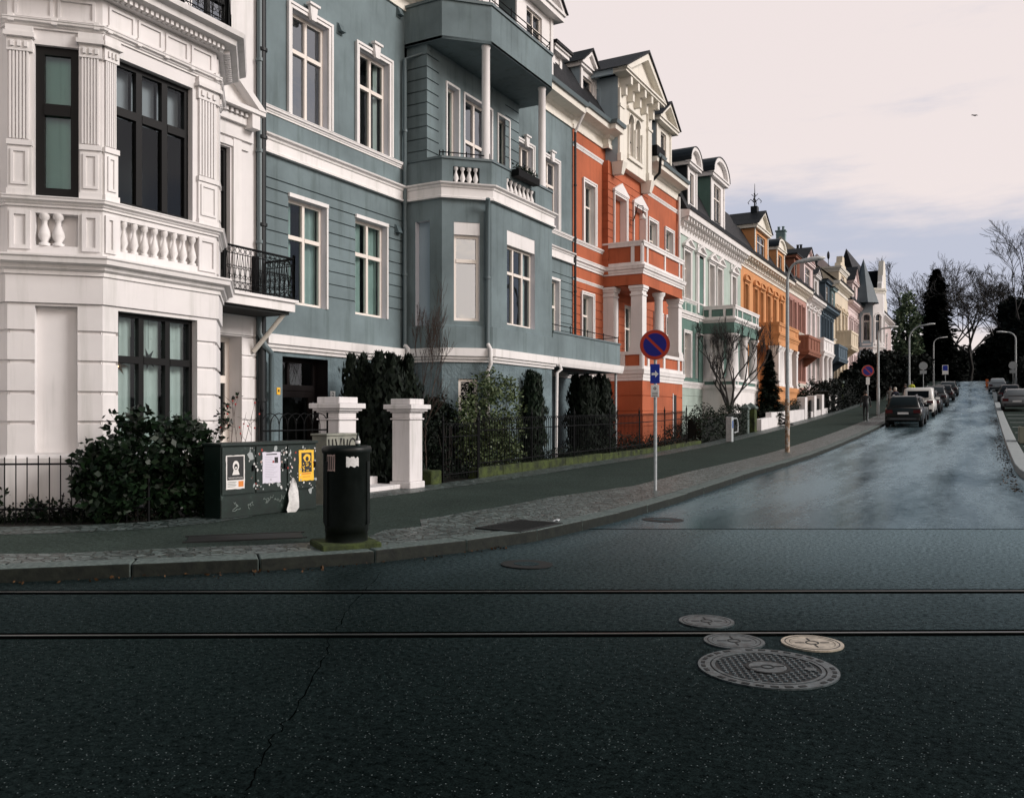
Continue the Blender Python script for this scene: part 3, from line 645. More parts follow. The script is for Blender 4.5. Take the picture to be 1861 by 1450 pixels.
def dormer(root, y0, y1, xf, z0, z1, top, wm, tm, style='ped', win=(.5, .25), cols=2, depth_back=2.2, glass=None, hp=.25, ov=.22, sidem=None):
    """a dormer standing in the roof: box, window, crown"""
    f = Front(xf, y0, y1); Lw = y1-y0; mb = MB(); w = win[0]*Lw; c = Lw/2
    op = (c-w/2, c+w/2, z0+(z1-z0)*win[1], z1-.22)
    wall(mb, f, 0, Lw, z0, z1, [op], wm, .1, wm)
    sm_ = sidem or wm
    for y, sgn in ((y0, 1), (y1, -1)):
        a, b = (xf, y), (xf-depth_back, y)
        q = [(*b, z0), (*a, z0), (*a, z1), (*b, z1)]
        mb.quad(*(q if sgn > 0 else q[::-1]), sm_)
    mb.fbox(f, 0, .16, 0, .05, z0, z1-.0, tm); mb.fbox(f, Lw-.16, Lw, 0, .05, z0, z1, tm); mb.fbox(f, -.05, Lw+.05, 0, .09, z0, z0+.14, tm)
    d = mb.build('dormer', root)
    window(d, f, op, .08, cols, .36 if cols > 1 else None, fw=.05, glass=glass or GLASS, name='dormer_window')
    q = MB(); r = MB(); a, b = -ov, Lw+ov; P = f.P
    q.fbox(f, a, b, -.02, ov, z1, z1+hp*.5, tm); q.fbox(f, a-.04, b+.04, -.02, ov+.06, z1+hp*.5, z1+hp*.75, tm)
    for s_ in (a, b-.09): q.fbox(f, s_, s_+.09, -depth_back, -.02, z1, z1+hp*.75, tm)
    zt = z1+hp*.75
    if style == 'ped':
        q.fpoly(f, [(a, zt), (b, zt), (c, zt+top)], -.04, .06, tm)
        for sg in (-1, 1):
            e = c+sg*(Lw/2+ov+.03)
            pts = [(e, zt), (c, zt+top+.03), (c, zt+top-.13), (e-sg*.2, zt)]
            q.fpoly(f, pts if sg > 0 else pts[::-1], .06, ov+.05, tm)
            pts = [(e+sg*.08, zt-.01), (c, zt+top+.12), (c, zt+top+.03), (e, zt)]
            r.fpoly(f, pts if sg > 0 else pts[::-1], -depth_back-.6, ov+.12, SLATE)
    elif style == 'seg':
        n = 12; A = [(c+(Lw/2+ov)*cos(pi*i/n), zt+top*sin(pi*i/n)) for i in range(n+1)]
        q.fpoly(f, A, -.04, .05, tm)
        for i in range(n):
            u, v = A[i], A[i+1]; k = .80; g = lambda t: (c+(t[0]-c)*k, zt+(t[1]-zt)*k)
            q.fpoly(f, [u, v, g(v), g(u)], .05, ov+.05, tm)
            k2 = 1.05; h = lambda t: (c+(t[0]-c)*k2, zt+(t[1]-zt)*k2)
            r.fpoly(f, [h(u), h(v), v, u], -depth_back-.4, ov+.08, LEAD)
    else:
        r.fbox(f, a-.08, b+.08, -depth_back, ov+.12, zt, zt+.10, SLATE)
    q.build('dormer_crown', d); r.build('dormer_roof', d); return d
def pipe(root, pts, r, m, name='downpipe', clamps=True):
    mb = MB(); mb.tube(pts, r, m, 8)
    if clamps:
        for a, b in zip(pts, pts[1:]):
            a, b = Vector(a), Vector(b)
            if abs(a.x-b.x)+abs(a.y-b.y) < .01 and (a-b).length > 2:
                k = int((a-b).length/1.9)
                for i in range(1, k+1):
                    p = a.lerp(b, i/(k+1)); mb.tube([p-Vector((0, 0, .03)), p+Vector((0, 0, .03))], r*1.35, m, 8)
    return mb.build(name, root)

# ================================================================ the white house with the bay
XF = -12.5
t = thing('townhouse', 'white stucco house with black framed bay windows and iron balcony', 'house', (-12.5, 9, .1), group='terraced houses up the street'); HW = t
BW = [(XF, 6.84), (-11.53, 6.84), (-10.7, 7.67), (-10.7, 9.68), (-11.6, 10.58), (XF, 10.58)]
fa = [Face(a, b) for a, b in zip(BW, BW[1:])]
Fc, Ff = fa[1], fa[2]
g = MB(); gl = [2.65, 2.24, 1.82, 1.41]
opn = Fc.rect(63, 555, 141, 822); opf = list(Ff.rect(214.5, 565, 358.6, 790)); opf[2] = .95
for f, ops in zip(fa, ([], [(*opn, .12)], [(*opf, .16)], [], [])):
    wall(g, f, 0, f.L, .98, 3.03, ops, WHITE, .16, WHITE, gl, .05, .035)
f = Fc; g.quad(f.P(opn[0], -.12, opn[2]), f.P(opn[1], -.12, opn[2]), f.P(opn[1], -.12, opn[3]), f.P(opn[0], -.12, opn[3]), WHITE)
g.sweep(BW, [(0, 0), (.06, 0), (.06, .93), (0, .98)], WHITE); g.sweep(BW, [(-.01, 3.03), (.035, 3.04), (.035, 3.42), (-.01, 3.42)], WHITE)
g.build('bay_base', t)
belt(t, BW, 3.42, 3.67, .24, TRIM)
g = MB(); pz0, pz1 = 3.82, 4.26
sb = Ff.at(218, 400)[0]; pf = (Ff.at(219, 400)[0], Ff.at(362, 430)[0], pz0, pz1); pc = (Fc.at(64, 380)[0], Fc.at(142, 380)[0], pz0, pz1)
for f, ops in zip(fa, ([], [(*pc, .14)], [(*pf, .14)], [], [])):
    wall(g, f, 0, f.L, 3.67, 4.34, ops, WHITE, .14)
for f, o in ((Fc, pc), (Ff, pf)): g.quad(f.P(o[0], -.14, o[2]), f.P(o[1], -.14, o[2]), f.P(o[1], -.14, o[3]), f.P(o[0], -.14, o[3]), WHITE)
# pedestals with sunken panels
def frame_panel(mb, f, s0, s1, z0, z1, m, o=.03, w=.05):
    mb.fbox(f, s0, s0+w, 0, o, z0, z1, m); mb.fbox(f, s1-w, s1, 0, o, z0, z1, m); mb.fbox(f, s0+w, s1-w, 0, o, z0, z0+w, m); mb.fbox(f, s0+w, s1-w, 0, o, z1-w, z1, m)
sA = Fc.at(145, 300)[0]; sB = Ff.at(213, 300)[0]; sC = Ff.at(357, 300)[0]; sD = Fc.at(15, 300)[0]; sE = Fc.at(60, 300)[0]
PIL = [(Fc, sA, Fc.L), (Ff, 0, sB), (Ff, sC, Ff.L), (Fc, 0, sE), (fa[3], 0, .3)]
for f, a, b in PIL: frame_panel(g, f, a+.03, b-.03, 3.76, 4.28, WHITE, .03, .055)
g.build('balustrade_wall', t)
bals(t, Ff, pf[0], pf[1], pz0, pz1, -.05, 8, .06, TRIM); bals(t, Fc, pc[0]+.02, pc[0]+(pc[1]-pc[0])*.68, pz0, pz1, -.05, 2, .085, TRIM)
belt(t, BW, 4.34, 4.47, .12, TRIM, 'sill_moulding')
g = MB(); of = Ff.rect(211, 103.4, 350, 410); oc = Fc.rect(62.8, 81, 143, 367); zt = of[3]
for f, ops in zip(fa, ([], [(oc[0], oc[1], 4.47, zt, .1)], [(of[0], of[1], 4.47, zt, .12)], [], [])):
    wall(g, f, 0, f.L, 4.47, 6.75, ops, WHITE, .12)
g.build('bay_wall', t)
g = MB()
for f, a, b in PIL:
    g.fbox(f, a, b, 0, .06, 4.47, 4.56, TRIM); g.fbox(f, a+.01, b-.01, 0, .035, 4.56, 5.15, TRIM); g.fbox(f, a, b, 0, .06, 5.15, 5.22, TRIM)
    w = b-a-.06; n = 6
    for i in range(n): g.fbox(f, a+.03+w*i/n, a+.03+w*(i+.62)/n, 0, .04, 5.24, 6.42, TRIM)
    g.fbox(f, a, b, 0, .05, 6.42, 6.60, TRIM); g.fbox(f, a-.03, b+.03, 0, .10, 6.60, 6.66, TRIM); g.fbox(f, a-.01, b+.01, 0, .07, 6.66, 6.75, TRIM)
    for i in range(3): g.fbox(f, a+.05+w*i/3, a+.05+w*(i+.5)/3, .05, .075, 6.47, 6.55, TRIM)
    frame_panel(g, f, a+.05, b-.05, 4.62, 5.10, TRIM, .055, .035); g.build('pilaster', t); g = MB()
belt(t, BW, 6.75, 6.86, .10, TRIM, 'architrave')
g = MB()
for f in fa: wall(g, f, 0, f.L, 6.86, 7.26, [], WHITE)
for f, n in ((Ff, 4), (Fc, 2), (fa[3], 2)):
    for i in range(n): frame_panel(g, f, .06+(f.L-.12)*i/n+.03, .06+(f.L-.12)*(i+1)/n-.03, 6.90, 7.20, WHITE, .025, .035)
    for i in range(n+1):
        s = .06+(f.L-.12)*i/n; g.fbox(f, s-.035, s+.035, 0, .09, 6.80, 6.90, TRIM)
g.build('frieze', t)
g = MB(); g.sweep(BW, [(0, 7.26), (.1, 7.26), (.12, 7.32), (.3, 7.36), (.32, 7.44), (.42, 7.47), (.44, 7.54), (0, 7.56)], TRIM)
for f in (Fc, Ff, fa[3]):
    n = int(f.L/.085)
    for i in range(n): g.fbox(f, f.L*(i+.2)/n, f.L*(i+.75)/n, .1, .2, 7.27, 7.345, TRIM)
g.prism(BW, 7.50, 7.55, TRIM); g.build('main_cornice', t)
scroll_rail(t, [((-11.3, 6.9), (-10.55, 7.62)), ((-10.55, 7.62), (-10.55, 9.75)), ((-10.55, 9.75), (-11.5, 10.7)), ((-11.5, 10.7), (-12.5, 10.7))], 7.6, 8.4, IRON, step=.14)
window(t, Ff, opf and tuple(opf), .12, 3, .33, FRAMEB, .06, .085, GLASSW, CURTW, bottom=.1, cw=((0, .3), (.345, .655), (.70, 1)))
window(t, Ff, of, .10, 3, .34, FRAMEB, .07, .10, GLASSD, bottom=.12)
g = MB()
for k in range(3):
    a = of[0]+(of[1]-of[0])*(k+.06)/3; b = of[0]+(of[1]-of[0])*(k+.94)/3; g.fbox(Ff, a, b, -.31, -.30, of[3]-.74, of[3]-.05, LILAC); g.build('roller_blind', t); g = MB()
window(t, Fc, (oc[0], oc[1], 4.50, zt), .06, 1, .42, FRAMEB, .11, .13, GLASS, BLIND, bottom=.12, cw=((0, 1),))
g = MB(); o1 = -.12-.07-.10   # white roller blinds at the head of the street level window
for k in range(3):
    a = opf[0]+(opf[1]-opf[0])*(k+.08)/3; b = opf[0]+(opf[1]-opf[0])*(k+.92)/3; g.fbox(Ff, a, b, o1-.01, o1, opf[3]-.32, opf[3]-.06, CURTW); g.build('roller_blind', t); g = MB()
# main wall beside the bay, with the door and the french door above it
Fm = Front(XF, 10.58, 12.3); y0 = 10.58
og = (.12, 11.93-y0, .30, 3.02, .38); ou = (.17, 11.64-y0, 3.75, 6.57, .16); ot = (.17, 11.66-y0, 7.62, 9.95, .16)
g = MB(); wall(g, Fm, 0, Fm.L, 0, 3.3, [og], WHITE, .38, WHITE, [.98, 1.41, 1.82, 2.24, 2.65, 3.03], .05, .03); wall(g, Fm, 0, Fm.L, 3.3, 14, [ou, ot], WHITE)
g.build('wall', t); g = MB(); f2 = Front(XF, 2, 6.84); wall(g, f2, 0, f2.L, 0, 14, [], WHITE); g.build('wall', t)
body(t, -22, XF, 2, 12.28, 0, 14, WHITE)
d = window(t, Fm, og[:4], .34, 1, .30, FRAMEW, .10, .12, GLASS, name='door', bottom=.9)
for o in (ou, ot): window(t, Fm, o[:4], .10, 2, .28, FRAMEB, .07, glass=GLASSS, name='french_door', bottom=.5)
g = MB(); a, b = .02, 1.66; c = .92   # pediment over the french door
g.fbox(Fm, .98+.12, 1.30, 0, .05, 3.75, 6.75, TRIM); g.fbox(Fm, .0, 1.5, 0, .04, 6.60, 6.72, TRIM); g.fbox(Fm, -.05, 1.60, 0, .05, 6.78, 7.18, TRIM)
g.fbox(Fm, -.05, 1.60, .05, .13, 7.05, 7.18, TRIM); g.fbox(Fm, -.1, 1.68, 0, .30, 7.28, 7.36, TRIM)
for s in (1.42, 1.52): g.fbox(Fm, s-.05, s+.05, .05, .26, 7.0, 7.28, TRIM)
for i in range(14): g.fbox(Fm, -.05+i*.12, .01+i*.12, .13, .19, 7.19, 7.26, TRIM)
g.fpoly(Fm, [(-.1, 7.36), (1.68, 7.36), (.72, 8.02)], 0, .12, TRIM); g.fpoly(Fm, [(1.50, 7.36), (1.70, 7.36), (.72, 8.12), (.72, 7.97)], .12, .32, TRIM); g.fpoly(Fm, [(-.26, 7.36), (-.06, 7.36), (.72, 7.97), (.72, 8.12)], .12, .32, TRIM)
g.build('pediment', t)
xb = -11.6; yb = 12.42
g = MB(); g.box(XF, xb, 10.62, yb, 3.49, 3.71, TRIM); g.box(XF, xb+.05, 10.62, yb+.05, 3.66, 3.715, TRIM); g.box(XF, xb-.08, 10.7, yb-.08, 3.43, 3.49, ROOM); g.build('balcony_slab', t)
g = MB(); ws = Vector((XF+.03, 12.2, 2.75)); g.tube([ws, (xb-.15, yb-.12, 3.47)], .045, CREAMT, 6); g.build('balcony_strut', t)
scroll_rail(t, [((xb, 10.66), (xb, yb-.04)), ((xb, yb-.04), (XF+.03, yb-.04))], 3.72, 4.50, IRON)
g = MB(); g.box(XF+.0, XF+.12, 12.18, 12.30, 3.72, 4.6, IRON); g.build('wall_post', t)
pipe(t, [(XF+.10, 12.36, 13.8), (XF+.10, 12.36, .1)], .075, PIPEK)
mansard(t, 2, 12.3, XF+.1, -22, 14, 16, 17, SLATE)
g = MB(); g.sweep([(XF, 10.6), (XF, 12.28)], [(0, 7.42), (.05, 7.42), (.05, 7.5), (0, 7.5)], TRIM); g.build('string_course', t)
# paper stars hanging in the window, warm and dark
def star(px, py, r, m, lab, rnd):
    s, z = Ff.at(px, py); p = Vector(Ff.P(s, -.215, z)); q = MB(); n = Vector((Ff.n.x, Ff.n.y, 0)); dd = Vector((Ff.d.x, Ff.d.y, 0))
    P = []
    for k in range(14):
        a = pi/2+k*pi/7+rnd; rr = r*(1 if k % 2 == 0 else .36); P.append(p+dd*cos(a)*rr+Vector((0, 0, sin(a)*rr)))
    q.add([p+n*.05]+P+[p-n*.05], [(0, 1+i, 1+(i+1) % 14) for i in range(14)]+[(15, 1+(i+1) % 14, 1+i) for i in range(14)], m)
    q.tube([p+Vector((0, 0, r*.9)), (p.x, p.y, opf[3]-.05)], .004, ROOM, 4); return tag(q.build('paper_star'), lab, 'star', 'paper stars in the window')
STARM = plain('brown_paper', (.16, .10, .05), .8); STARD = plain('dark_paper', (.03, .035, .035), .8)
star(233, 662, .17, STARM, 'brown paper star hanging in the left pane of the white house window', .1)
star(287, 652, .17, STARD, 'dark paper star hanging in the middle pane of the white house window', .3)
BULB = bpy.data.materials.new('lit_bulb'); BULB.use_nodes = True; BULB.node_tree.nodes['Principled BSDF'].inputs['Emission Color'].default_value = (1, .55, .2, 1); BULB.node_tree.nodes['Principled BSDF'].inputs['Emission Strength'].default_value = 2.5
for px, py, lab in ((227.5, 665, 'tiny warm bulb glowing inside the brown paper star'), (313, 637, 'tiny warm bulb glowing in the right pane of the white house window')):
    s, z = Ff.at(px, py); q = MB(); p = Ff.P(s, -.165, z); q.lathe(p, [(.003, -.016), (.013, -.009), (.016, 0), (.013, .009), (.003, .016)], BULB, 8); tag(q.build('light_bulb'), lab, 'bulb')

# ================================================================ the blue grey house
t = thing('townhouse', 'blue grey house with white belts, bay and loggia above it', 'house', (-12.5, 19.5, .1), group='terraced houses up the street'); HB = t
PB = [(XF, 17.2), (-11.4, 17.2), (-10.53, 18.07), (-10.53, 21.4), (-11.4, 22.27), (XF, 22.27)]
fb = [Face(a, b) for a, b in zip(PB, PB[1:])]; Bs, Bc, Bf = fb[0], fb[1], fb[2]
FL, FR = Front(XF, 12.32, 17.2), Front(XF, 22.27, 27.0)
MAINP = [(XF, 12.42)]+PB+[(XF, 27.0)]
g = MB()
w1 = FL.rect(529, 16, 594.4, 242); w2 = FL.rect(651.5, 87, 705, 290); ztop = w1[3]
W1, W2 = (w1[0], w1[1], 7.69, w1[3], .14), (w2[0], w2[1], 7.69, w1[3], .14)
w3 = FL.rect(524, 357.7, 592, 562.7); w4 = FL.rect(645.7, 396.5, 701.7, 580); W3, W4 = (w3[0], w3[1], 3.81, w3[3], .16), (w4[0], w4[1], 3.81, w3[3], .16)
dr = FL.rect(513.3, 647.2, 596, 860); DR = (dr[0], dr[1], .45, dr[3], .42)
gz_ = [6.253, 6.043]+[6.043-.279*i for i in range(1, 8)]
wall(g, FL, 0, FL.L, 0, 2.83, [DR], BLUE2, .42, DOORM); wall(g, FL, 0, FL.L, 2.83, 3.81, [], BLUE)
wall(g, FL, 0, FL.L, 3.81, 6.75, [W3, W4], BLUE, .16, LILAC, gz_, .028, .03); wall(g, FL, 0, FL.L, 6.75, 12.0, [W1, W2], BLUE, .14, LILAC)
r5 = FR.at(940, 300)[0]; W5 = (max(.25, r5), FR.at(966, 300)[0], 7.69, ztop, .14); W6 = (FR.at(986, 300)[0], FR.at(1013, 300)[0], 7.69, ztop, .14)
W7 = (FR.at(996, 560)[0], FR.at(1015.5, 560)[0], 3.6, w3[3], .16)
g.build('wall', t); g = MB(); wall(g, FR, 0, FR.L, 0, 2.83, [(2.2, 3.1, .5, 2.5, .2)], BLUE2, .2, ROOM); wall(g, FR, 0, FR.L, 2.83, 3.81, [], BLUE)
wall(g, FR, 0, FR.L, 3.81, 6.75, [W7], BLUE, .16, LILAC, gz_, .028, .03); wall(g, FR, 0, FR.L, 6.75, 12.0, [W5, W6], BLUE, .14, LILAC)
g.quad(FR.P(2.2, -.2, .5), FR.P(3.1, -.2, .5), FR.P(3.1, -.2, 2.5), FR.P(2.2, -.2, 2.5), ROOM)
g.build('wall', t)
for o, k in ((W1, 'key'), (W2, 'key'), (W5, 'key'), (W6, 'key')): window(t, FL if o in (W1, W2) else FR, o[:4], .12, 2, .36, sur=k, sw=.12, glass=GLASSS if o is not W2 else GLASSW, curtain=None if o is not W2 else CURTW, cw=(.0, .16))
for o in (W3, W4, W7):
    f = FR if o is W7 else FL
    window(t, f, o[:4], .13, 2, .36, glass=GLASSW, curtain=CURT, cw=(0, .30) if o is W3 else (.02, .42))
    q = MB(); q.fbox(f, o[1]+.004, o[1]+.05, .0, .035, 3.81, o[3]+.05, TRIM); q.fbox(f, o[0]-.01, o[1]+.05, .0, .05, o[3]+.004, o[3]+.085, TRIM); q.build('lintel_strip', t)
belt(t, [(XF, 12.42), (XF, 17.15)], 7.53, 7.67, .09, TRIM, 'string_course'); belt(t, [(XF, 22.3), (XF, 27)], 7.53, 7.67, .09, TRIM, 'string_course')
g = MB(); z0, z1 = 6.72, 7.10
g.sweep(MAINP, [(0, z0), (.10, z0), (.10, z0+.045), (.06, z0+.07), (.06, z0+.25), (.09, z0+.27), (.10, z0+.31), (.16, z0+.335), (.17, z1-.012), (0, z1)], TRIM); g.build('cornice', t)
g = MB(); z0 = 2.80
g.sweep([(XF, 12.48)]+PB+[(XF, 27.0)], [(0, z0), (.05, z0), (.06, z0+.05), (.10, z0+.07), (.11, z0+.12), (.155, z0+.14), (.155, z0+.33), (0, z0+.345)], TRIM); g.build('belt_course', t)
# bay
g = MB()
nS = Bs.rect(755, 404, 781, 624); oC = Bc.rect(825, 403, 872, 584); oF = Bf.rect(921.5, 418, 972, 599)
cC = Bc.rect(833, 688, 868.5, 800); 
for f, ops in zip(fb, ([(*nS, .16)], [(*oC, .16)], [(*oF, .16)], [], [])): wall(g, f, 0, f.L, 3.12, 6.74, ops, BLUE, .16, LILAC)
cF = (Bf.at(968, 740)[0], Bf.at(982, 740)[0], 1.0, Bf.at(968, 695)[1])
for f, ops in zip(fb, ([], [(cC[0], cC[1], .35, cC[3], .14)], [(*cF, .14)], [], [])): wall(g, f, 0, f.L, 0, 2.83, ops, BLUE2, .14, BLUE2)
f = Bs; g.quad(f.P(nS[0], -.16, nS[2]), f.P(nS[1], -.16, nS[2]), f.P(nS[1], -.16, nS[3]), f.P(nS[0], -.16, nS[3]), PALEB)
g.sweep(PB, [(-.02, 3.14), (.045, 3.14), (.045, 3.66), (-.02, 3.70)], BLUE); g.build('bay', t)
def lint(f, o, h):
    s0, s1, z0, z1 = o; q = MB(); q.fbox(f, s0+.003, s1-.003, -.10, -.012, z1-h, z1-.003, TRIM); q.build('lintel_panel', t); return (s0, s1, z0, z1-h)
window(t, Bc, lint(Bc, oC, .30), .10, 1, .30, glass=GLASSS, fw=.075); window(t, Bf, lint(Bf, oF, .36), .13, 3, .34, fw=.06, glass=GLASS, curtain=CURT, cw=(.0, .12))
window(t, Bc, (cC[0], cC[1], .35, cC[3]), .06, 1, .62, fw=.07, glass=GLASS); window(t, Bf, cF, .1, 1, None, fm=FRAMEB, glass=GLASS)
# loggia parapet
g = MB(); zp = 7.68; pC = Bc.rect(823.4, 302, 871.7, 336); pF = Bf.rect(920.8, 322.8, 973, 376.5)
for f, ops in zip(fb, ([], [(*pC, .17)], [(*pF, .17)], [], [])): wall(g, f, 0, f.L, 7.08, zp, ops, BLUE, .17)
for f, o in ((Bc, pC), (Bf, pF)): g.quad(f.P(o[0], -.17, o[2]), f.P(o[1], -.17, o[2]), f.P(o[1], -.17, o[3]), f.P(o[0], -.17, o[3]), ROOM)
g.sweep(PB, [(-.2, zp), (.035, zp), (.035, zp+.055), (-.2, zp+.055)], PIPE); g.sweep(PB, [(-.2, 7.05), (-.18, 7.05), (-.18, zp), (-.2, zp)], BLUE); g.prism(PB, 6.98, 7.07, BLUE); g.build('loggia_parapet', t)
bals(t, Bc, pC[0], pC[1], pC[2], pC[3], -.07, 4, .072, TRIM); bals(t, Bf, pF[0], pF[1], pF[2], pF[3], -.07, 7, .075, TRIM)
g = MB()
for px, X in ((883, -10.72), (985, -10.72)):
    y = Yx(px, X); g.lathe((X, y, zp), [(.125, 0), (.125, .05), (.105, .06), (.10, 2.80), (.115, 2.82), (.115, 2.90)], TRIM, 16)
    g.build('column', t); g = MB()
# loggia back wall and overhanging balcony
Fg = Front(-11.9, 17.3, 22.0); Fgs = Face((XF, 17.3), (-11.9, 17.3)); g = MB()
n1 = Fg.rect(812, 152, 833, 290); n2 = Fg.rect(844, 170, 893, 290); n3 = Fg.rect(905, 206, 925, 300)
N_ = [(n1[0], n1[1], 7.45, n1[3]), (n2[0], n2[1], 7.2, n1[3]), (n3[0], n3[1], 7.45, n1[3])]
gg = groovez(7.1, 10.6, .29)
wall(g, Fgs, 0, Fgs.L, 7.05, 10.6, [], BLUE, grooves=gg, gw=.028, gd=.03); s1 = Fg.at(797, 200)[0]
wall(g, Fg, 0, s1, 7.05, 10.6, [], BLUE, grooves=gg, gw=.028, gd=.03); wall(g, Fg, s1, 3.9, 7.05, 10.6, N_, BLUE, .2, LILAC); wall(g, Fg, 3.9, Fg.L, 7.05, 10.6, [], BLUE, grooves=gg, gw=.028, gd=.03)
g.quad((-11.9, 22.0, 7.05), (XF, 22.0, 7.05), (XF, 22.0, 10.6), (-11.9, 22.0, 10.6), BLUE); g.build('loggia_wall', t)
for i, o in enumerate(N_):
    window(t, Fg, o, .15, 2 if i == 1 else 1, .42 if i == 1 else None, glass=GLASSS if i == 1 else GLASSW, curtain=CURTW if i != 1 else None, cw=((0, 1),), name='french_door' if i == 1 else 'window')
    q = MB(); q.fbox(Fg, o[0]-.05, o[0], 0, .03, o[2], o[3]+.05, TRIM); q.fbox(Fg, o[1], o[1]+.05, 0, .03, o[2], o[3]+.05, TRIM); q.fbox(Fg, o[0], o[1], 0, .03, o[3], o[3]+.06, TRIM); q.build('surround', t)
g = MB()
for f in fb: wall(g, f, 0, f.L, 10.55, 11.48, [], BLUE)
g.prism(PB, 10.555, 10.62, BLUE); g.sweep(PB, [(-.15, 11.48), (.04, 11.48), (.04, 11.55), (-.15, 11.55)], PIPE); g.sweep(PB, [(-.16, 10.6), (-.14, 10.6), (-.14, 11.5), (-.16, 11.5)], BLUE); g.build('balcony', t)
def bar_rail(root, path, z0, zs, m, n, name='balcony_rail', r=.014):
    q = MB()
    for z in zs: q.tube([(x, y, z) for x, y in path], r, m, 6)
    for (a, b) in zip(path, path[1:]):
        k = max(1, round((Vector(b)-Vector(a)).length/n))
        for i in range(k+1): p = Vector(a).lerp(Vector(b), i/k); q.tube([(p.x, p.y, z0), (p.x, p.y, zs[0]+.05)], r*1.1, m, 5)
    return q.build(name, root)
bar_rail(t, [(-11.45, 17.25), (-10.6, 18.1), (-10.6, 21.4), (-11.45, 22.2)], 11.5, [11.85, 11.70], IRON, 1.1)
bar_rail(t, [(-11.5, 17.25), (-11.42, 17.28), (-10.62, 18.12)], zp, [zp+.17], IRON, .5)
sfb, zfb = Bf.at(928, 303); pfb = Bf.P(sfb, .12, zp-.02); fo = thing('flower_box', 'dark flower box hanging on the loggia parapet of the blue house', 'flower box', pfb); q = MB(); q.fbox(Bf, sfb, sfb+1.15, .04, .24, zp-.12, zp+.06, IRON); q.build('box', fo); FBX = (fo, sfb, zp)
# eaves and roof
g = MB(); g.sweep([(XF, 12.42), (XF, 27.0)], [(0, 11.42), (.05, 11.42), (.05, 11.52), (.02, 11.53), (.02, 11.70), (.10, 11.74), (.12, 11.80), (.50, 11.86), (.52, 12.06), (0, 12.12)], CREAMT); g.build('cornice', t)
g = MB(); g.sweep([(XF, 12.42), (XF, 27.0)], [(.50, 12.06), (.60, 12.06), (.64, 12.18), (.62, 12.18), (.58, 12.09), (.50, 12.09)], PIPE); g.build('gutter', t)
body(t, -22, XF, 12.3, 27, 0, 12, BLUE); mansard(t, 12.3, 27, XF+.35, -22, 12.1, 14.5, 15.4, SLATE)
dormer(t, 22.7, 25.2, XF+.1, 12.1, 14.4, 1.3, TRIM, TRIM, 'ped', (.42, .30), 2, 2.4, hp=.35, ov=.3, sidem=BLUE); dormer(t, 26.0, 26.7, XF-.3, 12.3, 13.75, .3, TRIM, TRIM, 'flat', (.5, .3), 1, 2.0, sidem=DKBLUE)
dormer(t, 17.6, 21.6, XF+.1, 12.1, 14.9, 1.2, TRIM, TRIM, 'ped', (.6, .2), 3, 2.4, sidem=BLUE)
# side terrace over the passage
yt = Yx(1127, -10.53); Ft = Front(-10.53, 21.45, yt); g = MB(); zt0, zt1 = 3.15, 3.83
wall(g, Ft, 0, Ft.L, zt0, zt1, [], BLUE); fe = Face((-10.53, yt), (XF, yt)); wall(g, fe, 0, fe.L, zt0, zt1, [], BLUE)
g.box(XF, -10.55, 22.3, yt-.02, 2.98, 3.18, BLUE2); g.fbox(Ft, -.0, Ft.L+.02, -.2, .03, zt1, zt1+.05, PIPE); g.build('terrace_parapet', t)
g = MB(); g.sweep([(-10.53, 21.6), (-10.53, yt), (XF, yt)], [(-.1, 2.90), (.06, 2.90), (.09, 3.0), (.11, 3.14), (.06, 3.15), (-.1, 3.17)], TRIM); g.build('terrace_edge', t)
g = MB(); yp = Yx(1119, -10.62); g.tube([(-10.62, yp, .2), (-10.62, yp, 2.95)], .045, GALV, 8); g.build('terrace_post', t)
bar_rail(t, [(-10.6, 21.5), (-10.6, yt), (XF, yt)], zt1, [zt1+.24], IRON, 1.2, 'terrace_rail')
# door
f = FL; s0, s1, z0, z1 = DR[:4]; g = MB(); o0, o1 = -.42, -.34; zt = z1-.62
g.fbox(f, s0, s0+.09, o0, o1, z0, z1, DOORM); g.fbox(f, s1-.09, s1, o0, o1, z0, z1, DOORM); g.fbox(f, s0+.09, s1-.09, o0, o1, z1-.09, z1, DOORM); g.fbox(f, s0+.09, s1-.09, o0, o1+.02, zt-.06, zt+.06, DOORM)
g.fbox(f, s0+.5, s0+.56, o0, o1, zt+.06, z1-.09, DOORM); g.fbox(f, s0+.09, s0+.26, o0, o1, z0, zt-.06, DOORM); g.fbox(f, s1-.24, s1-.09, o0, o1, z0, zt-.06, DOORM); g.fbox(f, s0+.26, s1-.24, o0, o1, z0, z0+.5, DOORM); g.fbox(f, s0+.26, s1-.24, o0, o1, zt-.2, zt-.06, DOORM)
g.quad(f.P(s0, -.7, z0), f.P(s1, -.7, z0), f.P(s1, -.7, z1), f.P(s0, -.7, z1), ROOM)
d = g.build('door', t); q = MB(); q.quad(f.P(s0, -.38, z0), f.P(s1, -.38, z0), f.P(s1, -.38, z1), f.P(s0, -.38, z1), GLASS); q.build('door_glass', d)
q = MB(); q.tube([f.P(s1-.16, o1+.06, z0+.95), f.P(s1-.16, o1+.06, z0+1.35)], .014, GALV, 6); q.build('door_handle', d)
q = MB(); q.fbox(f, s0+.45, s0+.95, o1, o1+.015, zt-.03, zt+.005, TRIM); q.build('door_sticker', d)
g = MB(); g.box(XF, XF+.5, 12.9, 15.0, 0, .45, CONC); g.box(XF+.5, XF+.9, 12.9, 15.0, 0, .27, CONC); g.build('door_step', t)
pipe(t, [(XF+.09, Yx(472, XF+.09), 12.0), (XF+.09, Yx(472, XF+.09), 3.12), (XF+.2, Yx(482, XF+.2), 2.86), (XF+.2, Yx(493, XF+.2), 2.74), (XF+.12, Yx(493, XF+.12), 2.6), (XF+.12, Yx(493, XF+.12), .3)], .055, PIPE)
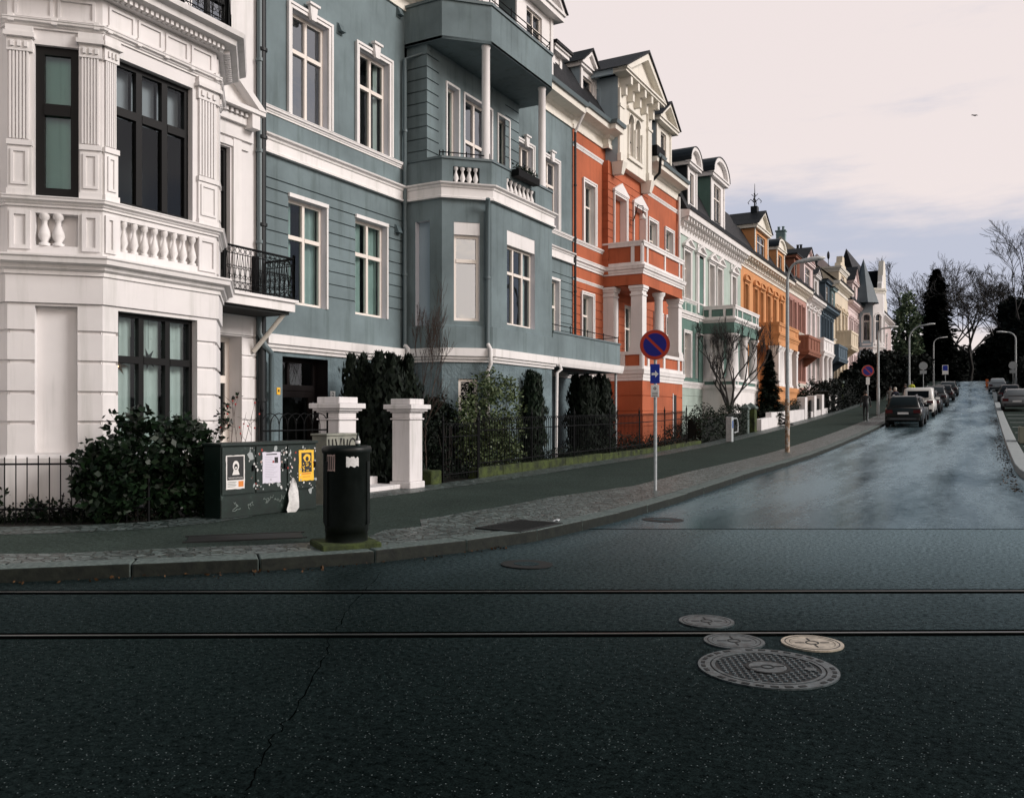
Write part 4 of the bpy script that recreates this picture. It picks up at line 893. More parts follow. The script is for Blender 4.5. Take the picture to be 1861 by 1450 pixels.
pipe(t, [(XF+.6, 17.45, 10.45), (XF+.1, 17.08, 10.2), (XF+.1, 17.08, 3.2)], .05, PIPE)
pipe(t, [(XF+.1, 17.08, 3.22), (XF+.22, 17.06, 3.12), (XF+.26, 17.06, 2.9), (XF+.1, 17.0, 2.72), (XF+.08, 17.0, .3)], .055, TRIM, clamps=False)
pb = Bc.P(Bc.L-.12, .08, 0); pipe(t, [(pb[0]+.1, pb[1]-.15, 6.72), (pb[0], pb[1], 6.5), (pb[0], pb[1], 3.2)], .055, PIPE); pipe(t, [(pb[0], pb[1], 3.25), (pb[0]+.12, pb[1]-.06, 3.1), (pb[0]+.12, pb[1]-.06, 2.75), (pb[0], pb[1], 2.6), (pb[0], pb[1], .3)], .05, TRIM, clamps=False)
pipe(t, [(-10.4, 21.6, 2.95), (-10.35, 21.62, 2.8), (-10.42, 21.5, 2.7), (-10.45, 21.48, .3)], .045, TRIM, clamps=False)
for px, py in ((617, 54), (724, 24), (721, 418)):
    s, z = FL.at(px, py); g = MB(); g.fbox(FL, s-.09, s+.09, 0, .02, z-.12, z+.12, BLUE); g.hexa([FL.P(s-.08, .13, z-.08), FL.P(s+.08, .13, z-.08), FL.P(s+.08, .02, z-.08), FL.P(s-.08, .02, z-.08), FL.P(s-.08, .04, z+.11), FL.P(s+.08, .04, z+.11), FL.P(s+.08, .02, z+.11), FL.P(s-.08, .02, z+.11)], PIPE); g.build('vent_hood', t)
def text(name, s, loc, xdir, zdir, size, m, parent=None, ext=.002):
    cu = bpy.data.curves.new(name, 'FONT'); cu.body = s; cu.size = size; cu.extrude = ext; cu.align_x = 'CENTER'; cu.align_y = 'CENTER'
    to = bpy.data.objects.new(name, cu); me = bpy.data.meshes.new_from_object(to); me.name = name; bpy.data.objects.remove(to)
    x = Vector(xdir).normalized(); y = Vector(zdir).normalized(); z = x.cross(y); mt = Matrix((x, y, z)).transposed().to_4x4(); mt.translation = Vector(loc)-(origin(parent) if parent else Vector())
    me.transform(mt); me.materials.clear(); me.materials.append(m); o = bpy.data.objects.new(name, me); COL.objects.link(o); o.parent = parent; return o
INK = plain('black_ink', (.01, .01, .01), .6); YEL = plain('yellow_plate', (.75, .42, .03), .5); SIGNW = plain('sign_white', (.78, .78, .76), .4)
s, z = FL.at(604, 717); g = MB(); g.fbox(FL, s-.075, s+.075, 0, .02, z-.075, z+.075, SIGNW); o = tag(g.build('number_plate'), 'small white house number plate beside the dark door', 'sign'); text('numeral', '2', FL.P(s, .022, z), (0, 1, 0), (0, 0, 1), .13, INK, o)
s, z = FL.at(493, 711); p = FL.P(s, .19, z); g = MB(); g.box(p[0]-.01, p[0]+.01, p[1]-.045, p[1]+.045, z-.07, z+.07, YEL); o = tag(g.build('yellow_plate'), 'small yellow plate fixed to the downpipe of the blue house', 'sign'); g = MB(); g.box(p[0]+.01, p[0]+.013, p[1]-.02, p[1]+.02, z-.015, z+.03, INK); g.build('printed_mark', o)
s, z = FL.at(632, 712); p = FL.P(s, .1, z); o = thing('wall_lamp', 'round glass wall lamp behind the white gate pier', 'lamp', p); g = MB(); g.lathe((p[0], p[1], z), [(.02, -.14), (.09, -.10), (.13, 0), (.09, .10), (.02, .14)], plain('lamp_glass', (.35, .42, .42), .15), 14); g.build('globe', o); g = MB(); g.lathe((p[0], p[1], z), [(.06, .13), (.07, .16), (.02, .19)], IRON, 10); g.box(XF, p[0], p[1]-.02, p[1]+.02, z+.13, z+.16, IRON); g.build('bracket', o)
# ================================================================ the orange-red house and the rest of the row
def panel_band(mb, f, s0, s1, z0, z1, wm, tm, panels, post=.13, rail=.12, o=.04):
    mb.quad(f.P(s0, 0, z0), f.P(s1, 0, z0), f.P(s1, 0, z1), f.P(s0, 0, z1), wm)
    mb.fbox(f, s0, s1, 0, o, z0, z0+rail, tm); mb.fbox(f, s0, s1, 0, o+.02, z1-rail, z1, tm)
    w = (s1-s0)
    for e in panels: mb.fbox(f, s0+max(0, w*e-post/2), s0+min(w, w*e+post/2), 0, o, z0+rail, z1-rail, tm)
def pillar(mb, x, y, z0, z1, w, m):
    mb.box(x-w/2-.05, x+w/2+.05, y-w/2-.05, y+w/2+.05, z0, z0+.16, m); mb.box(x-w/2-.025, x+w/2+.025, y-w/2-.025, y+w/2+.025, z0+.16, z0+.24, m)
    mb.box(x-w/2, x+w/2, y-w/2, y+w/2, z0+.24, z1-.36, m); mb.box(x-w/2-.03, x+w/2+.03, y-w/2-.03, y+w/2+.03, z1-.36, z1-.3, m)
    mb.box(x-w/2, x+w/2, y-w/2, y+w/2, z1-.3, z1-.18, m); mb.box(x-w/2-.04, x+w/2+.04, y-w/2-.04, y+w/2+.04, z1-.18, z1-.1, m); mb.box(x-w/2-.07, x+w/2+.07, y-w/2-.07, y+w/2+.07, z1-.1, z1, m)
def roundcol(mb, x, y, z0, z1, r, m):
    mb.lathe((x, y, z0), [(r*1.35, 0), (r*1.35, .1), (r*1.1, .16), (r, .2), (r*.86, z1-z0-.28), (r*1.05, z1-z0-.22), (r*.95, z1-z0-.18), (r*1.35, z1-z0-.1), (r*1.4, z1-z0)], m, 16)
def porch(t, y0, y1, xf, zg, lv, wm, tm, cols, base=None, upper_panels=((0, .72, 1), (0, .12, .5, .88, 1)), groove=(), cm=None, xw=XF, shaft=.34):
    zb, zl0, zl1, zk, zc0, zc1, zp = lv     # base top, parapet low/high, beam bottom, cornice low/high, balcony parapet top
    path = [(xw, y0), (xf, y0), (xf, y1), (xw, y1)]; F_ = [Face(a, b) for a, b in zip(path, path[1:])]; cm = cm or tm
    p = MB()
    for f in F_: wall(p, f, 0, f.L, zg-.3, zb, [], base or wm, grooves=groove, gw=.05, gd=.03)
    pr = p.build('porch', t)
    p = MB(); p.sweep(path, cornice_prof(zb, zl0, .10), tm); p.build('porch_belt', pr)
    p = MB()
    for f, pn in zip(F_[:2], ((0, .5, 1), (0, .12, .5, .88, 1))): panel_band(p, f, 0, f.L, zl0, zl1, wm, tm, pn, .2)
    p.box(xw, xf-.02, y0+.02, y1-.02, zl0-.1, zl0+.02, tm); p.build('porch_parapet', pr)
    for kind, x, y in cols:
        p = MB()
        if kind == 's': pillar(p, x, y, zl1, zk, shaft, cm)
        else: roundcol(p, x, y, zl1, zk, shaft*.42, cm)
        p.build('column', pr)
    p = MB()
    for f in F_: p.quad(f.P(0, 0, zk), f.P(f.L, 0, zk), f.P(f.L, 0, zc0), f.P(0, 0, zc0), wm)
    p.prism(path, zk, zk+.03, wm); p.sweep(path, [(-.45, zk), (-.42, zk), (-.42, zc0), (-.45, zc0)], wm); p.build('porch_beam', pr)
    p = MB(); p.sweep(path, cornice_prof(zc0, zc1, .14), tm); p.prism(path, zc1-.06, zc1, tm); p.build('porch_cornice', pr)
    p = MB()
    for f, pn in zip(F_, (upper_panels[0], upper_panels[1], upper_panels[0])): panel_band(p, f, 0, f.L, zc1, zp, wm, tm, pn)
    p.sweep(path, [(-.2, zp), (.08, zp), (.08, zp+.07), (-.2, zp+.07)], tm); p.sweep(path, [(-.2, zc1), (-.18, zc1), (-.18, zp), (-.2, zp)], wm); p.build('balcony', pr)
    return pr
def arch_fill(mb, f, s0, s1, z1, o0, o1, m, n=10):
    r = (s1-s0)/2; c = (s0+s1)/2; zc = z1-r
    for i in range(n):
        a, b = pi-pi*i/n, pi-pi*(i+1)/n
        mb.fpoly(f, [(c+r*cos(a), zc+r*sin(a)), (c+r*cos(b), zc+r*sin(b)), (c+r*cos(b), z1+.001), (c+r*cos(a), z1+.001)], o0, o1, m)
def console(mb, f, s, w, o, z0, z1, m):
    mb.fbox(f, s-w/2, s+w/2, 0, o*.55, z0, z0+(z1-z0)*.55, m); mb.fbox(f, s-w/2-.01, s+w/2+.01, 0, o, z0+(z1-z0)*.55, z1, m)
t = thing('townhouse', 'orange red house with white porch, balcony and big white gabled dormer', 'house', (-12.5, 32.8, .2), group='terraced houses up the street'); HR = t
FD = Front(XF, 27.02, 38.6); yr0, yr1, xr = 29.65, 33.95, -12.27
FRs = Front(xr, yr0, yr1); g = MB()
a = FD.rect(1061, 331, 1080, 446); zt = a[3]; zb_ = 7.69
U = [(a[0], a[1], zb_, zt)]+[(FD.at(l, 400)[0], FD.at(r, 400)[0], zb_, zt-.02) for l, r in ((1179, 1193), (1209, 1222))]
LO = [(FD.at(1057.5, 560)[0], FD.at(1076, 560)[0], 3.75, FD.at(1057.5, 535)[1]), (3.3, 4.25, 3.35, 5.95), (4.9, 5.9, 3.3, 5.9), (6.45, 7.35, 3.35, 5.95), (8.35, 9.3, 3.75, 5.9), (9.9, 10.85, 3.75, 5.9)]
wall(g, FD, 0, FD.L, -.3, 2.82, [(9.0, 9.8, .7, 2.2, .2)], RED, .2, RED, groovez(0, 2.8, .6), .05, .03)
wall(g, FD, 0, FD.L, 2.82, 6.75, LO, RED, .22, TRIM, groovez(3.2, 6.3, .31), .03, .025)
wall(g, FD, 0, FD.L, 6.75, 11.7, U, RED, .2, TRIM); g.quad(FD.P(9, -.2, .7), FD.P(9.8, -.2, .7), FD.P(9.8, -.2, 2.2), FD.P(9, -.2, 2.2), ROOM)
g.build('wall', t); g = MB()
ra, rb = FRs.rect(1116.5, 354, 1137, 440), FRs.rect(1151.7, 372, 1172, 445); zr = ra[3]
UR = [(ra[0], ra[1], 7.25, zr), (rb[0], rb[1], 7.25, zr)]; gr = groovez(7.0, 10.8, .30)
wall(g, FRs, 0, FRs.L, 6.75, 11.0, UR, RED, .34, TRIM, gr, .026, .022)
for f in (Face((XF, yr0), (xr, yr0)), Face((xr, yr1), (XF, yr1))): wall(g, f, 0, f.L, 6.75, 11.0, [], RED, grooves=gr, gw=.026, gd=.015)
g.build('centre_bay', t)
for o in U: window(t, FD, o, .16, 2, .36, fw=.05, sur='board', sw=.13, glass=GLASSW, curtain=CURT, cw=(0, .25))
for o in LO: window(t, FD, o, .18, 2 if o[1]-o[0] < 1.1 else 2, .34, fw=.06, sur='board' if o[0] < 3 or o[0] > 8 else None, sw=.11, glass=GLASSW, curtain=CURT, cw=(0, .25))
for o in UR: window(t, FRs, o, .30, 2, .3, fw=.06, sur='board', sw=.12, glass=GLASS, name='french_door'); 
g = MB()
for o in UR: c = (o[0]+o[1])/2; h = .22; g.fpoly(FRs, [(o[0]-.17, o[3]+.12), (o[1]+.17, o[3]+.12), (o[1]+.17, o[3]+.2), (c, o[3]+.55), (o[0]-.17, o[3]+.2)], 0, .10, TRIM)
g.build('window_gable', t)
RP = [(XF, 27.02), (XF, yr0), (xr, yr0), (xr, yr1), (XF, yr1), (XF, 38.6)]
belt(t, [(XF, 27.02), (XF, 29.68)], 6.72, 7.02, .17, TRIM); belt(t, [(XF, 27.02), (XF, yr0)], 7.52, 7.66, .09, TRIM, 'string_course'); belt(t, [(XF, 27.02), (XF, 29.65)], 6.22, 6.32, .05, TRIM, 'string_course')
belt(t, [(XF, 34.6), (XF, 38.6)], 6.72, 7.02, .17, TRIM); belt(t, [(XF, 27.02), (XF, yr0)], 10.85, 11.0, .06, TRIM, 'string_course'); belt(t, [(XF, yr1), (XF, 38.6)], 10.85, 11.0, .06, TRIM, 'string_course')
belt(t, [(XF, 27.02), (XF, 29.7)], 2.8, 3.15, .1, TRIM); belt(t, [(XF, 34.6), (XF, 38.6)], 2.8, 3.15, .1, TRIM)
def eaves(t, path, z0, z1, p, m, gm=PIPE, brackets=0, faces=()):
    g = MB(); h = z1-z0
    g.sweep(path, [(0, z0), (.05, z0), (.06, z0+h*.18), (.02, z0+h*.2), (.02, z0+h*.45), (.12, z0+h*.5), (.15, z0+h*.6), (p, z0+h*.68), (p+.02, z1-.06), (0, z1)], m)
    if brackets:
        for a, b in zip(path, path[1:]):
            f = Face(a, b); n = int(f.L/brackets)
            for i in range(n): console(g, f, f.L*(i+.5)/n, .11, p*.85, z0+h*.3, z0+h*.66, m)
    g.build('eaves_cornice', t)
    g = MB(); g.sweep(path, [(p, z1-.06), (p+.09, z1-.06), (p+.13, z1+.06), (p+.11, z1+.06), (p+.07, z1-.03), (p, z1-.03)], gm); g.build('gutter', t)
eaves(t, [(XF, 27.0), (XF, yr0), (xr, yr0), (xr, yr0+.3)], 11.45, 12.2, .5, CREAMT); eaves(t, [(xr, yr1-.3), (xr, yr1), (XF, yr1), (XF, 38.6)], 11.45, 12.2, .5, CREAMT)
yp1 = Yx(1240, -10.95)
porch(t, 29.72, yp1, -10.95, .2, (2.80, 3.22, 3.87, 6.28, 6.70, 7.02, 7.84), RED, TRIM, [('s', -11.18, 29.95), ('s', -11.18, yp1-.25), ('s', XF+.2, 29.95), ('r', -11.15, Yx(1197, -11.15))], RED, ((0, .76, 1), (0, .1, .52, .9, 1)), groovez(0, 2.8, .58), shaft=.44)
g = MB(); fp = Front(-10.95, 29.72, yp1); s = fp.at(1223, 740)[0]; g.fbox(fp, s, s+.42, -.05, .012, .5, 2.35, ROOM); g.fbox(fp, s-.06, s, 0, .03, .45, 2.4, TRIM); g.build('porch_window', t)
# big gabled dormer with arched lights
y0, y1, xd = 29.95, 33.45, -12.0; fd = Front(xd, y0, y1); w = y1-y0; c = w/2
g = MB(); o1_, o2_ = (c-.62, c-.10, 11.55, 13.15), (c+.10, c+.62, 11.55, 13.15)
wall(g, fd, 0, w, 10.95, 14.2, [(*o1_, .16), (*o2_, .16)], CREAMT, .16, CREAMT)
g.box(XF-.1, xd-.01, y0+.01, y1-.01, 10.95, 11.1, CREAMT)
for y, q in ((y0, 1), (y1, 0)):
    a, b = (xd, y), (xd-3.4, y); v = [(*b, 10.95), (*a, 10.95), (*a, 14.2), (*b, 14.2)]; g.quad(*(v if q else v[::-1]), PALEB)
fs = Face((xd-3.4, y0), (xd, y0)); frame_panel(g, fs, 1.3, 2.7, 12.3, 13.9, PALEB, .03, .08)
dm = g.build('gable_dormer', t)
for o in (o1_, o2_): window(dm, fd, o, .12, 1, None, fw=.05, glass=GLASSW, name='arched_window')
g = MB()
for o in (o1_, o2_): arch_fill(g, fd, o[0], o[1], o[3], -.11, .03, CREAMT)
for s in (0, w-.42): g.fbox(fd, s, s+.42, 0, .08, 11.2, 13.75, CREAMT); g.fbox(fd, s-.03, s+.45, 0, .12, 13.05, 13.15, CREAMT); g.fbox(fd, s-.05, s+.47, 0, .14, 11.0, 11.3, CREAMT); g.hexa([fd.P(s+.1, .1, 10.55), fd.P(s+.32, .1, 10.55), fd.P(s+.32, -.25, 10.55), fd.P(s+.1, -.25, 10.55), fd.P(s-.02, .22, 11.0), fd.P(s+.44, .22, 11.0), fd.P(s+.44, -.25, 11.0), fd.P(s-.02, -.25, 11.0)], CREAMT)
for s in (c-.72, c, c+.72): g.lathe(fd.P(s, .03, 11.5), [(.06, 0), (.06, .1), (.045, .12), (.045, 1.02), (.07, 1.06), (.07, 1.15)], CREAMT, 10)
g.fbox(fd, c-.85, c+.85, 0, .10, 13.25, 13.35, CREAMT); g.fbox(fd, c-.8, c+.8, 0, .08, 11.35, 11.48, CREAMT)
for i in range(5): console(g, fd, .25+(w-.5)*i/4, .17, .46, 13.5, 14.15, CREAMT)
g.build('dormer_ornament', dm)
g = MB(); r = MB(); ov = .5; e0, e1, zt, top = -.42, w+.42, 14.3, 1.2
g.fbox(fd, e0, e1, -.02, .5, 14.15, 14.24, CREAMT); g.fbox(fd, e0-.05, e1+.05, -.02, .56, 14.24, 14.32, CREAMT); g.fpoly(fd, [(e0, zt), (e1, zt), (c, zt+top)], 0, .30, CREAMT)
for sg in (-1, 1):
    e = c+sg*(w/2+.5); p = [(e, zt), (c, zt+top+.06), (c, zt+top-.2), (e-sg*.36, zt)]; g.fpoly(fd, p if sg > 0 else p[::-1], .30, .56, CREAMT)
    p = [(e+sg*.1, zt-.02), (c, zt+top+.17), (c, zt+top+.06), (e, zt-.0)]; r.fpoly(fd, p if sg > 0 else p[::-1], -4.2, .62, SLATE)
    g.fbox(fd, (e0-.05) if sg < 0 else e1-.05, (e0+.05) if sg < 0 else e1+.05, -3.4, -.02, 14.1, 14.32, PALEB)
g.build('pediment', dm); r.build('dormer_roof', dm)
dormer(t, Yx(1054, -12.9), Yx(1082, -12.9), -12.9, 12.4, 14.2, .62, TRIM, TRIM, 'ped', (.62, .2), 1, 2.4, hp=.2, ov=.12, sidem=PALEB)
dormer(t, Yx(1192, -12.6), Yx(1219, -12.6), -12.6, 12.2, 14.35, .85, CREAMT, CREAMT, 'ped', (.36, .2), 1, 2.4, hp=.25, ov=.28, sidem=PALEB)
body(t, -22, XF, 27, 38.6, -.3, 12, RED); mansard(t, 27.02, 38.6, XF+.4, -22, 12.15, 14.2, 14.9, SLATE, run=1.2)
pipe(t, [(XF+.12, 38.45, 11.6), (XF+.12, 38.45, .4)], .06, TRIM); pipe(t, [(XF+.5, 27.0, 12.0), (XF+.1, 27.02, 11.3)], .05, TRIM, clamps=False); pipe(t, [(XF+.1, 27.02, 11.3), (XF+.1, 27.02, .3)], .045, PIPEK)
pipe(t, [(-11.7, 33.95, 12.3), (-11.75, 33.9, 11.5), (-12.1, 33.6, 11.0)], .06, IRON, clamps=False); g = MB(); g.box(-12.2, -11.75, 33.6, 34.6, 12.2, 12.6, IRON); g.build('hopper', t)
s, z = FRs.at(1146, 400); p = FRs.P(s, 0, z); o = thing('wall_lantern', 'iron scroll wall lamp between the two balcony doors of the orange house', 'lamp', p); q = MB()
q.tube([FRs.P(s, .0, z), FRs.P(s, .12, z-.05), FRs.P(s, .22, z+.25), FRs.P(s, .3, z+.55), FRs.P(s+.05, .5, z+.5), FRs.P(s+.05, .5, z+.2)], .02, IRON, 6); q.build('bracket', o); q = MB(); q.lathe(FRs.P(s+.05, .5, z), [(.03, .2), (.05, .15), (.14, -.02), (.02, -.02)], SIGNW, 10); q.build('lamp_shade', o)

def rowhouse(label, y0, y1, wm, tm, zc, up, lo, wins, dorm=(), base=None, zbase=3.0, sur='ped', sm=None, roof=2.2, run=1.1, glass=None, brackets=.55, ch=.9, stripe=None, lowins=None, gab=None, apex=None, X=XF, wm_up=None, em=None):
    zg = gz(y0); t = thing('townhouse', label, 'house', (X, (y0+y1)/2, gz((y0+y1)/2)), group='terraced houses up the street')
    f = Front(X, y0+.02, y1); g = MB(); sm = sm or tm; wm_up = wm_up or wm
    UP = [(c-w/2-y0, c+w/2-y0, up[0], up[1]) for c, w in wins]; LO = [(c-w/2-y0, c+w/2-y0, lo[0], lo[1]) for c, w in (lowins if lowins is not None else wins)]
    mid = (lo[1]+up[0])/2
    wall(g, f, 0, f.L, zg-.3, zbase, [], base or wm, grooves=groovez(zg, zbase, .5), gw=.05); wall(g, f, 0, f.L, zbase, mid, LO, wm, .25, sm); wall(g, f, 0, f.L, mid, zc-.5, UP, wm_up, .25, sm)
    g.build('wall', t)
    for o in UP: window(t, f, o, .2, 2 if o[1]-o[0] > .85 else 1, .33, fw=.06, sur=sur, sm=sm, sw=.16, glass=glass or GLASS, fm=FRAMEW)
    for o in LO: window(t, f, o, .2, 2, .33, fw=.06, sur='board', sm=sm, sw=.14, glass=glass or GLASS)
    belt(t, [(X, y0+.02), (X, y1)], mid-.15, mid+.2, .16, tm); belt(t, [(X, y0+.02), (X, y1)], up[0]-.14, up[0], .1, tm, 'string_course'); belt(t, [(X, y0+.02), (X, y1)], zbase-.1, zbase+.2, .1, tm, 'belt_course')
    eaves(t, [(X, y0), (X, y1)], zc-ch, zc, .55, em or tm, LEAD, brackets)
    body(t, -22, X, y0, y1, zg-.3, zc, gab or wm)
    if apex:
        xa, za = apex; g = MB(); pr = [(X, zc), (xa, za), (-22, zc)]
        g.add([(x, y, z) for y in (y0+.25, y1-.25) for x, z in [(X+.35, zc), (xa, za-.15), (-22, zc)]], [(0, 1, 4, 3), (1, 2, 5, 4)], SLATE); g.build('roof', t)
        for ya, yb in ((y0, y0+.3), (y1-.3, y1)):
            g = MB(); n = 3; vs = [(x, y, z) for y in (ya, yb) for x, z in pr]; g.add(vs, [(0, 1, 2), (5, 4, 3), (0, 3, 4, 1), (1, 4, 5, 2)], gab or wm)
            g.build('gable_wall', t)
    else: mansard(t, y0+.02, y1, X+.45, -22, zc-.03, zc+roof, zc+roof+.5, SLATE, run=run)
    for d in dorm: dormer(t, *d[0], **d[1])
    return t, f
def chimney(t, x, y, z0, z1, w, m, cap=True):
    g = MB(); g.box(x-w, x+w, y-w*.7, y+w*.7, z0, z1, m); g.box(x-w*1.2, x+w*1.2, y-w*.9, y+w*.9, z1, z1+.12, m); g.box(x-w*1.05, x+w*1.05, y-w*.75, y+w*.75, z1-.35, z1-.28, m)
    for s in (-.5, .5): g.lathe((x+s*w, y, z1+.12), [(.13, 0), (.11, .3), (.15, .34), (.15, .38)], m, 8)
    return g.build('chimney', t)
# ---- green
y0, y1 = 38.62, 50.3
yg = lambda px: Yx(px, XF)
t, f = rowhouse('pale green house with deep bracketed cornice and round topped dormer', y0, y1, GREEN, TRIM, 11.1, (7.1, 9.35), (3.35, 5.45), [(40.0, .95), (42.0, .95), (44.2, .9), (45.7, .9), (48.6, 1.0)], [((Yx(1291, -12.3), Yx(1316, -12.3), -12.3, 11.2, 13.75, .95, TRIM, TRIM, 'seg', (.5, .15), 2, 2.6), dict(hp=.3, ov=.2, sidem=GREEN)), ((39.4, 40.9, -12.3, 11.2, 13.3, .8, TRIM, TRIM, 'seg', (.4, .2), 1, 2.0), dict(hp=.25, ov=.2, sidem=LEAD))], zbase=2.95, brackets=.42, ch=1.05, glass=GLASS, base=PALEG, wm_up=PALEG)
HG = t
porch(t, 42.6, 47.7, -10.9, .6, (2.75, 2.95, 3.35, 5.62, 6.17, 6.35, 6.95), GREEN, TRIM, [('r', -11.12, 42.85), ('r', -11.12, 43.4), ('r', -11.12, 45.4), ('r', -11.12, 47.45), ('r', -12.3, 42.9)], TRIM, ((0, .25, .7, 1), (0, .1, .3, .7, .9, 1)), shaft=.55)
g = MB()
for s0, s1, z0, z1 in ((3.2, 3.95, .6, 10.0),): g.fbox(f, s0, s1, 0, .05, 3.2, 10.0, GREEN)
g.build('wall_panel', t); g = MB()
for a, b in ((.3, 1.0), (2.3, 2.7), (1.3, 1.9)): g.fbox(f, a, b, 0, .03, 6.35, 6.9, GREEN); g.build('wall_panel', t); g = MB()
for s in (2.95, 3.98, 9.3): g.fbox(f, s, s+.22, 0, .08, 6.6, 10.0, TRIM); g.build('pilaster', t); g = MB(); chimney(t, -15.2, 39.9, 12.5, 15.0, .55, plaster('chimney_stone', (.12, .12, .10), .3, .9)); g = MB(); g.lathe((-15.2, 39.9, 15.1), [(.1, 0), (.1, .15), (.2, .3), (.16, .48), (.03, .55)], PIPEK, 10); g.build('chimney_ball', t)
# ---- ochre
y0, y1 = 50.3, 63.7
t, f = rowhouse('ochre yellow house with white eaves and gabled dormer topped by a finial', y0, y1, OCHRE, OCHRE, 11.1, (7.25, 9.35), (3.4, 5.6), [(51.6, .8), (54.0, .75), (55.6, .75), (57.6, .9), (59.5, .75), (61.6, .8)], [((Yx(1371, -12.3), Yx(1395, -12.3), -12.3, 11.1, 12.95, 1.05, OCHRE, CREAMT, 'ped', (.62, .2), 2, 3.0), dict(hp=.3, ov=.2)), ((Yx(1411, -12.3), Yx(1425, -12.3), -12.3, 11.1, 12.7, .7, OCHRE, CREAMT, 'seg', (.5, .2), 1, 2.0), dict(hp=.25, ov=.12))], zbase=3.1, sur='seg', sm=OCHRE, brackets=.7, ch=.8, roof=1.9, em=CREAMT)
HO = t
belt(t, [(XF, y0+.05), (XF, y1)], 10.35, 10.6, .2, CREAMT, 'cornice'); porch(t, 53.0, 59.2, -10.9, 1.1, (2.9, 3.1, 3.3, 5.75, 6.2, 6.5, 7.1), OCHRE, OCHRE, [('s', -11.15, 53.3), ('r', -11.15, 54.4), ('r', -11.15, 55.0), ('s', -11.15, 56.4), ('r', -11.15, 57.4), ('s', -11.15, 58.9)], OCHRE, cm=TRIM, shaft=.5)
g = MB(); yd = (Yx(1371, -12.3)+Yx(1395, -12.3))/2; xx = -12.55; g.box(xx-.35, xx+.05, yd-.25, yd+.25, 13.9, 14.65, LEAD); g.tube([(xx-.15, yd, 14.6), (xx-.15, yd, 16.1)], [.05, .012], IRON, 6)
for k in range(4):
    q = k*pi/2; g.tube([(xx-.15, yd, 14.9), (xx-.15+.25*cos(q), yd+.25*sin(q), 15.15), (xx-.15+.42*cos(q), yd+.42*sin(q), 14.95), (xx-.15+.36*cos(q), yd+.36*sin(q), 14.85)], .025, IRON, 5)
    g.tube([(xx-.15, yd, 15.25), (xx-.15+.2*cos(q), yd+.2*sin(q), 15.45)], .02, IRON, 5)
g.build('finial', t)
# ---- pink
t, f = rowhouse('dusty pink house with brick coloured balcony box', 63.7, 71.2, PINK, CREAMT, 11.4, (7.9, 10.0), (4.2, 6.3), [(65.0, .8), (66.6, .8), (68.4, .8), (70.0, .8)], [((Yx(1442, -12.3), Yx(1452, -12.3), -12.3, 11.3, 13.1, .2, BRICKR, BRICKR, 'flat', (.5, .2), 1, 2.2), dict()), ((Yx(1460, -12.3), Yx(1476, -12.3), -12.3, 11.3, 13.4, 1.1, ROSEW, ROSEW, 'ped', (.6, .2), 2, 2.6), dict(hp=.3, ov=.2))], zbase=3.8, sur='board', sm=PINK, roof=1.9)
def balc(t, y0, y1, zf, zp, m, out=1.2, rail=True, X=XF):
    path = [(X, y0), (X+out, y0), (X+out, y1), (X, y1)]; g = MB()
    for a, b in zip(path, path[1:]): f = Face(a, b); panel_band(g, f, 0, f.L, zf, zp, m, m, (0, .25, .5, .75, 1), .12)
    g.prism(path, zf-.02, zf+.1, m); g.sweep(path, cornice_prof(zf-.3, zf, .12), m); g.prism(path, zf-.3, zf-.25, m); g.sweep(path, [(-.15, zp), (.06, zp), (.06, zp+.08), (-.15, zp+.08)], m); g.build('balcony', t)
    g = MB()
    for y in (y0+.25, y1-.25): g.fpoly(Face((X, y-.1), (X+out, y-.1)), [(0, zf-1.0), (.25, zf-.95), (out*.9, zf-.3), (0, zf-.3)], -.2, 0, m)
    g.build('balcony_bracket', t)
balc(t, 65.2, 70.2, 6.3, 7.35, BRICKR)
# ---- white
t, f = rowhouse('narrow off white house with white balustraded balcony', 71.2, 77.8, ROSEW, TRIM, 11.2, (7.9, 10.0), (4.4, 6.5), [(72.4, .9), (74.4, .9), (76.6, .9)], [((Yx(1479, -12.3), Yx(1487, -12.3), -12.3, 11.1, 12.9, .6, TRIM, TRIM, 'ped', (.5, .2), 1, 2.2), dict())], zbase=4.0, sur='ped')
balc(t, 72.0, 77.2, 6.7, 7.7, TRIM)
g = MB()
for y in (72.4, 74.6, 76.6): roundcol(g, XF+1.0, y, 3.9, 6.4, .2, TRIM); g.build('column', t); g = MB()
# ---- slate blue
t, f = rowhouse('slate blue house with arched attic windows and dark dormer', 77.8, 85.4, DKBLUE, DKBLUE, 11.2, (7.9, 10.2), (4.7, 6.8), [(79.0, .8), (80.5, .8), (82, .8), (83.8, .8)], [((79.0, 81.5, -12.3, 11.1, 13.2, .25, DKBLUE, DKBLUE, 'flat', (.5, .2), 2, 2.4), dict()), ((82.6, 84.6, -12.3, 11.1, 13.0, .25, SPIRE, SPIRE, 'flat', (.5, .2), 2, 2.4), dict())], zbase=4.4, sur='seg', sm=DKBLUE, roof=2.0)
balc(t, 79.2, 84.6, 6.6, 7.7, DKBLUE, 1.3)
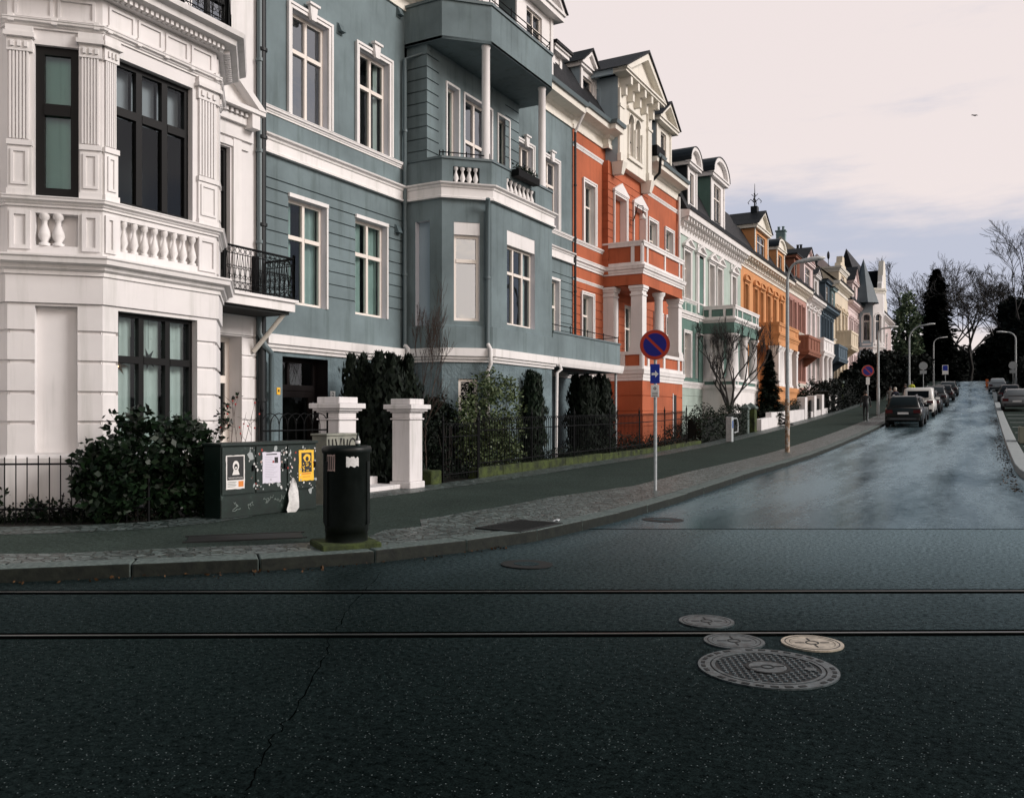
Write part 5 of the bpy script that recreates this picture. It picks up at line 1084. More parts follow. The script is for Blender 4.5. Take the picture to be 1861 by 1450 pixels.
# ---- cream, taller, with its bare gable wall over the neighbours
t, f = rowhouse('tall cream house with bare gable wall, chimney and stone oriel balcony', 85.4, 95, CREAM, CREAMT, 14.3, (8.8, 11.6), (5.0, 7.2), [(86.8, .9), (88.8, 1.0), (91.4, 1.0), (93.6, .9)], zbase=4.6, sur='seg', sm=CREAM, gab=CREAM, apex=(-17.4, 18.9), brackets=.8)
HC = t
balc(t, 87.2, 92.2, 8.2, 9.6, CREAM, 1.3); chimney(t, -17.4, 85.8, 18.3, 19.4, .42, SPIRE); chimney(t, -15.7, 85.9, 16.5, 17.5, .3, LEAD); chimney(t, -14.3, 85.9, 15.5, 16.2, .25, LEAD)
fd = Front(XF+.1, 88.0, 93.2); g = MB(); op = (1.6, 3.6, 14.5, 15.35); wall(g, fd, 0, fd.L, 14.3, 15.7, [(*op, .15)], CREAM, .15)
for y, q in ((88.0, 1), (93.2, 0)):
    v = [(XF-3.5, y, 14.3), (XF+.1, y, 14.3), (XF+.1, y, 15.7), (XF-3.5, y, 15.7)]; g.quad(*(v if q else v[::-1]), CREAM)
g.box(XF-3.5, XF, 88.02, 93.18, 15.65, 15.8, SLATE); g.sweep([(XF-3.5, 88), (XF+.1, 88), (XF+.1, 93.2), (XF-3.5, 93.2)], cornice_prof(15.5, 16.0, .3), CREAMT); d = g.build('attic_gable', t); window(d, fd, op, .1, 2, .3, fw=.07)
g = MB(); g.fpoly(fd, [(.6, 16.0), (4.6, 16.0), (4.3, 16.5), (3.5, 16.6), (3.2, 17.3), (2.0, 17.3), (1.7, 16.6), (.9, 16.5)], -.5, .05, CREAM); g.build('gable_crest', d)
g = MB(); x, y = XF-1.2, 90.2; g.tube([(x, y, 15.6), (x, y, 17.4)], .035, IRON, 5); g.lathe((x, y, 17.5), [(.03, -.45), (.3, -.25), (.36, 0), (.3, .25), (.03, .45)], IRON, 10, True, .35, 1); g.build('roof_vent', t)
# ---- rose white
t, f = rowhouse('rose white house with scrolled stone gable beyond the cream one', 95, 103.6, ROSEW, ROSEW, 13.6, (9.2, 11.6), (5.8, 8.0), [(96.5, .8), (98, .8), (100.2, .8), (102, .8)], [((96.6, 100.8, -12.3, 13.6, 15.6, 1.6, ROSEW, ROSEW, 'ped', (.4, .2), 2, 2.4), dict(hp=.3, ov=.2))], zbase=5.4, sur='ped', roof=2.6, gab=ROSEW)
# ---- the turret house
t, f = rowhouse('pale corner house with pointed verdigris turret and stepped stone gable', 103.6, 136, ROSEW, TRIM, 15.0, (10.0, 12.4), (6.6, 8.8), [(108.5, 1.0), (112, 1.0), (115, 1.0), (119, 1.0), (124.5, 1.0), (129, 1.0)], zbase=6.2, sur='seg', gab=ROSEW, apex=(-17, 20.2), X=-12.0)
HT = t
cx, cy, r = -11.6, 104.6, 1.75; oct_ = [(cx+r*cos(pi/8+k*pi/4), cy+r*sin(pi/8+k*pi/4)) for k in range(8)]; oc2 = [oct_[(5-k) % 8] for k in range(8)]
path = [oct_[(4+k) % 8] for k in range(8)]; F8 = [Face(path[i], path[(i+1) % 8]) for i in range(8)]; g = MB(); TW = []
for k, f in enumerate(F8):
    op = (f.L*.22, f.L*.78, 9.9, 13.0); front = f.n.x > .3 or f.n.y < -.3
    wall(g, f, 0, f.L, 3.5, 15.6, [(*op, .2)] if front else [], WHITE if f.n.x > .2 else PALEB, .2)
    if front: TW.append((f, op))
tr = g.build('turret', t)
for f, op in TW: window(tr, f, op, .15, 1, .3, fw=.07, sur='none', glass=GLASS, name='turret_window')
g = MB()
for f, op in TW:
    arch_fill(g, f, op[0], op[1], op[3], -.14, .02, TRIM); g.fbox(f, op[0]-.16, op[0]-.01, 0, .08, 9.7, 12.4, TRIM); g.fbox(f, op[1]+.01, op[1]+.16, 0, .08, 9.7, 12.4, TRIM); n = 8; c = f.L/2; ra_ = (op[1]-op[0])/2+.16
    for i in range(n):
        a, b = pi*i/n, pi*(i+1)/n; P_ = lambda q, k: (c+ra_*k*cos(q), 12.4+ra_*k*sin(q)); g.fpoly(f, [P_(a, 1), P_(b, 1), P_(b, .8), P_(a, .8)], 0, .1, TRIM)
    g.fbox(f, op[0]-.1, op[1]+.1, 0, .1, 9.4, 9.55, TRIM)
g.build('window_ornament', tr)
g = MB(); pc = path+[path[0]]; g.sweep(pc, cornice_prof(15.2, 15.7, .25), CREAMT, False); g.sweep(pc, cornice_prof(8.9, 9.2, .15), TRIM, False); g.build('turret_cornice', tr)
g = MB(); R2 = [(cx+(p[0]-cx)*1.04, cy+(p[1]-cy)*1.04, 15.7) for p in path]; sx_, sy_ = cx-.2, cy-2.6; R2 = [(sx_+(p[0]-cx)*.95, sy_+(p[1]-cy)*.95, 13.9) for p in path]; g.add(R2+[(sx_, sy_, 18.9)], [(i, (i+1) % 8, 8) for i in range(8)], SPIRED); g.prism(path[::-1], 15.6, 15.75, TRIM); g.build('spire', tr)
g = MB(); xq = -10.9
fd = Front(-11.6, 117.4, 125.0); g.fpoly(fd, [(0, 15), (7.6, 15), (7.6, 16.6), (6.6, 16.8), (5.9, 19), (5.4, 20.4), (4.7, 21.6), (3.1, 21.6), (2.5, 20.4), (1.9, 19), (1, 16.8), (0, 16.6)], -.5, .1, CREAMT); g.build('stepped_gable', t)
g = MB(); vs = [(x, y, z) for y in (104.2, 119) for x, z in ((-12.2, 15.0), (-13.9, 20.6), (-15.6, 15.0))]; g.add(vs, [(2, 1, 0), (3, 4, 5), (0, 1, 4, 3), (1, 2, 5, 4)], SLATE); g.build('steep_roof', t)
g = MB(); g.fpoly(Front(-12.1, 122, 136), [(0, 15), (12, 15), (9.5, 16.5), (1.2, 20.4), (0, 20.6)], -3, 0, SLATE); g.build('steep_roof', t)
fd = Front(-10.25, 103.5, 106.1); g = MB(); g.fpoly(fd, [(0, 15.7), (2.6, 15.7), (2.5, 16.3), (1.9, 16.6), (1.7, 17.3), (.9, 17.3), (.7, 16.6), (.1, 16.3)], -.3, .15, TRIM); g.build('crest', t)
balc(t, 112, 118, 8.4, 9.4, ROSEW, 1.4, X=-12.0)
# ================================================================ garden fronts: piers, fences, walls
XG = -9.75
DIRTW = plaster('dirty_white_paint', (.66, .64, .64), .1, .7, .15, 1.5, dirt=.4)
def pier(x, y, w, zt, lab):
    z0 = gz(y)+KH-.02; t = thing('gate_pier', lab, 'pier', (x, y, z0), group='white gate piers')
    h = w/2; g = MB(); b = lambda e, a, c: g.box(x-h-e, x+h+e, y-h-e, y+h+e, a, c, DIRTW)
    b(.035, z0-.1, z0+.14); b(0, z0+.14, zt-.40); g.build('shaft', t, .012)
    g = MB(); b(.03, zt-.40, zt-.37); b(.0, zt-.37, zt-.27); b(.03, zt-.27, zt-.24); b(.075, zt-.24, zt-.20); b(.12, zt-.20, zt-.11); b(.02, zt-.11, zt); g.build('capital', t, .01)
p1 = onX(615, 800, -9.9)[0]
pier(-9.92, p1, .46, 1.83, 'white gate pier with stepped cap behind the litter bin'); pier(-9.78, 13.55, .42, 1.83, 'white gate pier standing alone right of the litter bin')
def hoop_fence(lab, X, y0, y1, zb, zt, every=2.3, step=.115, hoops=True, name='iron_fence', off=KH):
    t = thing(name, lab, 'fence', (X, (y0+y1)/2, gz((y0+y1)/2)+off), group='black iron fences')
    n = max(2, round((y1-y0)/step)); st_ = (y1-y0)/n; g = MB(); B = lambda y: gz(y)+off
    for i in range(n+1):
        y = y0+i*st_; g.tube([(X, y, B(y)+zb), (X, y, B(y)+zt-(st_ if hoops else 0))], .008, IRON, 5)
        if hoops and i < n-1:
            g.tube([(X, y+st_-st_*cos(a*pi/6), B(y)+zt-st_+st_*sin(a*pi/6)) for a in range(7)], .008, IRON, 5, cap=False)
    g.build('bars', t)
    for z in (zb+.1, zt-.28):
        g = MB(); k = max(2, int((y1-y0)/1.5)); g.tube([(X, y0+(y1-y0)*i/k, B(y0+(y1-y0)*i/k)+z) for i in range(k+1)], .014, IRON, 5); g.build('rail', t)
    k = max(1, round((y1-y0)/every))
    for i in range(k+1):
        y = y0+(y1-y0)*i/k; g = MB(); z = B(y); g.tube([(X, y, z), (X, y, z+zt+.02)], .022, IRON, 6); g.lathe((X, y, z+zt+.02), [(.022, 0), (.035, .02), (.03, .05), (.012, .13), (.004, .2)], IRON, 6); g.build('post', t)
    return t
hoop_fence('black hoop topped fence in front of the dark house door', -9.95, 9.9, 11.45, .12, 1.42, 1.6, .19)
yA, yB = Yx(805, XG), Yx(868, XG)
t = hoop_fence('black iron gate with hoop top beside the mossy garden kerb', XG, yA, yB, .06, 1.22, 3, .11, name='iron_gate')
hoop_fence('long black hoop topped fence on the mossy garden kerb', XG-.05, yB+.15, Yx(1250, XG), .22, 1.32, 2.4)
t = thing('garden_kerb', 'low green mossy stone kerb under the long hoop fence', 'wall', (XG, 20, gz(20)+KH)); g = MB(); y = yB+.05
while y < Yx(1262, XG):
    y2 = y+R.uniform(.9, 1.5); za, zb = gz(y)+KH, gz(y2)+KH; h = .22-.006*(y-16)+R.uniform(-.01, .01)
    g.hexa([(XG-.28, y, za-.1), (XG, y, za-.1), (XG, y2-.012, zb-.1), (XG-.28, y2-.012, zb-.1), (XG-.28, y, za+h), (XG-.01, y, za+h), (XG-.01, y2-.012, zb+h), (XG-.28, y2-.012, zb+h)], MOSS); y = y2
g.build('kerb_stones', t, .02)
c = onX(791, 895, XG); g = MB(); g.box(XG-.3, XG+.05, c[0]-.2, c[0]+.17, 0, .40, MOSS); tag(g.build('stone_block', bevel=.02), 'mossy yellow green stone block at the foot of the lone pier', 'block')
g = MB(); g.box(-10.3, -9.75, p1+.3, 13.3, 0, .20, DIRTW); g.box(-10.9, -10.3, p1+.3, 13.3, 0, .34, DIRTW); tag(g.build('threshold_step', bevel=.01), 'dirty white threshold step between the two gate piers', 'step')
# the low fence of plain bars at the white house
t = thing('iron_fence', 'low plain bar fence in front of the white bay', 'fence', (-11.2, 6, .12), group='black iron fences')
A, B_ = Vector((-14.4, 4.15)), Vector((-9.6, 7.55)); Lf = (B_-A).length; n = int(Lf/.135); g = MB()
for i in range(n+1): p = A.lerp(B_, i/n); g.tube([(p.x, p.y, .1), (p.x, p.y, .97+.02*(i % 2))], .008, IRON, 5)
g.build('bars', t)
for z in (.30, .88): g = MB(); g.tube([(A.x, A.y, z), (B_.x, B_.y, z)], .013, IRON, 5); g.build('rail', t)
for i in range(4): p = A.lerp(B_, i/3); g = MB(); g.tube([(p.x, p.y, .1), (p.x, p.y, 1.0)], .02, IRON, 6); g.build('post', t)
# white garden wall and white posts farther up
ya, yb, yc = Yx(1383, XG), Yx(1402, XG), Yx(1462, XG); t = thing('garden_wall', 'low white painted garden wall beside the pavement', 'wall', (XG, yb, gz(yb)+KH))
def slopebox(g, x0, x1, y0, y1, h0, h1, m, off=KH, n=1):
    for i in range(n):
        a, b = y0+(y1-y0)*i/n, y0+(y1-y0)*(i+1)/n; ha, hb = h0+(h1-h0)*i/n, h0+(h1-h0)*(i+1)/n; za, zb = gz(a)+off, gz(b)+off
        g.hexa([(x0, a, za-.2), (x1, a, za-.2), (x1, b, zb-.2), (x0, b, zb-.2), (x0, a, za+ha), (x1, a, za+ha), (x1, b, zb+hb), (x0, b, zb+hb)], m)
g = MB(); slopebox(g, XG-.3, XG+.02, ya, yb, .55, .55, DIRTW); slopebox(g, XG-.3, XG, yb, yc, .80, .62, DIRTW, n=4); g.build('wall_base', t)
g = MB(); slopebox(g, XG-.34, XG+.04, yb, yc, .84, .66, TRIM, n=4); 
t = thing('post_fence', 'row of square white posts with dark panels between them', 'fence', (XG, Yx(1500, XG), gz(Yx(1500, XG))+KH))
for a, b in ((1462, 1476), (1479, 1490), (1493, 1502), (1506, 1515), (1517.5, 1525)):
    y0, y1 = Yx(a, XG), Yx(b, XG); y1 = min(y1, y0+.75); g = MB(); slopebox(g, XG-.4, XG, y0, y1, 1.28, 1.28, DIRTW); slopebox(g, XG-.44, XG+.04, y0-.04, y1+.04, 1.36, 1.36, DIRTW); g.build('post', t)
g = MB(); y0, y1 = Yx(1476, XG), Yx(1525, XG); slopebox(g, XG-.3, XG-.05, y0, y1, .35, .35, DIRTW, n=6); g.build('base_wall', t); g = MB(); slopebox(g, XG-.2, XG-.14, y0, y1, 1.1, 1.1, IRON, n=6); g.build('panel', t)
for px, lab in ((1372, 'mossy stone gate pillar with pointed cap left of the white garden wall'), (1362, 'narrow pale stone gate pillar beside the mossy one')):
    y = Yx(px, XG); z = gz(y)+KH; t = thing('stone_pillar', lab, 'pillar', (XG-.2, y, z)); w = .24 if px == 1372 else .16; g = MB(); g.box(XG-.2-w, XG-.2+w, y-w, y+w, z-.1, z+1.12, MOSS if px == 1372 else GRAN); g.build('shaft', t, .015)
    g = MB(); w += .05; q = [(XG-.2-w, y-w), (XG-.2+w, y-w), (XG-.2+w, y+w), (XG-.2-w, y+w)]; g.prism(q, z+1.12, z+1.2, GRAN); g.add([(*a, z+1.2) for a in q]+[(XG-.2, y, z+1.42)], [(0, 1, 4), (1, 2, 4), (2, 3, 4), (3, 0, 4)], GRAN); g.build('cap', t)
t = thing('stone_pillar', 'dark mossy gate pillar under the round dark trees', 'pillar', (XG-.1, Yx(1532, XG), gz(Yx(1532, XG)))); y = Yx(1532, XG); z = gz(y); g = MB(); g.box(XG-.5, XG, y-.3, y+.3, z, z+2.1, MOSS); g.build('shaft', t, .02); g = MB(); g.box(XG-.56, XG+.06, y-.36, y+.36, z+2.1, z+2.25, GRAN); g.build('cap', t)
# grey service post and bent rack
c = gnd(1326, 803, KH); t = thing('service_post', 'short pale grey service post at the back of the pavement', 'post', c); g = MB(); g.box(c.x-.12, c.x+.12, c.y-.14, c.y+.14, c.z, c.z+1.0, GALV); g.build('casing', t, .015); g = MB(); g.box(c.x+.12, c.x+.128, c.y-.08, c.y+.08, c.z+.55, c.z+.85, plain('blue_plate', (.06, .12, .3), .5)); g.build('plate', t)
c = gnd(1334, 800, KH); g = MB(); g.tube([(c.x-.1, c.y, c.z), (c.x-.1, c.y, c.z+.75), (c.x-.05, c.y+.1, c.z+.9), (c.x+.02, c.y+.35, c.z+.9), (c.x+.04, c.y+.45, c.z+.7), (c.x+.04, c.y+.45, c.z+.35), (c.x-.05, c.y+.2, c.z+.3)], .03, GALV, 6); tag(g.build('bike_rack'), 'bent steel tube rack beside the grey service post', 'rack')
# concrete block on the parking ground
c = gnd(1846, 806, .10); t = thing('concrete_block', 'square greenish concrete planter block behind the right kerb', 'block', (c.x+.5, c.y+.4, c.z)); g = MB(); X0, Y0 = c.x+.1, c.y; 
g.box(X0, X0+1.1, Y0, Y0+1.0, c.z, c.z+.62, plaster('old_concrete', (.24, .25, .20), .2, .85, .4, 2)); g.build('block_body', t, .02); g = MB(); g.box(X0+.1, X0+1.0, Y0+.1, Y0+.9, c.z+.6, c.z+.64, SOIL); g.build('soil', t)

# ================================================================ litter bin, cabinets, posters
BINM = speckle('bin_black_green', (.004, .006, .005), (.008, .011, .010), 12, .42, .12, .003)
c = gnd(630, 992, KH); bx, by, bz = c
t = thing('litter_bin', 'tall round black litter bin on a mossy slab at the kerb', 'litter bin', c)
g = MB(); d = dirat(c); ob(g, c, d, -.33, .30, -.28, .28, bz-.05, bz+.06, MOSS); g.build('plinth', t, .015)
g = MB(); r = .245; g.lathe((bx, by, bz+.06), [(r*.9, 0), (r*.9, .10), (r*.93, .10), (r*.93, .18), (r, .20), (r, .92), (r*1.06, .93), (r*1.07, .97), (r*1.02, 1.0), (r*.85, 1.0), (r*.82, .9)], BINM, 32); g.build('drum', t)
g = MB(); g.lathe((bx, by, bz+.06), [(r*.82, .9), (.02, .9)], ROOM, 24); g.build('inner_lid', t)
g = MB()
for a in (0.2, 2.3, 4.4): g.box(bx+r*.98*cos(a)-.02, bx+r*.98*cos(a)+.02, by+r*.98*sin(a)-.02, by+r*.98*sin(a)+.02, bz+.24, bz+.9, BINM)
g.build('seam', t)
def decal(name, parent, a0, a1, z0, z1, m, ragged=.0, rr=.2475, seed=1):
    rnd = random.Random(seed); g = MB(); n = 10; vs = []
    for i in range(n+1):
        a = a0+(a1-a0)*i/n; e = ragged if 0 < i < n else ragged*1.5
        vs += [(bx+rr*cos(a), by+rr*sin(a), z0+rnd.uniform(0, e)), (bx+rr*cos(a), by+rr*sin(a), z1-rnd.uniform(0, e))]
    g.add(vs, [(2*i, 2*i+2, 2*i+3, 2*i+1) for i in range(n)], m); return g.build(name, parent)
TORN = speckle('torn_paper', (.50, .50, .49), (.66, .66, .65), 30, .85, .2, .002); ROSY = plain('faded_pink_paper', (.45, .33, .30), .85)
ca = math.atan2(-by, -bx)
dp = t; decal('sticker', dp, ca-.02, ca+.52, bz+.84, bz+.96, TORN, .022, seed=4)
o = decal('sticker', dp, ca-.95, ca-.50, bz+.80, bz+.98, ROSY, .01, seed=2)
g = MB()
for i in range(4):
    a = ca-.90+i*.11; P_ = lambda aa, z: (bx+.25*cos(aa), by+.25*sin(aa), z); g.tube([P_(a, bz+.82), P_(a+.03, bz+.96)], .006, INK, 4)
g.build('scrawl', o)
# squeezed bottle on the rim
a = ca+.55; p = (bx+.22*cos(a), by+.22*sin(a), bz+1.06); t = thing('bottle', 'small dark bottle with a pale label standing on the rim of the bin', 'bottle', p); g = MB(); g.lathe(p, [(.022, 0), (.024, .01), (.024, .075), (.012, .10), (.010, .135), (.012, .14)], plain('dark_bottle', (.02, .03, .025), .15), 12); g.build('glass', t); g = MB(); g.lathe(p, [(.0245, .03), (.0248, .031), (.0248, .06), (.0245, .061)], SIGNW, 12); g.build('label', t)
# green cabinet
CAB, _nt, _b = mat('green_cabinet_paint'); _v = coords(_nt)
_n = noise(_nt, coords(_nt, (1, 1, 1)), 7, 7, .7); _m = noise(_nt, _v, 1.2, 4)
_r = ramp(_nt, _n, [(.4, (.0035, .010, .008)), (.62, (.006, .017, .013)), (.68, (.045, .068, .06)), (.8, (.02, .036, .03))]); L(_nt, _r.outputs[0], _b.inputs['Base Color']); _b.inputs['Roughness'].default_value = .42; bump(_nt, _n, .15, .003, _b)
cl_, cr_ = gnd(402, 944, KH), gnd(575, 924, KH); fcab = Face(cl_.to_2d(), cr_.to_2d()); z0 = KH
t = thing('utility_cabinet', 'long dark green street cabinet covered with posters and scraps', 'cabinet', ((cl_.x+cr_.x)/2, (cl_.y+cr_.y)/2, z0))
Lc = fcab.L; hc = .97; g = MB(); g.fbox(fcab, 0, Lc, -.38, -.012, z0-.05, z0+hc, CAB); g.fbox(fcab, -.02, Lc+.02, -.40, .02, z0+hc, z0+hc+.04, CAB); g.fbox(fcab, 0, Lc, -.012, .0, z0, z0+.30, CAB); g.build('housing', t, .006)
for k in range(3): g = MB(); g.fbox(fcab, Lc*k/3+.012, Lc*(k+1)/3-.012, -.012, .006, z0+.315, z0+hc-.015, CAB); dd = g.build('door', t, .004); g = MB(); s = Lc*(k+1)/3-.06; g.fbox(fcab, s, s+.025, .006, .03, z0+.62, z0+.70, IRON); g.build('handle', dd)
def sheetp(mb, f, s0, s1, za, zb, o, m, rag=.0, seed=0, n=8):
    rnd = random.Random(seed); pts = []
    for i in range(n): pts.append((s0+(s1-s0)*i/n, za+rnd.uniform(-rag, rag)))
    for i in range(n): pts.append((s1+rnd.uniform(-rag, rag), za+(zb-za)*i/n))
    for i in range(n): pts.append((s1-(s1-s0)*i/n, zb+rnd.uniform(-rag, rag)))
    for i in range(n): pts.append((s0+rnd.uniform(-rag, rag), zb-(zb-za)*i/n))
    mb.fpoly(f, pts, o, o+.0015, m)
def post_rect(l, t_, r, b): return fcab.rect(l, t_, r, b)
PW, PK, PY, PO = plain('poster_white', (.68, .66, .64), .6), plain('poster_black', (.012, .012, .013), .5), plain('poster_yellow', (.78, .46, .03), .55), plain('poster_orange', (.62, .20, .03), .55); PL_ = plain('poster_lilac', (.60, .58, .66), .6)
s0, s1, a, b = post_rect(410, 828, 444, 887); P0 = .008
t = thing('poster', 'black and white portrait poster on the green cabinet', 'poster', fcab.P((s0+s1)/2, P0, a), group='posters on the green cabinet')
w, h = s1-s0, b-a; g = MB(); sheetp(g, fcab, s0, s1, a, b, P0, PW, .004, 3); g.build('sheet', t)
g = MB(); g.fpoly(fcab, [(s0+w*.06, a+h*.27), (s1-w*.06, a+h*.27), (s1-w*.06, b-h*.03), (s0+w*.06, b-h*.03)], P0+.0015, P0+.003, PK); q = g.build('black_field', t)
g = MB(); cx_, cz = s0+w*.52, a+h*.68
g.fpoly(fcab, [(cx_+w*.17*cos(i*pi/8), cz+h*.16*sin(i*pi/8)) for i in range(16)], P0+.003, P0+.004, PW); g.fpoly(fcab, [(cx_-w*.2, a+h*.42), (cx_+w*.2, a+h*.42), (cx_+w*.12, a+h*.56), (cx_-w*.12, a+h*.56)], P0+.003, P0+.004, PW)
g.fpoly(fcab, [(cx_+w*.10*cos(i*pi/6), cz-h*.02+h*.09*sin(i*pi/6)) for i in range(12)], P0+.004, P0+.0045, PK)
g.fpoly(fcab, [(cx_+w*.05*cos(i*pi/6), cz-h*.05+h*.03*sin(i*pi/6)) for i in range(12)], P0+.0045, P0+.005, PW); g.build('printed_figure', q)
g = MB(); rnd = random.Random(5); pts = [fcab.P(s0+w*(.12+.76*i/30), P0+.003, a+h*.33+h*.022*sin(i*2.1)+rnd.uniform(-.002, .002)) for i in range(31)]; g.tube(pts, .0035, PW, 4); g.build('scrawled_title', q)
g = MB(); g.fpoly(fcab, [(s0+w*.66, a+h*.06), (s0+w*.93, a+h*.06), (s0+w*.93, a+h*.23), (s0+w*.66, a+h*.23)], P0+.0015, P0+.003, PO); g.build('orange_square', t)
g = MB()
for k in range(4): g.fpoly(fcab, [(s0+w*.08, a+h*(.07+.045*k)), (s0+w*(.5+.05*(k % 2)), a+h*(.07+.045*k)), (s0+w*(.5+.05*(k % 2)), a+h*(.085+.045*k)), (s0+w*.08, a+h*(.085+.045*k))], P0+.0015, P0+.0025, GRAN)
g.build('print_lines', t)
s0, s1, a, b = post_rect(476.5, 822, 509, 876); w, h = s1-s0, b-a
t = thing('poster', 'pale lilac printed notice sheet in the middle of the cabinet', 'poster', fcab.P((s0+s1)/2, P0, a), group='posters on the green cabinet'); g = MB(); sheetp(g, fcab, s0, s1, a, b, P0, PL_, .006, 8); g.build('sheet', t)
g = MB(); g.fpoly(fcab, [(s0+w*.66, b-h*.36), (s0+w*.86, b-h*.36), (s0+w*.86, b-h*.17), (s0+w*.66, b-h*.17)], P0+.0015, P0+.0025, PK); g.build('printed_photo', t); g = MB()
for k in range(13): e = .55 if k < 5 else .82-.1*(k % 3); g.fpoly(fcab, [(s0+w*.14, b-h*(.16+.055*k)), (s0+w*e, b-h*(.16+.055*k)), (s0+w*e, b-h*(.145+.055*k)), (s0+w*.14, b-h*(.145+.055*k))], P0+.0015, P0+.0025, plain('faded_print', (.42, .41, .47), .7) if k == 0 else g.ms[0])
g.fpoly(fcab, [(s0+w*.2, b-h*.09), (s0+w*.8, b-h*.09), (s0+w*.8, b-h*.055), (s0+w*.2, b-h*.055)], P0+.0015, P0+.0025, PK); g.build('print_lines', t)
s0, s1, a, b = post_rect(542.5, 818, 569.5, 872); w, h = s1-s0, b-a
t = thing('poster', 'bright yellow poster with a dark figure on the cabinet', 'poster', fcab.P((s0+s1)/2, P0, a), group='posters on the green cabinet'); g = MB(); sheetp(g, fcab, s0, s1, a, b, P0, PY, .004, 9); g.build('sheet', t)
g = MB(); rnd = random.Random(11); g.fpoly(fcab, [(s0+w*.18, a+h*.28), (s0+w*.86, a+h*.28), (s0+w*.84, b-h*.09), (s0+w*.16, b-h*.09)], P0+.0015, P0+.0025, PK); q = g.build('dark_field', t)
g = MB(); cx_, cz = s0+w*.54, b-h*.26; g.fpoly(fcab, [(cx_+w*.22*cos(i*pi/8)*(1+.12*(i % 3)), cz+h*.13*sin(i*pi/8)) for i in range(16)], P0+.0025, P0+.0032, PY); g.fpoly(fcab, [(cx_+w*.11*cos(i*pi/6), cz-h*.03+h*.08*sin(i*pi/6)) for i in range(12)], P0+.0032, P0+.0038, PK)
for k in range(16): x, z = s0+w*rnd.uniform(.2, .75), a+h*rnd.uniform(.3, .6); g.fpoly(fcab, [(x, z), (x+w*.09, z), (x+w*.05, z+h*.05)], P0+.0025, P0+.0032, PY)
g.build('printed_figure', q); g = MB(); g.fpoly(fcab, [(s0+w*.2, a+h*.21), (s0+w*.8, a+h*.21), (s0+w*.8, a+h*.25), (s0+w*.2, a+h*.25)], P0+.0015, P0+.0025, PO); g.fpoly(fcab, [(s0+w*.25, a+h*.12), (s0+w*.75, a+h*.12), (s0+w*.75, a+h*.14), (s0+w*.25, a+h*.14)], P0+.0015, P0+.0025, PO); g.build('print_lines', t)
# torn sheet hanging loose
s, z = fcab.at(534, 868); g = MB(); rnd = random.Random(3); rows_ = [(0, .02, 0), (-.08, .09, .02), (-.20, .17, .05), (-.33, .21, .09), (-.44, .26, .06), (-.52, .12, .05)]; vs = []
for dz, wd_, oo in rows_:
    for k in range(5): vs.append(fcab.P(s-.03+dz*.18+wd_*(k/4-.4)+rnd.uniform(-.008, .008), .012+oo+.025*sin(k*1.9+dz*9), z+dz+rnd.uniform(-.012, .012)))
g.add(vs, [(i*5+k, (i+1)*5+k, (i+1)*5+k+1, i*5+k+1) for i in range(5) for k in range(4)], TORN, True); tag(g.build('torn_paper'), 'torn white paper hanging loose from the cabinet below the yellow poster', 'paper')
# left over scraps and scrawls on the cabinet: parts of it
t = [o for o in COL.objects if o.name.startswith('utility_cabinet')][0]; rnd = random.Random(21); g = MB(); SCR = [TORN, ROSY, plain('grey_scrap', (.30, .33, .33), .8), plain('red_scrap', (.28, .04, .03), .8)]
for k in range(150):
    s, z = fcab.at(rnd.choice([rnd.uniform(452, 476), rnd.uniform(509, 536), rnd.uniform(455, 540), rnd.uniform(540, 574)]), rnd.uniform(812, 890)); e = rnd.uniform(.004, .022); n_ = 5
    g.fpoly(fcab, [(s+e*cos(i*2*pi/n_)*rnd.uniform(.4, 1.1), z+e*sin(i*2*pi/n_)*rnd.uniform(.5, 1.6)) for i in range(n_)], .0065, .0072+.00002*k, SCR[rnd.choices([0, 1, 2, 3], [5, 1, 5, 2])[0]])
for px, py, e in ((455, 829, .06), (505, 880, .045), (563, 892, .05), (500, 815, .05), (573, 870, .03)):
    s, z = fcab.at(px, py); g.fpoly(fcab, [(s+e*cos(i*pi/3.5)*rnd.uniform(.35, 1.2), z+e*1.1*sin(i*pi/3.5)*rnd.uniform(.35, 1.2)) for i in range(7)], .0065, .0095, SCR[2])
o = g.build('paper_scraps', t); o['kind'] = 'stuff'
g = MB(); SCRW = plain('chalky_paint', (.22, .27, .25), .8)
for px, py, sc_, sd_ in ((430, 915, .17, 1), (480, 908, .15, 2), (505, 905, .12, 3), (455, 925, .1, 6)):
    rnd = random.Random(sd_); s, z = fcab.at(px, py); pts = []; x = y = 0
    for i in range(26): x += rnd.uniform(-.03, .035)*sc_/.15; y += rnd.uniform(-.03, .03); y = max(-.1, min(.1, y)); pts.append(fcab.P(s+x-.03, .004, z+y))
    g.tube(pts, .0035, SCRW, 4)
g.build('scrawl', t)
# low grey cabinet behind
GREYC = speckle('grey_cabinet_paint', (.17, .18, .155), (.26, .26, .22), 6, .6, .2, .004)
t = thing('utility_cabinet', 'smaller grey street cabinet with black scrawled letters behind the bin', 'cabinet', (-9.05, 10.6, KH)); fg = Front(-8.95, 10.28, 11.0); g = MB(); g.fbox(fg, 0, .72, -.30, 0, KH-.05, 1.19, GREYC); g.fbox(fg, -.02, .74, -.32, .02, 1.19, 1.225, GREYC); g.build('housing', t, .006)
g = MB(); g.fbox(fg, .35, .36, -.01, .003, .2, 1.15, IRON); g.build('door_gap', t); g = MB()
for st_ in ([(.06, .86), (.04, 1.14)], [(.14, .86), (.13, 1.14)], [(.20, 1.14), (.27, .88), (.33, 1.15)], [(.40, 1.14), (.41, .88), (.46, .88), (.49, 1.13)], [(.62+.085*cos(q*pi/6), 1.02+.12*sin(q*pi/6)) for q in range(13)]): g.tube([fg.P(a, .004, b) for a, b in st_], .013, INK, 5)
g.build('scrawled_letters', t)

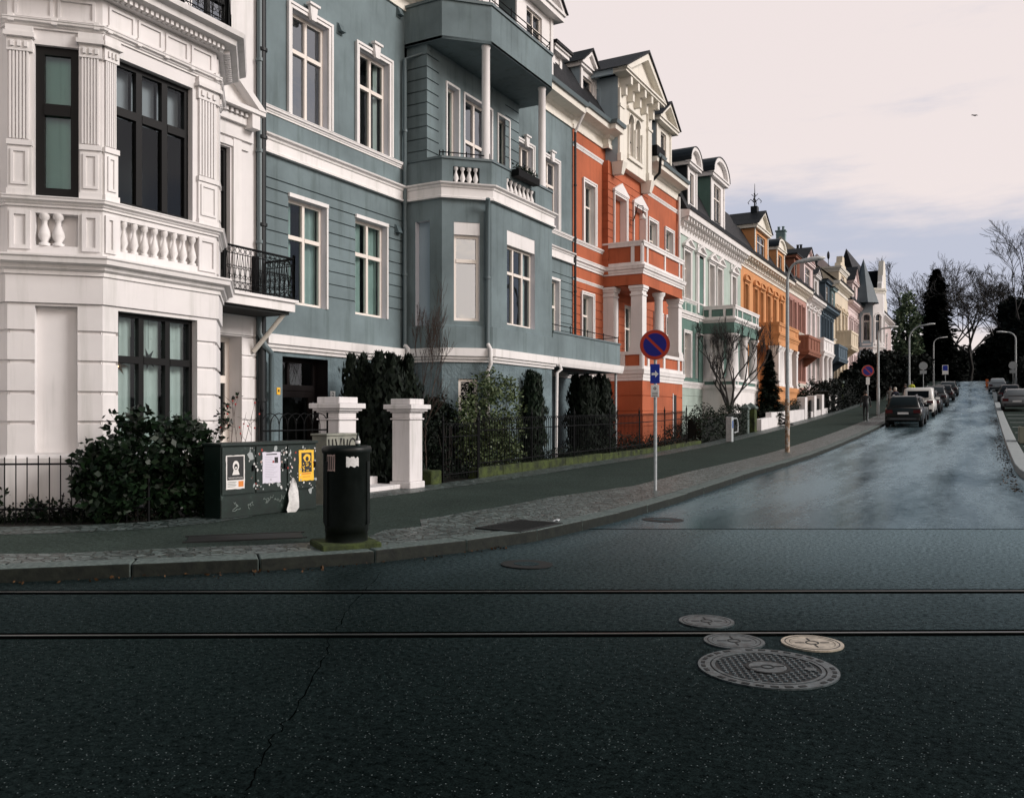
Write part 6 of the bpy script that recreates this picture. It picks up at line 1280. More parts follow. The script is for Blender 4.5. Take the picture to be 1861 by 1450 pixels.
# ================================================================ signs and lamp posts
SRED, SBLUE = plain('sign_red', (.42, .035, .012), .4), plain('sign_blue', (.012, .012, .20), .4); SBL2 = plain('sign_blue_plate', (.015, .035, .32), .4)
def noparking(name, parent, c, n, r):
    n = Vector(n).normalized(); up = Vector((0, 0, 1)); u = up.cross(n).normalized(); v = up
    g = MB(); g.disc(Vector(c)-n*.02, u, v, r, .02, GALV, 40); d = g.build('sign_disc', parent)
    g = MB(); g.disc(Vector(c), u, v, r*.98, .004, SRED, 40); g.build('red_face', d)
    g = MB(); k = 20; o_ = Vector(c)+n*.004; rb = r*.76; hw = r*.09; ang = math.asin(hw/rb)
    for a0 in (-pi/4+ang, 3*pi/4+ang):
        pts = [o_+(u*cos(a)+v*sin(a))*rb for a in [a0+(pi-2*ang)*i/k for i in range(k+1)]]
        m_ = len(pts); vs = pts+[p+n*.003 for p in pts]; g.add(vs, [tuple(range(m_-1, -1, -1)), tuple(range(m_, 2*m_))]+[(i, (i+1) % m_, m_+(i+1) % m_, m_+i) for i in range(m_)], SBLUE)
    g.build('blue_half', d); return d
c = gnd(1191, 891, KH); d1 = (Vector((c.x, c.y))).length; camd = Vector((-c.x, -c.y, 0)).normalized(); n = (camd*.85+Vector((0, -1, 0))*.5).normalized(); u = Vector((0, 0, 1)).cross(n)
t = thing('traffic_sign', 'no parking sign with blue arrow plate on a grey pole near the kerb', 'traffic sign', c); k = (Vector((c.x, c.y)).dot(Vector((-SN, CS))))/F
zz = lambda py: EYE+(HY-py)*k
g = MB(); g.tube([c, (c.x, c.y, zz(600))], .03, GALV, 10); g.build('pole', t)
sc = Vector((c.x, c.y, 0))+n*.06
noparking('s', t, (sc.x, sc.y, zz(627)), n, 27.5*k)
def plate(parent, cx_, za, zb, hw, m, name): g = MB(); P = [sc-u*hw+n*o for o in (-.01, 0)]+[sc+u*hw+n*o for o in (0, -.01)]; P = [P[0], P[3], P[2], P[1]]; g.hexa([(p.x, p.y, za) for p in P]+[(p.x, p.y, zb) for p in P], m); return g.build(name, parent, .003)
pl = plate(t, 0, zz(697), zz(662), 8.6*k, SBL2, 'arrow_plate'); g = MB(); za = zz(680); pts = [(-6*k, za-2.2*k), (0.5*k, za-2.2*k), (.5*k, za-6.5*k), (6.6*k, za), (.5*k, za+6.5*k), (.5*k, za+2.2*k), (-6*k, za+2.2*k)]
fS = Face((sc-u).to_2d(), (sc+u).to_2d()); g.fpoly(fS, [(1+a, b) for a, b in pts], .001, .004, SIGNW); g.build('arrow', pl)
pl = plate(t, 0, zz(722), zz(699.5), 7.3*k, SIGNW, 'info_plate'); g = MB(); g.fpoly(fS, [(1+2.6*k*cos(i*pi/8), zz(706)+2.8*k*sin(i*pi/8)) for i in range(16)], .001, .004, INK); g.fpoly(fS, [(1+1.2*k*cos(i*pi/8), zz(706)+1.3*k*sin(i*pi/8)) for i in range(16)], .004, .006, SIGNW)
for r_ in (713, 716, 719): g.fpoly(fS, [(1-5*k, zz(r_+1)), (1+5*k, zz(r_+1)), (1+5*k, zz(r_)), (1-5*k, zz(r_))], .001, .004, GRAN if r_ == 713 else INK)
g.build('print', pl)
c = gnd(1577, 765, KH); n = Vector((.25, -1, 0)).normalized(); k = Vector((c.x, c.y)).dot(Vector((-SN, CS)))/F; u = Vector((0, 0, 1)).cross(n)
t = thing('traffic_sign', 'small distant no parking sign on a thin pole beside the far pavement', 'traffic sign', c); g = MB(); g.tube([c, (c.x, c.y, zz(664))], .03, GALV, 8); g.build('pole', t); sc = Vector((c.x, c.y, 0))+n*.06; noparking('s', t, (sc.x, sc.y, zz(674)), n, 10.5*k); plate(t, 0, zz(699), zz(686), 3.2*k, SIGNW, 'info_plate')
for px, py, y, kind, lab in ((1678, 665, 86, 'disc', 'round grey sign seen from behind over the parked cars'), (1718, 672, 112, 'rect', 'tall pale rectangular sign near the top of the street'), (1841, 664, 92, 'disc', 'round grey sign on the right side of the street')):
    r = ray(px, py); q = y/r.y; x, z = r.x*q, EYE+r.z*q; zg = gz(y)+.1; t = thing('traffic_sign', lab, 'traffic sign', (x, y, zg)); g = MB(); g.tube([(x, y, zg), (x, y, z+.3)], .035, GALV, 6); g.build('pole', t); g = MB()
    if kind == 'disc': g.disc((x, y-.06, z), (1, 0, 0), (0, 0, 1), .36, -.02, GALV, 20); g.build('sign_disc', t); g = MB(); g.box(x-.28, x+.28, y-.07, y-.05, z-.72, z-.42, GALV); g.build('info_plate', t)
    else: g.box(x-.32, x+.32, y-.07, y-.04, z-.55, z+.55, SIGNW); g.build('sign_plate', t); g = MB(); g.box(x-.26, x+.26, y-.078, y-.07, z-.1, z+.49, SBL2); g.build('blue_field', t)
LAMPH = plain('lamp_head', (.62, .64, .64), .35)
def lamppost(lab, x, y, zg, zt, arm, rusty=0, r=.052):
    t = thing('street_lamp', lab, 'street lamp', (x, y, zg), group='street lamps'); H_ = zt-zg; g = MB(); z1 = zg+1.75
    g.tube([(x, y, zg), (x, y, z1)], r*1.45, RUST if rusty else GALV, 12); g.build('pole_base', t); g = MB(); bend = abs(arm)*1.5 if rusty else abs(arm)*.8
    pts = [(x, y, z1), (x, y, zt-bend)]+[(x+arm*.85*(1-cos(q*pi/12)), y, zt-bend+bend*sin(q*pi/12)) for q in range(1, 7)]
    g.tube(pts, [r*1.2, r]+[r*.8]*6, GALV, 10); g.build('pole', t); e = pts[-1]; s = 1 if arm > 0 else -1
    g = MB(); m_ = Matrix.Rotation(0, 4, 'Z'); k = 8; rings = []
    for i, (dx, w, h0, h1) in enumerate([(-.08, .06, -.05, .05), (.1, .10, -.06, .07), (.35, .16, -.07, .10), (.65, .15, -.06, .09), (.82, .07, -.03, .04)]):
        rings.append([(e[0]+s*dx, y+w*cos(2*pi*j/k), e[2]+dx*.08+(h1 if sin(2*pi*j/k) > 0 else -h0)*sin(2*pi*j/k)) for j in range(k)])
    vs = [v for r_ in rings for v in r_]; fs = [(i*k+j, i*k+(j+1) % k, (i+1)*k+(j+1) % k, (i+1)*k+j) for i in range(4) for j in range(k)]; g.add(vs, fs+[tuple(range(k-1, -1, -1)), tuple(range(4*k, 5*k))], LAMPH, True); g.build('lamp_head', t); return t
c = gnd(1431, 822, KH); k = Vector((c.x, c.y)).dot(Vector((-SN, CS)))/F; lamppost('nearest street lamp, its pole foot rusty and full of stickers', c.x, c.y, c.z, zz(478), .42, 1)
c = gnd(1596, 754, KH); k = Vector((c.x, c.y)).dot(Vector((-SN, CS)))/F; lamppost('slim street lamp beside the dark parked car', c.x, c.y, c.z, zz(597), .45, 0, .07)
for px, y, py, arm, lab in ((1652.5, 85, 592, 1.5, 'curved street lamp in front of the tall conifer'), (1697, 128, 614.5, 1.0, 'farthest curved street lamp near the top of the street'), (1846, 93, 603, -.9, 'street lamp on the right side of the street under dark trees')):
    r = ray(px, 600); q = y/r.y; lamppost(lab, r.x*q, y, gz(y)+.1, EYE+(HY-py)/F*q, arm, 0, .075)
g = MB(); r = ray(1771, 210); q = 70; p = r*q+Vector((0, 0, EYE)); u = Vector((CS, SN, 0))
g.add([p, p+u*.18+Vector((0, 0, .06)), p+u*.32+Vector((0, .05, .0)), p+u*.16-Vector((0, 0, .02)), p-u*.18+Vector((0, 0, .07)), p-u*.3+Vector((0, .05, .02)), p-u*.16-Vector((0, 0, .02)), p+Vector((.05, .12, -.05)), p+Vector((-.05, -.12, .02))], [(0, 1, 2, 3), (0, 6, 5, 4), (0, 3, 7, 6), (0, 1, 8, 4)], INK); tag(g.build('bird'), 'tiny dark bird flying in the pale sky', 'bird')
# ================================================================ plants and trees
RG = random.Random(42)
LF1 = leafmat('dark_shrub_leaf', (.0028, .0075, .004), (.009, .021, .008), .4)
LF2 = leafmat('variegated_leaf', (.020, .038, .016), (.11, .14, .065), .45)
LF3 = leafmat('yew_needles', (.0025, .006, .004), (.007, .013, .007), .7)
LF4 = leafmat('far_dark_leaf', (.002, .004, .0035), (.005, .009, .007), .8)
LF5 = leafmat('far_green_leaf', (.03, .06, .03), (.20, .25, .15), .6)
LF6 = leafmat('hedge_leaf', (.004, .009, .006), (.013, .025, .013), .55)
BARK = speckle('dark_bark', (.012, .011, .010), (.035, .03, .026), 20)
TWIG = plain('twig_bark', (.022, .020, .019), .8)
TWIGB = plain('brown_twig', (.05, .032, .024), .8)
def clumps(g, pts, n, rad, size, m, rnd=RG, squash=1.0):
    for c in pts:
        for _ in range(n):
            v = Vector((rnd.gauss(0, 1), rnd.gauss(0, 1), rnd.gauss(0, 1)*squash)).normalized()*rad*rnd.random()**.45
            g.leaf(Vector(c)+v, size, m, rnd)
def ell(c, rx, ry, rz, k, rnd=RG, shell=.55, zmin=None):
    out = []
    while len(out) < k:
        v = Vector((rnd.gauss(0, 1), rnd.gauss(0, 1), rnd.gauss(0, 1))).normalized()*(shell+(1-shell)*rnd.random())
        p = Vector((c[0]+v.x*rx, c[1]+v.y*ry, c[2]+v.z*rz))
        if zmin is None or p.z > zmin: out.append(p)
    return out
def branch(g, p, d, l, r, depth, m, rnd, spread=.55, up=.15, ratio=.74, kids=(2, 3), wig=.18, minr=.004, sides=5):
    n = 3; pts = [p]; rs = [r]; q = p.copy(); dd = d.normalized()
    for i in range(n):
        dd = (dd+Vector((rnd.gauss(0, wig), rnd.gauss(0, wig), rnd.gauss(0, wig)+up*.3))).normalized(); q = q+dd*l/n; pts.append(q.copy()); rs.append(max(minr, r*(1-.35*(i+1)/n)))
    g.tube(pts, rs, m, sides if r > .02 else 3, True, False)
    if depth <= 0: return
    for k in range(rnd.randint(*kids)+(1 if depth < 3 else 0)):
        t = rnd.choice([1, 1, .66, .8]); b = pts[-1] if t == 1 else pts[2]
        ax = Vector((rnd.gauss(0, 1), rnd.gauss(0, 1), rnd.gauss(0, .6))).normalized(); nd = (dd+ax*spread*rnd.uniform(.6, 1.4)+Vector((0, 0, up))).normalized()
        branch(g, b, nd, l*ratio*rnd.uniform(.75, 1.15), r*.62, depth-1, m, rnd, spread, up, ratio, kids, wig, minr, sides)
def bush(name, lab, cat, base, crowns, leafsize, m, n, rad, stems=6, group=None, trunkm=None, bare=0, k=60):
    t = thing(name, lab, cat, base, group=group); g = MB()
    for (c, rx, ry, rz) in crowns: clumps(g, ell(c, rx, ry, rz, k, zmin=base[2]+.02), n, rad, leafsize, m)
    g.build('foliage', t); g = MB()
    for i in range(stems):
        c, rx, ry, rz = crowns[i % len(crowns)]; e = Vector((c[0]+RG.uniform(-.5, .5)*rx, c[1]+RG.uniform(-.5, .5)*ry, c[2]+RG.uniform(-.1, .6)*rz)); b = Vector(base)+Vector((RG.uniform(-.12, .12)*rx, RG.uniform(-.2, .2)*ry, -.05))
        g.tube([b, b.lerp(e, .5)+Vector((RG.gauss(0, .05), RG.gauss(0, .05), 0)), e], [.02, .014, .006], trunkm or BARK, 5)
    g.build('stem', t); return t
q = MB(); rr_ = random.Random(2)
for i in range(260): q.leaf(Vector(Bf.P(FBX[1]+rr_.uniform(0, 1.15), .14+rr_.gauss(0, .05), FBX[2]+.08+abs(rr_.gauss(0, .07)))), .07, LF1, rr_)
q.build('foliage', FBX[0])
# white house shrub
bush('shrub', 'broad dark glossy leaved shrub in front of the white bay', 'shrub', (-9.95, 7.7, .1), [((-9.95, 7.55, .85), .62, .62, .70), ((-9.95, 8.3, .9), .5, .55, .62), ((-9.95, 7.28, .6), .45, .4, .5), ((-9.75, 8.25, .42), .4, .55, .36)], .105, LF1, 36, .20, 10, k=60)
t = thing('rose_bush', 'thin rose stems with red hips beside the white door', 'shrub', (-10.3, 9.3, .1)); g = MB(); rnd = random.Random(5); HIP = plain('red_hip', (.45, .03, .02), .4); tips = []
for i in range(11):
    b = Vector((-10.3+rnd.uniform(-.25, .25), 9.15+rnd.uniform(-.5, .7), .1)); e = b+Vector((rnd.uniform(-.2, .3), rnd.uniform(-.3, .35), rnd.uniform(1.2, 1.75))); md = b.lerp(e, .55)+Vector((rnd.gauss(0, .06), rnd.gauss(0, .06), .05)); g.tube([b, md, e], [.008, .006, .003], TWIGB, 4); tips.append(e)
    for k in range(3): q = md.lerp(e, rnd.random()); w = q+Vector((rnd.uniform(-.18, .18), rnd.uniform(-.18, .18), rnd.uniform(.02, .2))); g.tube([q, w], [.004, .002], TWIGB, 3); tips.append(w)
g.build('stem', t); g = MB()
for e in tips:
    if rnd.random() < .4: g.lathe(e, [(.003, -.014), (.013, -.006), (.015, .002), (.008, .012), (.002, .016)], HIP, 6)
g.build('hips', t); g = MB(); clumps(g, [e for e in tips if rnd.random() < .6 and e.y < 9.6], 9, .09, .075, LF1, rnd); g.build('foliage', t)
# low plants along the left fence
for i, (a, lab) in enumerate(((.30, 'low ragged garden plant at the foot of the plain bar fence, far left'), (.62, 'low ragged plant climbing the plain bar fence'), (.80, 'low dark plant between fence and broad shrub'))):
    p = A.lerp(B_, a); bush('garden_plant', lab, 'plant', (p.x-.25, p.y+.3, .1), [((p.x-.25, p.y+.3, .32), .45, .55, .24)], .07, LF1, 16, .12, 5, 'low plants at the white house', k=26)
mbx = MB(); rnd = random.Random(8)
for i in range(5200):
    a = rnd.random(); p = A.lerp(B_, a); q = Vector((p.x-.05-abs(rnd.gauss(0, .35)), p.y+abs(rnd.gauss(0, .35)), .1+abs(rnd.gauss(0, .10)))); mbx.leaf(q, .06, LF3 if rnd.random() < .6 else LF1, rnd)
tag(mbx.build('ground_cover'), 'dark ground cover plants in the strip by the white house', 'ground cover', kind='stuff')
# yew group between the piers
def yew(lab, x, y, w, zt, name='yew', m=LF3, n=1, zb=.1, cat='conifer', group=None, size=.17, dens=520):
    t = thing(name, lab, cat, (x, y, zb), group=group); g = MB(); rnd = random.Random(int(x*37+y*11)); H_ = zt-zb
    sp = [(x+rnd.uniform(-.5, .5)*w, y+rnd.uniform(-.55, .55)*w, zt-rnd.uniform(.0, .25)*H_*.35, w*rnd.uniform(.34, .5)) for _ in range(12)]+[(x, y, zt, w*.4)]
    for sx, sy, sz, sr in sp:
        for _ in range(int(dens*H_*.55)):
            h = rnd.random()**.8; rr = sr*(1-.85*max(0, (h-.55)/.45)**1.3)*rnd.random()**.4*(.85+.3*sin(h*19+sx*9)); q = rnd.uniform(0, 2*pi)
            p = Vector((sx+rr*cos(q), sy+rr*sin(q), zb+(sz-zb)*h)); a = Vector((rnd.gauss(0, .3), rnd.gauss(0, .3), 1)).normalized()*size; b = Vector((cos(q+1.5), sin(q+1.5), 0))*size*.22
            g.add([p, p+b+a*.4, p+a, p-b+a*.4], [(0, 1, 2, 3)], m)
    g.build('foliage', t); g = MB(); g.tube([(x, y, zb-.1), (x, y, zb+H_*.7)], [w*.09, .02], BARK, 6); g.build('trunk', t); return t
x = -10.95; yew('broad black green yew with ragged top behind the gate piers', x, Yx(692, x), 1.15, 2.72)
yew('lower dark yew left of the broad one, behind the litter bin', -11.1, Yx(668, -11.1), .7, 2.05)
yew('dark upright yew under the terrace of the blue house', -10.95, Yx(1066, -10.95), 1.0, 2.7, zb=.15)
yew('second dark yew close to the terrace post', -11.15, Yx(1088, -11.15), .8, 2.78, zb=.15)
yew('slim dark cypress at the right side of the speckled bush', -10.45, Yx(962, -10.45), .55, 2.6, 'cypress', LF6)
x = -10.35; y = Yx(895, x); bush('speckled_bush', 'tall loose bush with speckled pale green leaves at the blue bay', 'bush', (x, y, .15), [((x, y-.45, 1.45), .5, .85, 1.15), ((x, y+.55, 1.5), .5, .85, 1.05), ((x, y, .7), .5, 1.3, .6)], .085, LF2, 26, .2, 14, k=95)
bush('shrub', 'loose leafy shrub left of the cellar window of the blue bay', 'shrub', (-10.5, Yx(812, -10.5), .12), [((-10.5, Yx(812, -10.5), 1.1), .35, .4, .75)], .07, LF6, 10, .14, 7, k=22)
# bare sapling at the bay
def bare(name, lab, base, h, r, depth, spread, m=TWIG, group=None, seeds=1, up=.25, kids=(2, 3), lean=(0, 0), ratio=.74, trunk=.28, n0=1, sides=6, minr=.004, cat='tree', wig=.16):
    t = thing(name, lab, cat, base, group=group); rnd = random.Random(seeds); b = Vector(base); g = MB(); tops = []
    top = b+Vector((lean[0], lean[1], h*trunk)); md = b.lerp(top, .5)+Vector((rnd.gauss(0, .03)*h*.3, rnd.gauss(0, .03)*h*.3, 0)); g.tube([b-Vector((0, 0, .1)), md, top], [r, r*.85, r*.7], BARK if m is TWIG else m, 8); g.build('trunk', t)
    g = MB()
    for k in range(n0):
        a = 2*pi*k/n0+rnd.random(); d = Vector((cos(a)*spread*1.1, sin(a)*spread*1.1, 1)) if n0 > 1 else Vector((0, 0, 1))
        branch(g, top if k % 2 == 0 else md.lerp(top, .7), d, h*(1-trunk)*.36, r*.55, depth, m, rnd, spread, up, ratio, kids, wig, minr, sides)
    g.build('crown', t); return t
x = -10.7; bare('sapling', 'thin leafless sapling in front of the pale blind window', (x, Yx(772, x), .1), 4.0, .022, 4, .28, TWIGB, n0=3, seeds=3, trunk=.22, up=.45, cat='sapling')
bare('sapling', 'low leafless sapling left of the thin tall one', (-10.6, Yx(752, -10.6), .1), 2.6, .016, 3, .35, TWIGB, n0=3, seeds=9, trunk=.25, up=.35, cat='sapling')
# shrubs along the long fence
for px, h, lab in ((1010, .35, 'low dark shrub behind the hoop fence by the drain pipe'), (1095, .5, 'low dark shrub behind the hoop fence left of the terrace post'), (1140, .6, 'low dark shrub behind the hoop fence right of the terrace post'), (1185, .5, 'low dark shrub behind the hoop fence at the corner of the orange house'), (1225, .65, 'low dark shrub at the upper end of the hoop fence')):
    x = -10.2; y = Yx(px, x); bush('shrub', lab, 'shrub', (x, y, gz(y)+.1), [((x, y, gz(y)+h*.7), .4, .8, h*.75)], .065, LF6, 16, .15, 6, 'low shrubs behind the hoop fence', k=40)
# hedges
def hedge(lab, X, y0, y1, h, w, m=LF6, size=.09, n=2600):
    t = thing('hedge', lab, 'hedge', (X, (y0+y1)/2, gz((y0+y1)/2)+.1)); g = MB(); rnd = random.Random(int(y0*7))
    for _ in range(n):
        y = rnd.uniform(y0, y1); hh = h*(.82+.14*sin(y*1.3)+.1*sin(y*3.1)); z = gz(y)+.1; a = rnd.random()
        if a < .5: p = (X+w/2+rnd.gauss(0, .07), y, z+rnd.uniform(0, hh))
        elif a < .8: p = (X+rnd.uniform(-w/2, w/2), y, z+hh+rnd.gauss(0, .08))
        else: p = (X-w/2, y, z+rnd.uniform(0, hh))
        g.leaf(Vector(p), size, m, rnd)
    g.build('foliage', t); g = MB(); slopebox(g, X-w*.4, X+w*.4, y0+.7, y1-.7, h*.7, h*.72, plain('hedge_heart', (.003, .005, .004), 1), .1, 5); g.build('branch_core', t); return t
hedge('dark clipped hedge in front of the pale green house', -10.25, Yx(1252, -10.25), Yx(1345, -10.25), 1.35, .7, n=4200); hedge('dark hedge behind the white garden wall', -10.4, Yx(1385, -10.4), Yx(1462, -10.4), 1.25, .8, n=3600)
hedge('dark hedge behind the row of white posts', -10.6, Yx(1465, -10.6), Yx(1530, -10.6), 1.6, .9, n=3600)
hedge('tall dark hedge behind the two white gate piers', -11.35, Yx(600, -11.35)+1.6, Yx(822, -11.35), 1.75, .8, LF3, .10, 7000)
mbx = MB(); rnd = random.Random(18)
for i in range(9000):
    y = rnd.uniform(14.2, 33); x = -9.9-rnd.random()**1.3*1.3; hh = .30+.22*sin(y*1.7)+.12*sin(y*4.1); mbx.leaf(Vector((x, y, gz(y)+.14+abs(rnd.gauss(0, .5))*hh)), .065, LF6 if rnd.random() < .5 else LF3, rnd)
tag(mbx.build('ground_cover'), 'dark undergrowth behind the long hoop topped fence', 'ground cover', kind='stuff')
x = -10.9; y = Yx(1327, x); bare('bare_tree', 'leafless tree with fanning branches before the green porch', (x, y, gz(y)+.1), 5.6, .11, 5, .42, n0=5, seeds=12, trunk=.2, up=.3, minr=.008)
def conifer(lab, x, y, zb, zt, w, m, n, size, name='conifer', group=None, pw=.9, gaps=.5):
    t = thing(name, lab, 'conifer', (x, y, zb), group=group); g = MB(); rnd = random.Random(int(y*13)); H_ = zt-zb
    tiers = max(9, int(H_/.9))
    for i in range(n):
        h = rnd.random()**1.25; tier = (h*tiers) % 1; q = rnd.uniform(0, 2*pi); rr = w*(1-h)**pw*(.55+.45*(1-tier))*(.8+.25*sin(q*3+h*31)+.15*sin(q*7+h*17))*rnd.random()**.35
        p = Vector((x+rr*cos(q), y+rr*sin(q), zb+.3+(H_-.3)*h-.12*rr)); a = (Vector((cos(q), sin(q), rnd.uniform(-.5, .25)))+Vector((rnd.gauss(0, .3), rnd.gauss(0, .3), 0))).normalized()*size; b = Vector((-sin(q), cos(q), rnd.gauss(0, .4))).normalized()*size*.26
        g.add([p-a*.3, p+b+a*.1, p+a*.7, p-b+a*.1], [(0, 1, 2, 3)], m)
    g.build('crown', t); g = MB(); g.tube([(x, y, zb-.2), (x, y, zt-.3)], [max(.06, w*.09), .02], BARK, 8); g.build('trunk', t); return t
x = -10.3; y = Yx(1398, x); conifer('dark bushy conifer in front of the ochre porch', x, y, gz(y), 5.1, 1.15, LF3, 9000, .2)
for px, lab in ((1440, 'dark shrub at the foot of the pink house'), (1482, 'dark plant in front of the white columns'), (1512, 'dark shrub below the slate blue balcony')):
    x = -11.3; y = Yx(px, x); bush('shrub', lab, 'shrub', (x, y, gz(y)+.1), [((x, y, gz(y)+1.3), .8, 1.2, 1.2)], .16, LF6, 22, .3, 5, 'dark shrubs before the upper houses', k=46)
def roundtree(lab, px, d, ytop, hw, m, k, n, size, zb=None, name='leafy_tree', group=None, rz=None, trunkr=.2, zlow=None, rad=None):
    r = ray(px, ytop); x, y, zt = r.x*d, r.y*d, EYE+r.z*d; z0 = gz(y); w = hw*d/F; t = thing(name, lab, 'tree', (x, y, z0), group=group)
    rz = rz or (zt-z0)*.5; c = (x, y, zt-rz); g = MB(); rnd = random.Random(int(px*3)); clumps(g, ell(c, w, w, rz, k, rnd, .45, z0+.15), n, rad or w*.26, size, m, rnd)
    g.build('crown', t); g = MB(); g.tube([(x, y, z0-.2), (x+w*.05, y, z0+(zt-z0)*.3), (x, y, zt-rz*.5)], [trunkr, trunkr*.8, trunkr*.2], BARK, 7)
    for i in range(5): a = i*1.3; g.tube([(x, y, z0+(zt-z0)*.3), (x+w*.55*cos(a), y+w*.55*sin(a), zt-rz*(.9-.1*i))], [trunkr*.5, trunkr*.1], BARK, 5)
    g.build('trunk', t); return t
GT = 'dark round trees by the pavement'
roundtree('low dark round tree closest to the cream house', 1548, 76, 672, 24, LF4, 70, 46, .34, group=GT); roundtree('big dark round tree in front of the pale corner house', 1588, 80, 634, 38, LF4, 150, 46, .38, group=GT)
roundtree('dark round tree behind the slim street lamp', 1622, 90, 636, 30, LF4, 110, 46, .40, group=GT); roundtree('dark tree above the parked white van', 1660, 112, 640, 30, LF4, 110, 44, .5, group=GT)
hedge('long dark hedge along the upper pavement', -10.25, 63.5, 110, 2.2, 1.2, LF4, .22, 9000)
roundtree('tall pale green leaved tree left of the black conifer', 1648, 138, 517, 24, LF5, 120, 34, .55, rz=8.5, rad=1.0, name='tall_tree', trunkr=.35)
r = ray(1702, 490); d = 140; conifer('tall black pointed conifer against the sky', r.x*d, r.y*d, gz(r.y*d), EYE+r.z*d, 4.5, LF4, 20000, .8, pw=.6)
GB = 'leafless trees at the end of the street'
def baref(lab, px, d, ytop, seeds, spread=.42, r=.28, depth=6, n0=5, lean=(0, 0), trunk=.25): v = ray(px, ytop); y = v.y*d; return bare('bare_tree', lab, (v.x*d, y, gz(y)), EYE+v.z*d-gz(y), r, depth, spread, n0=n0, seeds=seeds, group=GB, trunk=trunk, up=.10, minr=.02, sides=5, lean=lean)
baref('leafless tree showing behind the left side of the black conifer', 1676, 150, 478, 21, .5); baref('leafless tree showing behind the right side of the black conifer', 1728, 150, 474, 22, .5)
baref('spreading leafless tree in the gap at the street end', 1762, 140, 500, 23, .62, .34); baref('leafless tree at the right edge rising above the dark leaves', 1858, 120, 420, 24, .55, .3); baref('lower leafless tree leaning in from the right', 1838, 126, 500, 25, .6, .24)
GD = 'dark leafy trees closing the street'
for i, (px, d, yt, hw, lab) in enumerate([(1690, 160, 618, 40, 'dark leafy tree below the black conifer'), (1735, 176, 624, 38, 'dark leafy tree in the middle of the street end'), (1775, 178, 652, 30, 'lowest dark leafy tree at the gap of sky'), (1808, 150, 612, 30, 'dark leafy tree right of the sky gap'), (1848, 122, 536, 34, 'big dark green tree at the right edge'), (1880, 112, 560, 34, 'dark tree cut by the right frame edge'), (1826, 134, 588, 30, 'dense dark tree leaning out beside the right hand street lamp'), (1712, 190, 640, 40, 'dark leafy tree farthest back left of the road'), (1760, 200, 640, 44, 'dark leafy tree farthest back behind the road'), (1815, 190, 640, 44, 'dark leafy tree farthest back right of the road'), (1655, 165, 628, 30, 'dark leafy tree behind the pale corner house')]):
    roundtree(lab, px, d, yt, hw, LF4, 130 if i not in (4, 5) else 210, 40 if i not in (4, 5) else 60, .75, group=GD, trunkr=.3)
hedge('dark hedge right of the upper street', 4.6, 84, 150, 3.4, 1.6, LF4, .4, 8000)

